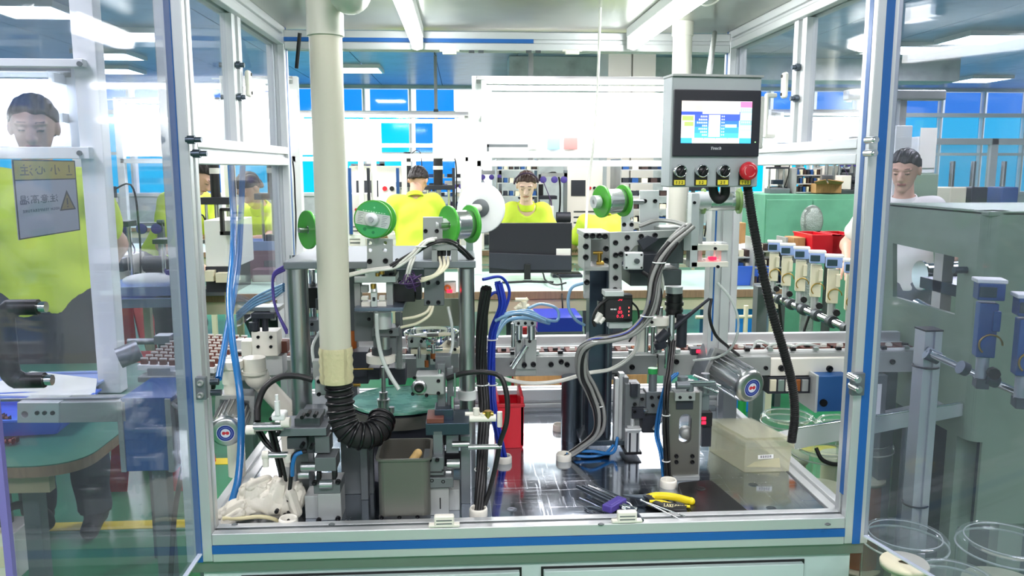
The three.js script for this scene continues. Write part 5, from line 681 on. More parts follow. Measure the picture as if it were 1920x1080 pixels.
cable('tower_cable_run', 'dark cable run rising from the grommet along the slotted tower', bundle([[1252, 908, -0.19], [1250, 850, -0.19], [1248, 790, -0.19], [1250, 730, -0.2], [1256, 690, -0.24], [1262, 640, -0.3]], 4, 4, 2.6), M.cableBlack, [[1249, 864, -0.19, 7], [1249, 778, -0.19, 7]]);
cable('tower_blue_tubes', 'pale blue tubes between the slide unit and the slotted tower', bundle([[1246, 904, -0.2], [1240, 850, -0.22], [1232, 812, -0.25], [1254, 715, -0.22], [1270, 700, -0.22]], 3, 3, 2.6), M.tubeBlue);
cable('foot_tubes', 'blue tubes curled at the foot of the dark column', [path([[1062, 850, -0.34], [1100, 856, -0.33], [1135, 850, -0.34], [1150, 835, -0.36]], 3), path([[1075, 846, -0.34], [1110, 846, -0.32], [1150, 848, -0.34], [1158, 820, -0.36]], 3)], M.tubeBlue);
cable('white_conveyor_wires', 'white wires slung under the conveyor from the pusher', bundle([[930, 706, -0.4], [985, 718, -0.38], [1040, 716, -0.36], [1100, 700, -0.34], [1150, 690, -0.36], [1190, 660, -0.36], [1200, 615, -0.36], [1240, 545, -0.33], [1232, 490, -0.3]], 3, 3, 2.2), M.cableWhite);
cable('dark_plug_cable', 'dark cable from the stepper motor along the bracket', path([[1205, 510, -0.28], [1225, 525, -0.26], [1238, 548, -0.26], [1232, 590, -0.25]], 4, 8), M.cableBlack);
cable('top_black_cable', 'black and grey cables along the top of the dispensing arm', bundle([[1200, 424, -0.34], [1230, 414, -0.34], [1262, 416, -0.32], [1290, 424, -0.29]], 3, 3, 2.6), M.cableGrey);
cable('hanging_white_cord', 'thin white cord hanging from the enclosure roof in the middle', path([[1126, 0, -0.45], [1124, 60, -0.45], [1121, 150, -0.46], [1114, 260, -0.47], [1104, 340, -0.48], [1098, 436, -0.42]], 2.6, 8), M.cableWhite);
cable('roof_cord', 'thin cord drooping under the roof near the corner', path([[1298, -6, -0.3], [1320, 10, -0.32], [1345, 2, -0.34], [1356, -10, -0.34]], 1.8, 6), M.cableWhite);
for (const [k, l] of [[0, 'outer blue air tube hanging behind the acrylic side pane'], [1, 'inner blue air tube hanging behind the acrylic side pane']]) one('blue_air_tube', l, 'tube', path(k ? [[455, 310, -0.6], [452, 400, -0.58], [446, 500, -0.5], [428, 610, -0.36], [410, 710, -0.22]] : [[432, 310, -0.6], [437, 400, -0.55], [436, 480, -0.4], [430, 560, -0.3], [436, 640, -0.22], [450, 740, -0.16], [452, 820, -0.14], [446, 900, -0.1], [434, 945, -0.08]], 5.5, 10), M.tubeBlue);
// white PVC drain fittings behind the left post
{
  const t = thing('pvc_fittings', 'white PVC tee and slanted pipe beside the left pillar', 'pipe', at(470, 760, -0.34)); part(t, 'slanted_pipe', rod(at(480, 705, -0.32), at(540, 770, -0.34), 0.021, 22), M.pvc); part(t, 'socket', [V(477, 670, 696, -0.3, 21, 24), V(477, 694, 700, -0.3, 23, 24), V(435, 676, 690, -0.28, 20, 24), V(434, 690, 718, -0.28, 17, 24)], M.pvc); part(t, 'drop_pipe', rod(at(436, 715, -0.28), [at(436, 715, -0.28).x, TOP, -0.28], 0.018, 20), M.pvc); part(t, 'bend', new THREE.SphereGeometry(0.026, 16, 12).translate(...at(482, 706, -0.31).toArray()), M.pvc); part(t, 'foot_pipe', rod(at(540, 768, -0.34), [at(545, 800, -0.34).x, TOP, -0.34], 0.02, 20), M.pvc);
  // small white dosing block near the left conveyor end
  const u = thing('dosing_block', 'white bolted dosing block with dark valves beside the left pillar', 'machine', at(495, 670, -0.42)); part(u, 'block', [R(472, 622, 520, 668, -0.4, 0.05), R(452, 640, 472, 668, -0.42, 0.04)], M.warmwhite); bolts(u, [[484, 632], [508, 632], [484, 650], [508, 650]], -0.399, 3); part(u, 'valve', [V(480, 594, 622, -0.41, 7), V(497, 588, 622, -0.41, 6), R(470, 588, 514, 598, -0.4, 0.03), V(476, 604, 618, -0.4, 9)], M.charcoal); part(u, 'top', [R(464, 576, 524, 584, -0.42, 0.05), V(512, 580, 600, -0.42, 5)], M.grey); part(u, 'red_insert', R(520, 640, 538, 662, -0.44, 0.03), M.brown); part(u, 'foot', R(456, 668, 530, 704, -0.42, 0.05), M.alu);
  cable('left_tube_fan', 'fan of pale blue tubes between the side pane and the left pillar', [0, 1, 2, 3].map((i) => path([[444, 600 - i * 4, -0.42], [475, 575 - i * 5, -0.4], [510, 560 - i * 6, -0.36], [532, 545 - i * 4, -0.3]], 2.4)), M.tubeSky); cable('left_tube_loops', 'looped violet tubes hooked on the left pillar', [0, 1, 2].map((i) => path([[534, 498 + i * 4, -0.24], [514, 512 + i * 3, -0.24], [512, 545 + i * 4, -0.24], [518, 580, -0.23], [538, 620 + i * 3, -0.22]], 2.6)), M.violet);
}
// ================= beside the machine, tray bench side =================
{
  const z = -1.3, c = at(188, 500, z), w = 21 * mpp(188, 500, z), yb = (py) => at(90, py, z).y;
  const t = thing('guard_gantry', 'tall white steel frame with two cross bars standing in front of the lime-shirted person', 'frame', [c.x, 0.753, z]);
  part(t, 'post', span(c.x - w, c.x + w, 0.753, 2.3, z - 0.06, z, 0.004), M.white); part(t, 'post', span(c.x - 1.1, c.x - 1.04, 0.753, 2.3, z - 0.06, z, 0.004), M.white);
  for (const [a, b] of [[112, 127], [276, 298]]) { const bar = part(t, 'cross_bar', span(c.x - 1.06, c.x + 0.005, yb(b), yb(a), z - 0.01, z + 0.03, 0.002), M.white); part(bar, 'bolt', H(148, (a + b) / 2, z + 0.036, 5, 0.01, 8), M.greyMid); }
  part(t, 'pane', span(c.x - 1.05, c.x - w, yb(277), 2.25, z - 0.035, z - 0.03), M.acrylic);
}
{
  const z = -0.3, t = thing('servo_beam', 'grey square beam with a drilled end block reaching to the blue servo box', 'beam', at(130, 792, z)); part(t, 'beam', R(108, 754, 236, 792, z, 0.06), M.grey); const e = part(t, 'end_block', plate(32, 755, 110, 793, z + 0.004, 0.06, [[46, 777, 6]]), M.alu); bolts(e, [[70, 774], [84, 774], [99, 774]], z + 0.0045, 4); part(t, 'guide_rod', X(-40, 268, 748, z - 0.02, 3), M.aluDark);
  const u = thing('servo_box', 'blue boxed servo drive with pale edges on a slim grey post', 'drive', [at(300, 900, z).x, 0, z]); part(u, 'case', R(230, 752, 318, 884, z, 0.16, 0.003), M.blueBox); part(u, 'edge_plate', [R(222, 752, 232, 886, z + 0.004, 0.16), R(312, 748, 323, 886, z + 0.004, 0.16)], M.grey); part(u, 'side_case', R(323, 758, 346, 870, z - 0.02, 0.12), M.charcoal); part(u, 'lid', R(226, 746, 322, 754, z, 0.17), M.blueDeep);
  const c = at(302, 950, z - 0.05); part(u, 'post', span(c.x - 0.016, c.x + 0.016, 0, at(300, 884, z).y, z - 0.09, z - 0.05, 0.002), M.aluDark); part(u, 'cable', path([[330, 790, z - 0.03], [352, 820, z], [344, 870, z], [328, 960, z - 0.02], [320, 1079, z - 0.02]], 5, 8), M.rubber); part(u, 'lead', path([[322, 756, z], [340, 770, z], [354, 790, z], [362, 800, z - 0.03]], 4, 8), M.cableGrey);
}
{ // carrier pallets coming in from the side
  const t = thing('carrier_pallet', 'white pallet with rows of small brown wire-wound parts at the conveyor end', 'pallet', at(320, 700, -0.5)), o = at(258, 706, -0.5), y = o.y + 0.016, cA = atY(258, 694, y), dir = [atY(345, 641, y).sub(cA), atY(402, 700, y).sub(cA)];
  const A = cA, B = A.clone().add(dir[1]), C = B.clone().add(dir[0]), D = A.clone().add(dir[0]); part(t, 'plate', quad(A, B, C, D, 0.012), M.white); part(t, 'front_block', [R(276, 690, 348, 712, -0.48, 0.04), R(258, 706, 400, 716, -0.47, 0.05)], M.grey); const cell = new THREE.BoxGeometry(0.014, 0.012, 0.012), pin = new THREE.BoxGeometry(0.016, 0.005, 0.004);
  for (let i = 0; i < 10; i++) for (let j = 0; j < 8; j++) { const p = A.clone().addScaledVector(dir[0], (i + 0.5) / 10).addScaledVector(dir[1], (j + 0.5) / 8); p.y = y + 0.018; const q = piece(t, 'wound_part', cell, M.brown, p); piece(q, 'lead_pin', pin, M.cableWhite, new THREE.Vector3(0, 0.007, 0)); }
  part(t, 'support', [span(A.x + 0.05, A.x + 0.09, 0, y, -0.73, -0.69), span(A.x + 0.18, A.x + 0.22, 0, y, -0.73, -0.69)], M.aluDark); part(t, 'gripper', [R(286, 722, 300, 740, -0.46, 0.02), R(312, 722, 330, 738, -0.46, 0.02), X(240, 300, 640, -0.75, 6), R(288, 630, 318, 646, -0.7, 0.04)], M.aluDark); part(t, 'red_strip', [R(284, 712, 298, 718, -0.46, 0.01), R(318, 710, 342, 718, -0.46, 0.01)], M.red); part(t, 'motor_can', [rod(at(222, 672, -0.6), at(262, 656, -0.62), 0.026, 18)], M.aluDark);
}
{ // bench with trays
  const x1 = -0.985, x0 = -2.9, z0 = -0.63, z1 = -1.75, y = 0.75, t = thing('tray_bench', 'work bench with a dark green mat and rounded brown edge carrying blue trays', 'bench', [-1.9, 0, -1.2]);
  const s = new THREE.Shape(); s.moveTo(x0, -z1); s.lineTo(x1, -z1); s.lineTo(x1, -z0 + 0.12); s.quadraticCurveTo(x1, -z0, x1 - 0.14, -z0); s.lineTo(x0, -z0); s.closePath(); s.curves; const top = (d, m, n, yy, sc = 1) => part(t, n, new THREE.ExtrudeGeometry(s, { depth: d, bevelEnabled: false, curveSegments: 10 }).rotateX(-Math.PI / 2).translate(0, yy, 0), m); top(0.028, M.brownEdge, 'board', y - 0.03); const mt = top(0.003, M.matGreen, 'mat', y - 0.002); mt.scale.set(1, 1, 1);
  for (const [x, z] of [[x1 - 0.2, z0 - 0.16], [x1 - 0.2, z1 + 0.1], [x0 + 0.1, z0 - 0.16], [x0 + 0.1, z1 + 0.1]]) part(t, 'leg', span(x - 0.022, x + 0.022, 0, y - 0.03, z - 0.022, z + 0.022, 0.003), M.greyMid); part(t, 'apron', [span(x0 + 0.05, x1 - 0.1, y - 0.09, y - 0.03, z0 - 0.08, z0 - 0.05)], mat('#b9ab86', 0.5));
  const k = part(t, 'socket_box', span(-1.36, -1.25, 0.36, 0.5, z0 - 0.28, z0 - 0.16, 0.006), M.warmwhite, 'white socket box hung under the bench'); part(k, 'socket_face', [span(-1.335, -1.275, 0.4, 0.46, z0 - 0.162, z0 - 0.157, 0.002)], M.cream); part(k, 'hanger', [span(-1.32, -1.29, 0.5, y - 0.03, z0 - 0.24, z0 - 0.2)], M.greyMid); part(k, 'cable_ring', ring(0.06, 0.012, [-1.26, 0.5, z0 - 0.26], 0.5), M.rubber);
}
function tray(label, x, y, z, w, d, h, m, ry = 0, group = 'plastic parts trays') {   // open tray with flared walls and a rim
  const t = thing('parts_tray', label, 'tray', [x, y, z], group, true, ry), f = 0.82, P = (sx, sz, k, yy) => new THREE.Vector3(sx * w / 2 * k, yy, sz * d / 2 * k), q = [[-1, 1], [1, 1], [1, -1], [-1, -1]];
  part(t, 'base', quad(...q.map(([a, b]) => P(a, b, f, 0)), 0.003), m); for (let i = 0; i < 4; i++) { const [a, b] = q[i], [c, e] = q[(i + 1) % 4]; part(t, 'wall', quad(P(a, b, f, 0), P(c, e, f, 0), P(c, e, 1, h), P(a, b, 1, h), 0.003), m); } part(t, 'rim', [box(0, h, d / 2, w + 0.012, 0.006, 0.01), box(0, h, -d / 2, w + 0.012, 0.006, 0.01), box(w / 2, h, 0, 0.01, 0.006, d), box(-w / 2, h, 0, 0.01, 0.006, d)], m); return t;
}
{
  const a = atY(40, 812, 0.753); tray('deep blue tray with scattered dark parts at the bench edge', a.x - 0.06, 0.753, a.z - 0.1, 0.36, 0.3, 0.05, M.blueTray, 0.1);
  for (const [px, py] of [[6, 782], [14, 785], [8, 802], [14, 804], [4, 828], [12, 828], [20, 828], [28, 825], [18, 800], [2, 780]]) { const p = atY(px, py, 0.762); const o = thing('wound_coil', 'tiny dark red coil lying in the deep blue tray', 'coil', [p.x, 0.757, p.z], 'loose coils in the blue tray'); part(o, 'bobbin', rod([p.x - 0.006, 0.763, p.z], [p.x + 0.006, 0.763, p.z], 0.006, 8), M.brown); part(o, 'cap', [box(p.x - 0.007, 0.763, p.z, 0.002, 0.014, 0.014), box(p.x + 0.007, 0.763, p.z, 0.002, 0.014, 0.014)], M.bolt); }
  const b = atY(90, 728, 0.79); one('white_sheet', 'large white sheet lying over a tray in front of the standing person', 'sheet', [quad(atY(-80, 742, 0.8), atY(178, 746, 0.8), atY(182, 712, 0.81), atY(60, 698, 0.81), 0.004)], M.white); tray('pale blue tray under the white sheet', b.x - 0.15, 0.753, b.z - 0.02, 0.6, 0.3, 0.045, M.bluePale, 0.05);
  tray('blue crate on the floor under the tray bench', -1.72, 0.002, -0.98, 0.5, 0.4, 0.3, M.blueTray, 0.2);
}
// ================= beside the machine, wire jar side =================
{
  const X1 = 1.15, zc = atX(1830, 520, X1).z, zf = atX(1652, 520, X1).z, yt = atX(1830, 394, X1).y, yb = atX(1656, 742, X1).y, t = thing('press_housing', 'grey-green machine housing with a slanted cut-out window', 'machine', [X1 + 0.4, 0, zf]);
  const s = new THREE.Shape([[zf, yb], [zc, yb], [zc, yt], [zf, yt]].map((v) => new THREE.Vector2(-v[0], v[1]))), h = new THREE.Path([[1674, 456], [1797, 483], [1790, 590], [1674, 556]].map(([x, y]) => { const p = atX(x, y, X1); return new THREE.Vector2(-p.z, p.y); })); s.holes.push(h);
  part(t, 'side_panel', new THREE.ExtrudeGeometry(s, { depth: 0.012, bevelEnabled: false }).rotateY(Math.PI / 2).translate(X1, 0, 0), M.housing, 'side panel with the cut-out'); part(t, 'corner', rod([X1 + 0.03, yb, zc - 0.002], [X1 + 0.03, yt, zc - 0.002], 0.03, 20), M.housing); part(t, 'front_panel', span(X1 + 0.03, X1 + 0.9, yb - 0.2, yt, zc + 0.018, zc + 0.028, 0.002), M.housing); part(t, 'roof', span(X1, X1 + 0.9, yt - 0.012, yt, zf, zc + 0.028, 0.004), M.housing); part(t, 'rear_panel', span(X1, X1 + 0.9, 0, yb, zf - 0.012, zf), M.housing); part(t, 'rear_post', span(X1 + 0.86, X1 + 0.9, yb, yt, zf, zf + 0.04), M.housing);
  part(t, 'lower_panel', [span(X1 + 0.16, X1 + 0.9, 0.02, yb - 0.2, zc + 0.0, zc + 0.012), span(X1 + 0.16, X1 + 0.17, 0.02, yb, zf, zc)], M.teal, 'dark teal lower panel'); part(t, 'pale_upright', [span(X1 + 0.0, X1 + 0.05, 0, yb, zc - 0.06, zc - 0.02), span(X1 + 0.0, X1 + 0.03, 0, yb, zf, zf + 0.05), span(X1 + 0.1, X1 + 0.16, 0, yb, zc - 0.02, zc + 0.012)], M.housing); for (let i = 0; i < 7; i++) { const p = at(1864 - i * 2, 818 + i * 24, zc + 0.013); piece(t, 'bolt', boltShape, M.bolt, p, 0, 0, 0, 0.008); }
  // what shows through the cut-out
  part(t, 'inner_bench', span(X1 + 0.1, X1 + 0.8, atX(1740, 540, X1).y - 0.03, atX(1740, 540, X1).y, zf + 0.02, zc - 0.06), M.bluedSteel); const p = atX(1736, 518, X1 + 0.14); part(t, 'chuck', [rod([p.x, p.y, p.z - 0.02], [p.x + 0.12, p.y + 0.005, p.z - 0.02], 0.034, 22), rod([p.x - 0.006, p.y, p.z - 0.02], [p.x, p.y, p.z - 0.02], 0.042, 22)], M.chrome); part(t, 'inner_back', span(X1 + 0.45, X1 + 0.46, yb, yt - 0.06, zf, zc - 0.05), mat('#8d7264', 0.6)); part(t, 'inner_post', [span(X1 + 0.1, X1 + 0.13, yb, yt - 0.04, zf + 0.08, zf + 0.12)], M.warmwhite); part(t, 'inner_rod', [rod([X1 + 0.06, p.y - 0.06, zf + 0.08], [X1 + 0.06, p.y - 0.09, zc - 0.1], 0.014, 12)], M.chrome); part(t, 'inner_dark', [span(X1 + 0.2, X1 + 0.5, p.y + 0.035, p.y + 0.05, zf + 0.1, zc - 0.1)], M.charcoal); part(t, 'inner_label', span(X1 + 0.25, X1 + 0.254, p.y + 0.05, p.y + 0.11, zf + 0.16, zf + 0.3), M.white); part(t, 'cover_knob', [rod(atX(1812, 506, X1), atX(1812, 506, X1).add(new THREE.Vector3(-0.03, 0, 0)), 0.008, 10)], M.darkSteel);
}
function tensioner(name, label, px, py, z, s, group) {   // wire tension head: cream body, blue display cap, dark knob, clamped on a rod
  const c = at(px, py, z), t = thing(name, label, 'tensioner', [c.x, c.y, c.z], group, true, -0.35); const b = (x, y, zz, w, h, d, r = 0.002) => box(x * s, y * s, zz * s, w * s, h * s, d * s, r);
  part(t, 'body', [b(0, 0.1, 0, 0.05, 0.16, 0.05), b(0.02, 0.13, 0.02, 0.02, 0.06, 0.03)], name === 'wire_tensioner' ? M.cream : M.blueBox); part(t, 'display', [b(0, 0.215, 0.005, 0.07, 0.05, 0.06)], name === 'wire_tensioner' ? M.bluePale : M.blueDeep); part(t, 'display_face', b(-0.01, 0.215, 0.037, 0.045, 0.03, 0.004), M.teal); part(t, 'cap', b(0, 0.245, 0.0, 0.08, 0.012, 0.07), M.white);
  part(t, 'stem', rod([0, -0.05 * s, 0], [0, 0.03 * s, 0], 0.018 * s, 12), M.alu); part(t, 'clamp', b(0, -0.06, 0, 0.035, 0.03, 0.05), M.greyMid); part(t, 'knob', [rod([0.02 * s, -0.02 * s, 0.03 * s], [0.02 * s, -0.02 * s, 0.055 * s], 0.017 * s, 8)], M.black); part(t, 'wire_guide', place(new THREE.TorusGeometry(0.03 * s, 0.003 * s, 5, 14, 4), [0.01 * s, 0.06 * s, 0.03 * s]), M.gold); return t;
}
{ // post and rod with blue tension heads close by
  const z = -0.2, t = thing('tension_post', 'white slotted post carrying a chrome cross rod beside the clear jars', 'post', [at(1745, 700, z).x, 0.42, z]), c = at(1745, 700, z); part(t, 'post', [span(c.x - 0.018, c.x - 0.004, 0.42, at(1745, 622, z).y, z - 0.04, z, 0.001), span(c.x + 0.004, c.x + 0.02, 0.42, at(1745, 622, z).y, z - 0.04, z, 0.001), span(c.x - 0.01, c.x + 0.01, 0.42, at(1745, 622, z).y, z - 0.034, z - 0.006)], M.alu); part(t, 'cap', span(c.x - 0.019, c.x + 0.021, at(1745, 622, z).y, at(1745, 619, z).y, z - 0.041, z + 0.001), M.black);
  part(t, 'cross_rod', rod(at(1742, 662, z + 0.012), at(1960, 758, 0.12), 0.0075, 14), M.chrome); part(t, 'clamp', [rod(at(1736, 661, z + 0.01), at(1760, 672, z + 0.016), 0.014, 12), rod(at(1800, 688, 0.0), at(1812, 693, 0.0), 0.013, 12), rod(at(1848, 708, 0.03), at(1868, 716, 0.03), 0.012, 12)], M.darkSteel); for (const y of [690, 950]) part(t, 'cable_tie', place(new THREE.TorusGeometry(0.026, 0.0022, 5, 18), [c.x, at(1745, y, z).y, z - 0.02], Math.PI / 2), M.black);
  tensioner('blue_tensioner', 'blue wire tension head on the chrome rod beside the housing corner', 1842, 680, 0.02, 0.62, 'blue tension heads on the near rod'); tensioner('blue_tensioner', 'blue wire tension head cut off by the picture edge', 1916, 715, 0.09, 0.62, 'blue tension heads on the near rod');
}
{ // receding row of cream heads behind the conveyor
  const a = [1432, 548, -2.3], b = [1604, 622, -1.35], t = thing('tension_rail', 'chrome rail with clamps receding behind the conveyor', 'rail', [at(...b).x, 0, -1.6]); part(t, 'rail', rod(at(...a), at(...b), 0.016, 14), M.chrome); for (let i = 0; i < 7; i++) { const k = i / 7 + 0.06, p = at(...a).lerp(at(...b), k), q = at(...a).lerp(at(...b), k + 0.035); part(t, 'clamp', rod(p, q, 0.024, 12), M.greyDark); } const e = at(...a); part(t, 'post', [span(e.x - 0.04, e.x + 0.01, 0, e.y + 0.03, e.z - 0.03, e.z + 0.03)], M.greyMid); const f = at(...b); part(t, 'post', span(f.x - 0.02, f.x + 0.02, 0, f.y, f.z - 0.03, f.z + 0.03), M.greyMid);
  const names = ['farthest cream wire tension head of the receding row', 'second cream wire tension head from the far end of the row', 'middle cream wire tension head of the receding row', 'fourth cream wire tension head from the far end', 'fifth cream wire tension head, next to the enclosure post', 'sixth cream wire tension head, half behind the enclosure post']; names.forEach((l, i) => { const k = 0.12 + i * 0.165, p = at(...a).lerp(at(...b), k); const o = tensioner('wire_tensioner', l, 0, 0, -2, 0.8, 'cream tension heads in a row'); o.position.set(p.x, p.y + 0.055, p.z); }); cable('rail_wire', 'thin black wire hanging from the far end of the chrome rail', [path([[1460, 560, -2.1], [1464, 600, -2.1], [1468, 640, -2.1]], 2.5)], M.cableBlack); cable('rail_wire', 'thin black wire hanging from the middle of the chrome rail', [path([[1520, 585, -1.8], [1508, 620, -1.8], [1504, 650, -1.8]], 2.5)], M.cableBlack);
}
// clear jars with wire spools on a low rack
{
  const t = thing('jar_rack', 'low grey rack carrying the clear wire jars beside the cabinet', 'rack', [1.2, 0, -0.3]); part(t, 'shelf', span(0.79, 1.1, 0.4, 0.42, -0.78, 0.16, 0.002), M.housing); part(t, 'shelf_wing', span(1.1, 1.5, 0.4, 0.42, -0.3, 0.2, 0.002), M.housing); for (const [x, z] of [[0.82, -0.72], [0.82, 0.1], [1.46, 0.14], [1.46, -0.26]]) part(t, 'leg', span(x - 0.018, x + 0.018, 0, 0.4, z - 0.018, z + 0.018), M.greyMid);
}
function jar(label, px, py, z, r, inner, base = 0.42) {
  const c = at(px, py, z), h = c.y - base, t = thing('wire_jar', label, 'jar', [c.x, base, c.z], 'clear jars over wire spools', true); part(t, 'jar', lathe([[0, 0.001], [r, 0.001], [r, h - 0.03], [r * 1.0, h - 0.018]], 40), M.clear); part(t, 'rim', [place(new THREE.TorusGeometry(r * 1.02, 0.0022, 6, 44), [0, h - 0.02, 0], Math.PI / 2), place(new THREE.TorusGeometry(r * 0.86, 0.0014, 6, 44), [0, h - 0.002, 0], Math.PI / 2)], mat('#e9efea', 0.15, 0, { transmission: 0.5, thickness: 0 }), 'thick clear rim'); part(t, 'lid', lathe([[0, h - 0.012], [r * 0.82, h - 0.012], [r * 0.86, h - 0.002], [r * 0.94, h], [r * 1.02, h - 0.006], [r * 1.03, h - 0.022]], 44), M.clear, 'raised clear lid'); 
  if (inner) { const s = part(t, 'wire_spool', lathe([[0, 0.006], [r * 0.86, 0.006], [r * 0.86, 0.016], [r * 0.34, 0.02], [r * 0.34, h * 0.7], [r * 0.84, h * 0.7], [r * 0.84, h * 0.74], [r * 0.2, h * 0.74], [0, h * 0.73]], 32), M.cream); part(s, 'copper_winding', lathe([[r * 0.34, 0.02], [r * 0.74, 0.022], [r * 0.76, h * 0.35], [r * 0.74, h * 0.68], [r * 0.34, h * 0.69]], 32), inner); } return t;
}
jar('wide clear jar with a domed lid beside the enclosure post foot', 1697, 1000, -0.06, 0.078, null); jar('clear jar with a domed lid at the picture edge', 1890, 1010, -0.02, 0.088, M.copper); jar('clear jar just entering the bottom corner of the picture', 1790, 1078, 0.09, 0.07, M.cream);
jar('clear jar showing bright copper wire beside the worktop edge', 1545, 836, -0.44, 0.075, M.copper); jar('clear jar with a pale lid behind the plastic box', 1478, 778, -0.66, 0.07, M.gold); jar('clear jar half behind the enclosure post with a greenish glint', 1622, 826, -0.6, 0.07, M.copper); jar('clear jar under the blue drive box', 1584, 790, -0.7, 0.075, M.cream);
{
  const c = at(1696, 1052, 0.1), t = thing('cream_spool', 'empty cream plastic spool below the open acrylic door', 'spool', [c.x, 0.42, c.z], undefined, true), h = c.y - 0.42; part(t, 'flange', lathe([[0.01, h - 0.012], [0.04, h - 0.012], [0.041, h - 0.004], [0.039, h], [0.012, h], [0.01, h - 0.004]], 36), M.cream); part(t, 'flange', lathe([[0.01, 0], [0.04, 0], [0.04, 0.01], [0.012, 0.01]], 36), M.cream); part(t, 'barrel', lathe([[0.02, 0.01], [0.02, h - 0.012]], 28), M.cream);
  const a = at(1492, 838, -0.34), b = at(1884, 760, -0.34), u = thing('sheet_chute', 'long pale sheet-metal chute slanting past the enclosure post', 'chute', a); part(u, 'face', quad(at(1490, 842, -0.34), at(1868, 766, -0.34), at(1888, 742, -0.34), at(1484, 804, -0.34), 0.003), M.alu); part(u, 'floor', quad(at(1490, 842, -0.34), at(1868, 766, -0.34), at(1868, 766, -0.34).add(new THREE.Vector3(0, 0.006, -0.1)), at(1490, 842, -0.34).add(new THREE.Vector3(0, 0.006, -0.1)), 0.002), M.alu); part(u, 'lip', rod(at(1484, 804, -0.339), at(1888, 742, -0.339), 0.003, 6), M.chrome); part(u, 'stay', rod([at(1700, 790, -0.36).x, 0.42, -0.36], at(1700, 786, -0.36), 0.008, 8), M.aluDark); one('jar_wire', 'short black wire curving out of the copper jar', 'cable', path([[1530, 840, -0.36], [1540, 860, -0.35], [1560, 870, -0.35], [1590, 869, -0.36]], 4, 8), M.cableBlack);
  const w = thing('paper_tag', 'printed paper tag on a grey plate behind the enclosure post', 'tag', at(1640, 788, -0.42)); part(w, 'plate', R(1636, 704, 1662, 788, -0.42, 0.02), M.greyMid); part(w, 'paper', R(1640, 720, 1652, 784, -0.4195, 0.0015), M.white);
}
// ================= the assembly lines behind =================
const lineTop = 0.78;
function bench(name, label, x0, x1, z0, z1, y = lineTop) {
  const t = thing(name, label, 'bench', [(x0 + x1) / 2, 0, (z0 + z1) / 2]); part(t, 'top', span(x0, x1, y - 0.03, y, z1, z0, 0.003), M.benchTop); part(t, 'edge', span(x0, x1, y - 0.045, y + 0.002, z0, z0 + 0.012, 0.002), M.brownEdge, 'brown front edge'); part(t, 'apron', span(x0 + 0.02, x1 - 0.02, y - 0.12, y - 0.05, z0 - 0.05, z0 - 0.01), M.cream); part(t, 'stretcher', span(x0 + 0.02, x1 - 0.02, 0.2, 0.24, (z0 + z1) / 2 - 0.02, (z0 + z1) / 2 + 0.02), M.cream);
  const n = Math.max(2, Math.round((x1 - x0) / 1.5) + 1); for (let i = 0; i < n; i++) { const x = x0 + 0.06 + (x1 - x0 - 0.12) * i / (n - 1); for (const z of [z0 - 0.05, z1 + 0.05]) part(t, 'leg', span(x - 0.02, x + 0.02, 0, y - 0.03, z - 0.02, z + 0.02), M.cream); } return t;
}
bench('line_bench', 'long pale bench carrying the black monitor', -1.6, 1.93, -3.3, -4.25); bench('line_bench', 'pale bench seen through the open acrylic door with tray stacks', -4.6, -1.85, -2.75, -3.6); bench('line_bench', 'second pale bench behind the workers', -5.4, 2.6, -5.7, -6.6); bench('line_bench', 'third pale bench near the window wall', -6.5, 3.2, -8.7, -9.5); bench('line_bench', 'pale bench on the green cabinet side', 3.3, 7.2, -5.2, -6.1);
// light frames: posts, beam, tube lamps, white boards
function lightFrame(label, x0, x1, z, yTop, boardY0, boardY1, gap) {
  const t = thing('light_frame', label, 'light frame', [(x0 + x1) / 2, lineTop, z]); for (const x of [x0, x1]) part(t, 'post', span(x - 0.03, x + 0.03, lineTop, yTop, z - 0.03, z + 0.03, 0.003), M.white); part(t, 'beam', span(x0, x1, yTop - 0.05, yTop, z - 0.04, z + 0.04, 0.003), M.grey); part(t, 'hood', quad(new THREE.Vector3(x0, yTop - 0.05, z + 0.3), new THREE.Vector3(x1, yTop - 0.05, z + 0.3), new THREE.Vector3(x1, yTop - 0.02, z), new THREE.Vector3(x0, yTop - 0.02, z), 0.006), M.white); part(t, 'cross_bar', span(x0, x1, boardY0 - 0.06, boardY0 - 0.02, z - 0.02, z + 0.03, 0.002), M.white);
  const cuts = gap ? [[x0, gap[0]], [gap[1], x1]] : [[x0, x1]]; for (const [a, b] of cuts) part(t, 'board', span(a + 0.03, b - 0.03, boardY0, boardY1, z - 0.012, z - 0.004), M.white, 'white board');
  for (const [dy, dz] of [[-0.09, 0.16], [-0.3, 0.1]]) { const y = yTop + dy; part(t, 'lamp_tube', rod([x0 + 0.06, y, z + dz], [x1 - 0.06, y, z + dz], 0.016, 10), M.tubeLamp); if (dy > -0.2) areaLight('bench_tube_light', x1 - x0 - 0.12, 0.04, [(x0 + x1) / 2, y - 0.02, z + dz], [(x0 + x1) / 2, 0, z + dz - 0.15], BENCH_LIGHT); part(t, 'lamp_bracket', [span(x0 + 0.03, x0 + 0.06, y, y + 0.05, z, z + dz), span(x1 - 0.06, x1 - 0.03, y, y + 0.05, z, z + dz)], M.white); }
  return t;
}
const xAt = (px, z, py = 300) => at(px, py, z).x;
const fA = lightFrame('white light frame above the headband wearer and the black monitor', xAt(894, -4.1), xAt(1262, -4.1), -4.1, 2.1, 1.57, 2.0);
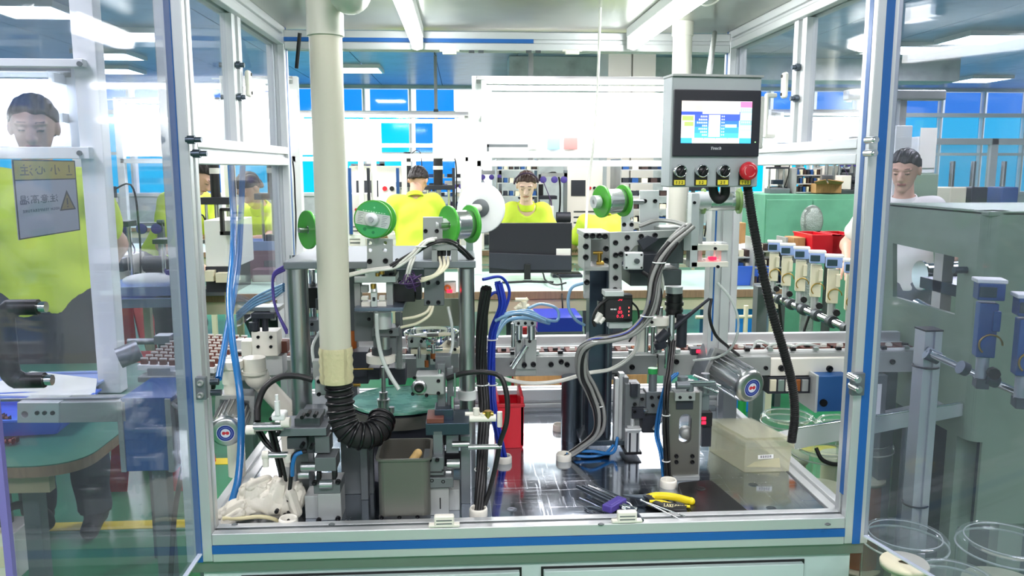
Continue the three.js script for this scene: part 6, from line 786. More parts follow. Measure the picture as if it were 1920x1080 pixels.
lightFrame('white light frame above the person seen from behind', xAt(560, -6.1), xAt(878, -6.1), -6.1, 2.0, 1.62, 1.9, [xAt(722, -6.1), xAt(806, -6.1)]); lightFrame('white light frame seen through the open acrylic door', xAt(228, -5.9), xAt(420, -5.9), -5.9, 2.1, 1.6, 2.0); lightFrame('white light frame above the leaning person in the side pane', xAt(430, -4.2), xAt(556, -4.2), -4.2, 2.1, 1.6, 2.0); lightFrame('white light frame above the green cabinets', xAt(1440, -5.6), xAt(1640, -5.6), -5.6, 2.0, 1.62, 1.92); lightFrame('white light frame behind the standing person', xAt(-120, -3.4), xAt(150, -3.4), -3.4, 2.05, 1.62, 1.98);
for (const [px, w, m, l] of [[1038, 24, M.tubeSky, 'blue and white printed sheet'], [1070, 26, mat('#c96a66', 0.6), 'red and grey printed sheet'], [1000, 20, M.warmwhite, 'plain notice sheet']]) part(fA, 'notice', R(px - w / 2, 258, px + w / 2, 280, -4.09, 0.003), m, l); part(fA, 'rack_bar', [R(913, 270, 990, 276, -4.0, 0.02), R(913, 270, 917, 284, -4.0, 0.02)], M.greyMid); part(fA, 'grey_strip', R(905, 214, 1020, 224, -4.07, 0.02), M.grey);
{ const z = -5.58, t = thing('assembly_frame', 'slim white assembly frame with many uprights behind the printed solder spool', 'frame', [xAt(760, z), 0, z]); for (const px of [646, 676, 700, 757, 868]) part(t, 'upright', span(xAt(px, z) - 0.022, xAt(px, z) + 0.022, 0, 1.62, z - 0.03, z, 0.002), M.white); for (const y of [1.58, 0.9]) part(t, 'bar', span(xAt(640, z), xAt(872, z), y, y + 0.04, z - 0.028, z - 0.002, 0.002), M.white); for (const px of [655, 690, 745, 850]) part(t, 'cable_duct', span(xAt(px, z) - 0.012, xAt(px, z) + 0.012, 0.94, 1.5, z - 0.02, z + 0.02, 0.002), px % 2 ? M.blueDeep : M.charcoal); }
// monitor, keyboard on the first bench
{
  const z = -3.85, t = thing('monitor', 'black computer monitor seen from behind with a white label', 'monitor', [xAt(988, z), lineTop, z]); part(t, 'back', [R(917, 418, 1072, 512, z, 0.02, 0.004)], M.monitor); part(t, 'lower_cover', poly([[917, 474], [1072, 480], [1072, 506], [960, 506], [917, 502]], z + 0.02, 0.02), M.charcoal, 'ribbed lower cover'); part(t, 'label_sticker', R(1043, 466, 1070, 479, z + 0.0022, 0.002), M.cableWhite); part(t, 'stand_neck', R(983, 496, 995, 530, z + 0.035, 0.02), M.black); const b = atY(988, 530, lineTop); part(t, 'stand_foot', [place(box(0, 0, 0, 0.2, 0.01, 0.03, 0.002), [b.x - 0.06, lineTop + 0.006, b.z], 0, 0.25), place(box(0, 0, 0, 0.2, 0.01, 0.03, 0.002), [b.x + 0.07, lineTop + 0.006, b.z], 0, -0.25)], M.black);
  const k = thing('keyboard', 'black keyboard on the bench beside the monitor', 'keyboard', atY(1062, 518, lineTop)); const p = atY(1062, 518, lineTop); part(k, 'base', box(p.x, lineTop + 0.01, p.z, 0.2, 0.02, 0.14, 0.003), M.charcoal); for (let r = 0; r < 4; r++) part(k, 'key_row', box(p.x, lineTop + 0.023, p.z - 0.045 + r * 0.03, 0.18, 0.008, 0.02), M.black); cable('monitor_cable', 'black cable looping from the monitor over the bench edge', [path([[1018, 512, -3.8], [1026, 528, -3.5], [1045, 534, -3.4], [1062, 530, -3.4]], 1.6), path([[1040, 512, -3.8], [1052, 526, -3.5], [1054, 560, -3.26], [1056, 600, -3.26]], 1.4)], M.cableBlack);
}
// generic bench machines, each with its own look
const hueList = [M.greyDark, M.charcoal, M.aluDark, M.violet, M.bluedSteel];
function benchMachine(label, px, z, y0, w, h, kind) {
  const x = xAt(px, z, 380), t = thing(kind === 2 ? 'controller_box' : kind === 1 ? 'winding_machine' : kind === 3 ? 'component_rack' : 'bench_press', label, kind === 2 ? 'controller' : kind === 3 ? 'rack' : 'machine', [x, y0, z], undefined, true), r = () => rnd(0.85, 1.15), d = w * 0.8;
  if (kind === 0) { part(t, 'base', box(0, 0.02, 0, w, 0.04, d, 0.004), M.aluDark); for (const s of [-1, 1]) part(t, 'column', rod([s * w * 0.36, 0.04, -d * 0.2], [s * w * 0.36, h * 0.66, -d * 0.2], w * 0.05, 10), M.chrome); part(t, 'top_plate', box(0, h * 0.67, -d * 0.1, w, h * 0.05, d * 0.7, 0.003), M.charcoal); part(t, 'air_cylinder', rod([0, h * 0.69, -d * 0.1], [0, h, -d * 0.1], w * 0.16, 12), M.black); part(t, 'cylinder_cap', rod([0, h * 0.86, -d * 0.1], [0, h * 0.9, -d * 0.1], w * 0.17, 12), M.cableWhite); part(t, 'ram', rod([0, h * 0.35, -d * 0.1], [0, h * 0.66, -d * 0.1], w * 0.07, 10), M.steel); part(t, 'tool_block', box(0, h * 0.3, -d * 0.1, w * 0.5, h * 0.12, d * 0.4, 0.003), hueList[Math.floor(rnd(0, 5))]); part(t, 'fixture', box(0, h * 0.1, 0, w * 0.6, h * 0.1, d * 0.5, 0.003), M.greyMid); part(t, 'hose', path([[0, h * 0.95, -d * 0.1], [w * 0.5, h * 1.02, -d * 0.1], [w * 0.62, h * 0.6, -d * 0.2], [w * 0.5, 0.05, -d * 0.4]], w * 0.025, 6, true), M.cableBlack); }
  if (kind === 1) { part(t, 'base', box(0, h * 0.06, 0, w, h * 0.12, d, 0.004), M.greyDark); part(t, 'headstock', box(-w * 0.25, h * 0.34, 0, w * 0.4, h * 0.42, d * 0.7, 0.005), M.warmwhite); for (let i = 0; i < 5; i++) part(t, 'spindle', rod([-w * 0.4 + i * w * 0.2, h * 0.12, d * 0.3], [-w * 0.4 + i * w * 0.2, h * 0.3, d * 0.3], w * 0.04, 8), i % 2 ? M.chrome : M.charcoal); part(t, 'motor', rod([w * 0.05, h * 0.4, 0], [w * 0.42, h * 0.4, 0], w * 0.14, 12), M.charcoal); part(t, 'mast', box(w * 0.3, h * 0.6, -d * 0.2, w * 0.1, h * 0.8, w * 0.1, 0.002), M.aluDark); part(t, 'arm', box(0, h * 0.94, -d * 0.2, w * 0.7, h * 0.05, w * 0.1), M.grey); for (const s of [-0.3, 0, 0.25]) part(t, 'pulley', place(lathe([[0, 0.1], [1, 0.1], [0.8, 0], [1, -0.1], [0, -0.1]].map(([a, b]) => [a * w * 0.09, b * w * 0.2]), 14), [s * w, h * 0.88, -d * 0.12], Math.PI / 2), M.violet); part(t, 'wire', path([[-w * 0.3, h * 0.86, -d * 0.1], [-w * 0.1, h * 0.6, 0], [-w * 0.1, h * 0.5, d * 0.2]], w * 0.012, 5, true), M.purple); }
  if (kind === 2) { part(t, 'case', box(0, h / 2, 0, w, h, d, 0.006), M.warmwhite); part(t, 'display', box(-w * 0.18, h * 0.72, d / 2 + 0.001, w * 0.4, h * 0.2, 0.006), M.charcoal); for (let i = 0; i < 3; i++) part(t, 'knob', rod([w * (0.14 + i * 0.13), h * 0.72, d / 2], [w * (0.14 + i * 0.13), h * 0.72, d / 2 + 0.012], w * 0.045, 10), i ? M.black : M.red); for (let i = 0; i < 5; i++) part(t, 'vent_slot', box(0, h * (0.14 + i * 0.07), d / 2 + 0.0006, w * 0.6, h * 0.02, 0.003), M.greyDark); }
  if (kind === 3) { for (const s of [-1, 1]) part(t, 'side', box(s * w / 2, h / 2, 0, 0.012, h, d, 0.002), M.grey); const n = Math.max(3, Math.round(h / 0.11)); for (let i = 0; i < n; i++) { const s = part(t, 'shelf', box(0, h * (i + 0.15) / n, 0, w, 0.008, d), M.alu); for (let k = 0; k < 7; k++) part(s, 'part_row', box(-w * 0.42 + k * w * 0.14, h * (i + 0.15) / n + 0.025, d * 0.2, w * 0.09, 0.04, d * 0.5), [M.darkBrown, M.charcoal, M.blueDeep, M.cream][(k + i) % 4]); } }
  return t;
}
let alt = 0;
const B2 = -6.0, B1 = -3.85, B3 = -9.0;
for (const a of [
  ['bench press with a black cylinder above the white box at the side pane', 404, -3.3, lineTop, 0.17, 0.8, 0], ['twin-column bench press seen through the open acrylic door', 205, -3.2, lineTop, 0.22, 0.62, 0], ['dark bench press beside the post with a blue inlay', 322, -3.0, lineTop, 0.2, 0.5, 0], ['winding machine far behind the tray stack', 258, -3.4, lineTop, 0.34, 0.42, 1],
  ['pale green bench press behind the leaning person in the side pane', 512, -4.0, lineTop, 0.22, 0.8, 0], ['white controller behind the white pipe', 662, B2, lineTop, 0.3, 0.5, 2], ['wide white cabinet box behind the printed solder spool', 712, B2, lineTop, 0.5, 0.74, 2], ['black-topped bench press left of the bent person', 765, B2, lineTop, 0.2, 0.86, 0], ['component rack behind the bent person', 798, B2 - 0.3, lineTop, 0.28, 0.6, 3], ['bench press with looping hose right of the bent person', 822, B2, lineTop, 0.26, 0.82, 0], ['winding machine behind the white reel', 852, B2, lineTop, 0.26, 0.62, 1],
  ['controller with dark vents beside the white reel', 884, -5.85, lineTop, 0.22, 0.5, 2], ['winding machine at the headband wearer\'s shoulder', 922, B2, lineTop, 0.28, 0.72, 1], ['component rack behind the dark headband', 968, B2 - 0.35, lineTop, 0.36, 0.8, 3], ['dark bench press just behind the headband wearer', 1008, B2 + 0.1, lineTop, 0.36, 0.66, 0], ['winding machine with violet pulleys right of the headband wearer', 1040, B2, lineTop, 0.34, 0.7, 1], ['tall white cabinet box between the headband wearer and the hanging cord', 1092, B2, lineTop, 0.34, 0.74, 2],
  ['component rack behind the dispensing arm', 1215, B2, lineTop, 0.6, 0.8, 3], ['bench press standing behind the control panel', 1300, B2, lineTop, 0.3, 0.78, 0], ['component rack of stacked shelves beside the black conduit', 1440, -3.5, lineTop, 0.2, 0.3, 3], ['shelf rack with brown coils beside the slotted post', 1408, -3.6, lineTop, 0.3, 0.24, 3], ['winding machine on the green cabinets beside the open carton', 1478, -5.1, 1.3, 0.28, 0.42, 1], ['bench press on the green cabinets right of the open carton', 1596, -5.0, 1.3, 0.26, 0.45, 0], ['bench press on the green cabinets above the open carton', 1528, -5.3, 1.3, 0.3, 0.42, 0], ['winding machine on the green cabinets near the post', 1566, -5.3, 1.3, 0.34, 0.4, 1],
  ['small bench press at the near corner of the green cabinets', 1456, -4.95, 1.3, 0.16, 0.3, 0], ['low shelf rack on the green cabinets left of the open carton', 1506, -4.92, 1.3, 0.2, 0.2, 3], ['thin bench press behind the open carton flaps', 1548, -5.05, 1.3, 0.18, 0.4, 0], ['small winding machine at the end of the green cabinets', 1590, -4.85, 1.3, 0.2, 0.26, 1],
  ['far winding machine below the cyan window', 690, B3, lineTop, 0.6, 0.8, 1], ['far component rack below the cyan window', 845, B3, lineTop, 0.8, 0.7, 3], ['bench press behind the lime back beside the enclosure post', 345, -3.3, lineTop, 0.18, 0.45, 0]
]) { if (Math.abs(a[2] - B2) < 0.4) a[2] = (alt++ % 2 ? -6.36 : -5.88); benchMachine(...a); }
// white box with a black handle in front of the side pane man
{ const z = -2.6, t = thing('white_case', 'white case with a black side handle seen through the enclosure side', 'case', [xAt(418, z, 450), 0.82, z]); part(t, 'case', R(384, 413, 445, 500, z, 0.3, 0.004), M.white); part(t, 'handle', [R(412, 390, 438, 396, z + 0.06, 0.03), R(412, 392, 418, 440, z + 0.06, 0.03), R(412, 434, 438, 441, z + 0.06, 0.03)], M.black); part(t, 'stand', R(386, 500, 442, 548, z, 0.28), M.charcoal); part(t, 'shelf_parts', [R(384, 508, 400, 528, z + 0.05, 0.1), R(404, 512, 440, 530, z + 0.05, 0.1)], M.cream); part(t, 'leg', span(xAt(400, z, 500), xAt(404, z, 500) + 0.02, 0, 0.9, z - 0.2, z - 0.16), M.cream); }
// tray stacks on the benches
tray('upper pale blue tray of the stack seen through the open door', xAt(262, -2.95), 0.84, -3.0, 0.42, 0.3, 0.05, M.bluePale, 0.1); tray('lower pale blue tray of the stack seen through the open door', xAt(255, -2.95), 0.783, -2.98, 0.46, 0.32, 0.05, M.bluePale, 0.05); one('white_bag', 'white plastic bag heaped on the tray stack', 'bag', [new THREE.IcosahedronGeometry(0.1, 3).scale(1.5, 0.4, 0.8).translate(xAt(262, -2.95), 0.905, -3.0)], M.white);
tray('lavender tray under the leaning person\'s hands', xAt(492, -4.05, 462), 0.965, -4.05, 0.3, 0.2, 0.06, M.bluePale, 0); one('tray_stack', 'dark stack of boxes holding up the lavender tray', 'box', [span(xAt(462, -4.05), xAt(530, -4.05), lineTop, 0.965, -4.14, -3.96), span(xAt(462, -3.8), xAt(506, -3.8), lineTop, 0.86, -3.95, -3.8, 0.004)], mat('#8a6f7a', 0.6)); tray('blue crate on the bench behind the slotted post', xAt(1388, -3.55, 520), lineTop + 0.002, -3.6, 0.3, 0.34, 0.12, M.blueTray, 0); one('carton', 'tan carton with a white label behind the slotted post', 'carton', span(xAt(1364, -4.0), xAt(1404, -4.0), lineTop, at(1384, 418, -4.0).y, -4.22, -4.0, 0.003), M.cardboard); one('carton', 'open tan carton on the green cabinets', 'carton', [R(1530, 344, 1578, 362, -4.75, 0.25), quad(at(1530, 344, -4.75), at(1552, 344, -4.75), at(1548, 336, -4.65), at(1526, 340, -4.65), 0.006), quad(at(1554, 344, -4.75), at(1578, 344, -4.75), at(1582, 340, -4.62), at(1552, 336, -4.62), 0.006)], M.cardboard); one('white_roll', 'roll of white sheeting lying on the bench near the slotted post', 'roll', rod(at(1368, 478, -3.6), at(1418, 470, -3.7), 0.06, 16), M.white); one('carton', 'flat cartons under the conveyor beside the white grommets', 'carton', [R(975, 700, 1052, 716, -1.1, 0.3), R(970, 718, 1050, 738, -1.08, 0.3)], M.cardboard); one('carton_stand', 'low grey stand under the flat cartons', 'stand', span(at(975, 740, -1.1).x, at(1050, 740, -1.1).x, 0, at(1000, 738, -1.1).y, -1.4, -1.1), M.greyMid); one('carton', 'tall brown carton behind the machine near the green cup', 'carton', span(at(1166, 705, -1.3).x, at(1214, 705, -1.3).x, 0, at(1190, 702, -1.3).y, -1.6, -1.3, 0.003), M.cardboard);
// green cabinets, red crates, bagged bundle
{ for (let i = 0; i < 2; i++) { const z = -4.7, x0 = xAt(1438, z) + i * 0.75, t = thing('green_cabinet', ['green steel cabinet nearest the black conduit', 'green steel cabinet behind the red crates', 'green steel cabinet hidden behind the enclosure post'][i], 'cabinet', [x0 + 0.37, 0, z - 0.25]); part(t, 'body', span(x0, x0 + 0.745, 0, 1.3, z - 0.5, z, 0.004), M.cabinetGreen); for (const s of [0, 1]) { const d = part(t, 'door', span(x0 + 0.012 + s * 0.364, x0 + 0.366 + s * 0.364, 0.06, 1.26, z, z + 0.012, 0.003), M.cabinetGreen); part(d, 'handle', span(x0 + 0.33 + s * 0.05, x0 + 0.345 + s * 0.05, 0.7, 0.82, z + 0.012, z + 0.03, 0.003), M.chrome); } if (i === 1) part(t, 'hazard_label', span(x0 + 0.06, x0 + 0.13, 1.08, 1.16, z + 0.012, z + 0.014), M.yellow); } 
  for (const [px, l] of [[1530, 'red plastic crate behind the far tension heads'], [1566, 'red plastic crate next to the enclosure post edge']]) tray(l, xAt(px, -3.45, 460), 0.982, -3.45, 0.17, 0.28, 0.12, M.redBin, 0); one('crate_table', 'low grey table under the red crates', 'table', [span(xAt(1490, -3.3), xAt(1600, -3.3), 0.94, 0.98, -3.62, -3.28), span(xAt(1494, -3.3), xAt(1494, -3.3) + 0.04, 0, 0.95, -3.5, -3.46), span(xAt(1585, -3.3), xAt(1585, -3.3) + 0.04, 0, 0.95, -3.5, -3.46)], M.greyMid); one('carton', 'brown carton beside the red crates', 'carton', span(xAt(1490, -3.45), xAt(1512, -3.45), 0.98, 1.08, -3.55, -3.4, 0.003), M.cardboard); const b = at(1522, 415, -4.4); one('bagged_bundle', 'bundle wrapped in clear plastic in front of the green cabinet', 'bundle', [new THREE.IcosahedronGeometry(0.11, 3).scale(0.75, 1.1, 0.6).translate(b.x, b.y, b.z), rod([b.x, 0, b.z], [b.x, b.y - 0.08, b.z], 0.05, 10)], mat('#b9c6bf', 0.25, 0, { transmission: 0.35, thickness: 0, bumpMap: T.fine, bumpScale: 0.01 })); }
// below the benches: stools, blue cabinet, valve pipe
function stool(label, px, z, y) { const x = xAt(px, z, 590), t = thing('plastic_stool', label, 'stool', [x, 0, z], undefined, true); part(t, 'seat', box(0, y - 0.015, 0, 0.3, 0.03, 0.3, 0.012), M.red); for (const a of [-1, 1]) for (const b of [-1, 1]) part(t, 'leg', quad(new THREE.Vector3(a * 0.14, y - 0.02, b * 0.14), new THREE.Vector3(a * 0.05, y - 0.02, b * 0.145), new THREE.Vector3(a * 0.11, 0, b * 0.19), new THREE.Vector3(a * 0.19, 0, b * 0.19), 0.01), M.red); for (const a of [-1, 1]) part(t, 'side_leg', quad(new THREE.Vector3(a * 0.14, y - 0.02, 0.14), new THREE.Vector3(a * 0.14, y - 0.02, -0.14), new THREE.Vector3(a * 0.19, y * 0.55, -0.16), new THREE.Vector3(a * 0.19, y * 0.55, 0.16), 0.01), M.red); }
stool('red plastic stool left of its twin under the far bench', 226, -4.3, 0.62); stool('red plastic stool right of its twin under the far bench', 290, -2.5, 0.6); stool('red plastic stool under the monitor bench', 1018, -3.2, 0.62);
one('navy_box', 'navy blue box under the monitor bench', 'box', R(1008, 596, 1092, 622, -2.9, 0.3), M.cobalt); one('box_stand', 'low shelf holding the navy box', 'shelf', R(1006, 622, 1094, 634, -2.9, 0.3), M.greyMid);
one('blue_locker', 'bright blue locker panel under the bench behind the slotted post', 'locker', [span(xAt(1330, -3.36, 600), xAt(1446, -3.36, 600), 0, 0.66, -3.56, -3.36, 0.004)], mat('#1f8ff0', 0.35)); { const p = at(1398, 600, -3.2), t = thing('valve_pipe', 'pale pipe with a green valve under the bench', 'pipe', [p.x, 0, p.z]); part(t, 'riser', rod([p.x, 0.35, p.z], [p.x, 0.7, p.z], 0.014, 12), M.cream); part(t, 'branch', rod([p.x - 0.3, p.y + 0.02, p.z], [p.x + 0.06, p.y + 0.02, p.z], 0.011, 10), M.cream); part(t, 'valve', [rod([p.x, 0, p.z], [p.x, 0.36, p.z], 0.025, 10), rod([p.x - 0.05, 0.3, p.z], [p.x + 0.05, 0.3, p.z], 0.02, 8)], M.green); part(t, 'spring', [0, 1, 2, 3].map((i) => ring(0.02, 0.005, [p.x, 0.38 + i * 0.02, p.z], Math.PI / 2)), M.bolt); }
// glazed partition behind the housing, white posts
{ const z = -6.2, t = thing('glazed_partition', 'white-framed glazed partition behind the grey-green housing', 'partition', [6, 0, z]); const xs = [1700, 1860, 2010].map((p) => xAt(p, z)); for (const x of xs) part(t, 'mullion', span(x - 0.035, x + 0.035, 0, 1.78, z - 0.03, z + 0.03, 0.003), M.white); for (const y of [0.95, 1.75]) part(t, 'rail', span(xs[0], xs[2], y - 0.03, y + 0.03, z - 0.03, z + 0.03, 0.003), M.white); for (let i = 0; i < 2; i++) { part(t, 'pane', span(xs[i] + 0.03, xs[i + 1] - 0.03, 0.98, 1.72, z - 0.004, z), M.clear); part(t, 'lower_panel', span(xs[i] + 0.03, xs[i + 1] - 0.03, 0.03, 0.92, z - 0.01, z + 0.01), M.warmwhite); }
  const c = xAt(1684, -3.4), u = thing('white_pillar', 'slim white pillar with a lamp arm beside the person in white', 'pillar', [c, 0, -3.4]); part(u, 'pillar', span(c - 0.05, c + 0.05, 0, 1.75, -3.45, -3.35, 0.004), M.white); part(u, 'arm', [span(c - 0.35, c + 0.25, 1.9, 1.96, -3.44, -3.36, 0.01), span(c - 0.02, c + 0.02, 1.75, 1.9, -3.42, -3.38)], M.grey); for (const [px, py, l] of [[1735, 520, 'tall green-grey machine column behind the housing']]) { const zz = -4.2, x = xAt(1740, zz), v = thing('machine_column', l, 'machine', [x, 0, zz]); part(v, 'column', span(x - 0.09, x + 0.09, 0, 1.46, zz - 0.2, zz, 0.01), M.housing); part(v, 'cap', span(x - 0.07, x + 0.07, 1.46, 1.72, zz - 0.18, zz - 0.02, 0.01), M.white); part(v, 'sheet', span(x - 0.06, x + 0.06, 1.5, 1.78, zz - 0.018, zz - 0.012), M.warmwhite); } for (const [px, l, m] of [[1802, 'small pale machine behind the housing roof', M.cream], [1842, 'dark boxed machine behind the housing roof', M.charcoal], [1900, 'blue machine at the picture edge behind the housing', M.blueDeep]]) { const zz = -4.42, x = xAt(px, zz), v = thing('side_machine', l, 'machine', [x, 0, zz]); part(v, 'base', span(x - 0.07, x + 0.07, 0, 1.2, zz - 0.2, zz, 0.01), M.housing); part(v, 'head', span(x - 0.065, x + 0.065, 1.2, 1.36, zz - 0.18, zz, 0.01), m); part(v, 'mast', rod([x, 1.36, zz - 0.1], [x, 1.55, zz - 0.1], 0.02, 8), M.chrome); } }
// ================= people =================
function skin(f, lo, hi, cell, colour) {                  // surface of the distance field f by surface nets
  const n = [0, 1, 2].map((k) => Math.ceil((hi[k] - lo[k]) / cell) + 2), [nx, ny, nz] = n, val = new Float32Array(nx * ny * nz), id = new Int32Array(nx * ny * nz).fill(-1), V0 = [], I = [];
  const P = (i, j, k) => [lo[0] + i * cell, lo[1] + j * cell, lo[2] + k * cell], at3 = (i, j, k) => (k * ny + j) * nx + i;
  for (let k = 0; k < nz; k++) for (let j = 0; j < ny; j++) for (let i = 0; i < nx; i++) { const p = P(i, j, k); val[at3(i, j, k)] = f(p[0], p[1], p[2]); }
  const C = [[0, 0, 0], [1, 0, 0], [0, 1, 0], [1, 1, 0], [0, 0, 1], [1, 0, 1], [0, 1, 1], [1, 1, 1]], E = [[0, 1], [0, 2], [0, 4], [1, 3], [1, 5], [2, 3], [2, 6], [3, 7], [4, 5], [4, 6], [5, 7], [6, 7]];
  for (let k = 0; k < nz - 1; k++) for (let j = 0; j < ny - 1; j++) for (let i = 0; i < nx - 1; i++) {
    const v = C.map(([a, b, c]) => val[at3(i + a, j + b, k + c)]); let s = [0, 0, 0], m = 0; if (v.every((x) => x > 0) || v.every((x) => x <= 0)) continue;
    for (const [a, b] of E) if ((v[a] > 0) !== (v[b] > 0)) { const t = v[a] / (v[a] - v[b]); for (let q = 0; q < 3; q++) s[q] += C[a][q] + t * (C[b][q] - C[a][q]); m++; }
    id[at3(i, j, k)] = V0.length / 3; V0.push(lo[0] + (i + s[0] / m) * cell, lo[1] + (j + s[1] / m) * cell, lo[2] + (k + s[2] / m) * cell);
  }
  const q4 = (a, b, c, d, flip) => { if (a < 0 || b < 0 || c < 0 || d < 0) return; flip ? I.push(a, c, b, a, d, c) : I.push(a, b, c, a, c, d); };
  for (let k = 1; k < nz - 1; k++) for (let j = 1; j < ny - 1; j++) for (let i = 1; i < nx - 1; i++) {
    const a = val[at3(i, j, k)] > 0; if (a !== (val[at3(i + 1, j, k)] > 0)) q4(id[at3(i, j - 1, k - 1)], id[at3(i, j, k - 1)], id[at3(i, j, k)], id[at3(i, j - 1, k)], a);
    if (a !== (val[at3(i, j + 1, k)] > 0)) q4(id[at3(i - 1, j, k - 1)], id[at3(i - 1, j, k)], id[at3(i, j, k)], id[at3(i, j, k - 1)], a); if (a !== (val[at3(i, j, k + 1)] > 0)) q4(id[at3(i - 1, j - 1, k)], id[at3(i, j - 1, k)], id[at3(i, j, k)], id[at3(i - 1, j, k)], a);
  }
  const g = new THREE.BufferGeometry(), N = [], Cc = [], e = cell * 0.4; for (let i = 0; i < V0.length; i += 3) { const [x, y, z] = V0.slice(i, i + 3), v = new THREE.Vector3(f(x + e, y, z) - f(x - e, y, z), f(x, y + e, z) - f(x, y - e, z), f(x, y, z + e) - f(x, y, z - e)).normalize(); N.push(v.x, v.y, v.z); if (colour) Cc.push(...colour(x, y, z)); }
  g.setAttribute('position', new THREE.Float32BufferAttribute(V0, 3)); g.setAttribute('normal', new THREE.Float32BufferAttribute(N, 3)); if (colour) g.setAttribute('color', new THREE.Float32BufferAttribute(Cc, 3)); g.setIndex(I); return g;
}
function capsule(a, b, ra, rb) { const ax = a.x, ay = a.y, az = a.z, bx = b.x - ax, by = b.y - ay, bz = b.z - az, L = bx * bx + by * by + bz * bz || 1e-9; return (x, y, z) => { const px = x - ax, py = y - ay, pz = z - az; let t = (px * bx + py * by + pz * bz) / L; t = t < 0 ? 0 : t > 1 ? 1 : t; const dx = px - bx * t, dy = py - by * t, dz = pz - bz * t; return Math.sqrt(dx * dx + dy * dy + dz * dz) - ra - (rb - ra) * t; }; }
function blend(list, k) { return (x, y, z) => { let d = 1e3; for (const f of list) { const e = f(x, y, z), h = Math.max(k - Math.abs(d - e), 0) / k; d = Math.min(d, e) - h * h * k * 0.25; } return d; }; }
const U = (x, y, z) => new THREE.Vector3(x, y, z);
const skinMat = mat('#ffffff', 0.5, 0, { vertexColors: true, sheen: 0.1 }), limeShirt = mat('#e2fb4c', 0.75, 0, { bumpMap: T.cloth, bumpScale: 0.0004, sheen: 0.3 }), limeCollar = mat('#d2ee34', 0.75), whiteShirt = mat('#eceae4', 0.75), trouserMat = mat('#343945', 0.8, 0, { bumpMap: T.cloth, bumpScale: 0.0004 }), hairMat = mat('#1c1614', 0.5), shoeMat = mat('#1b1b1d', 0.5), brownHair = mat('#4a352c', 0.5), greyTrouser = mat('#6d7078', 0.8);
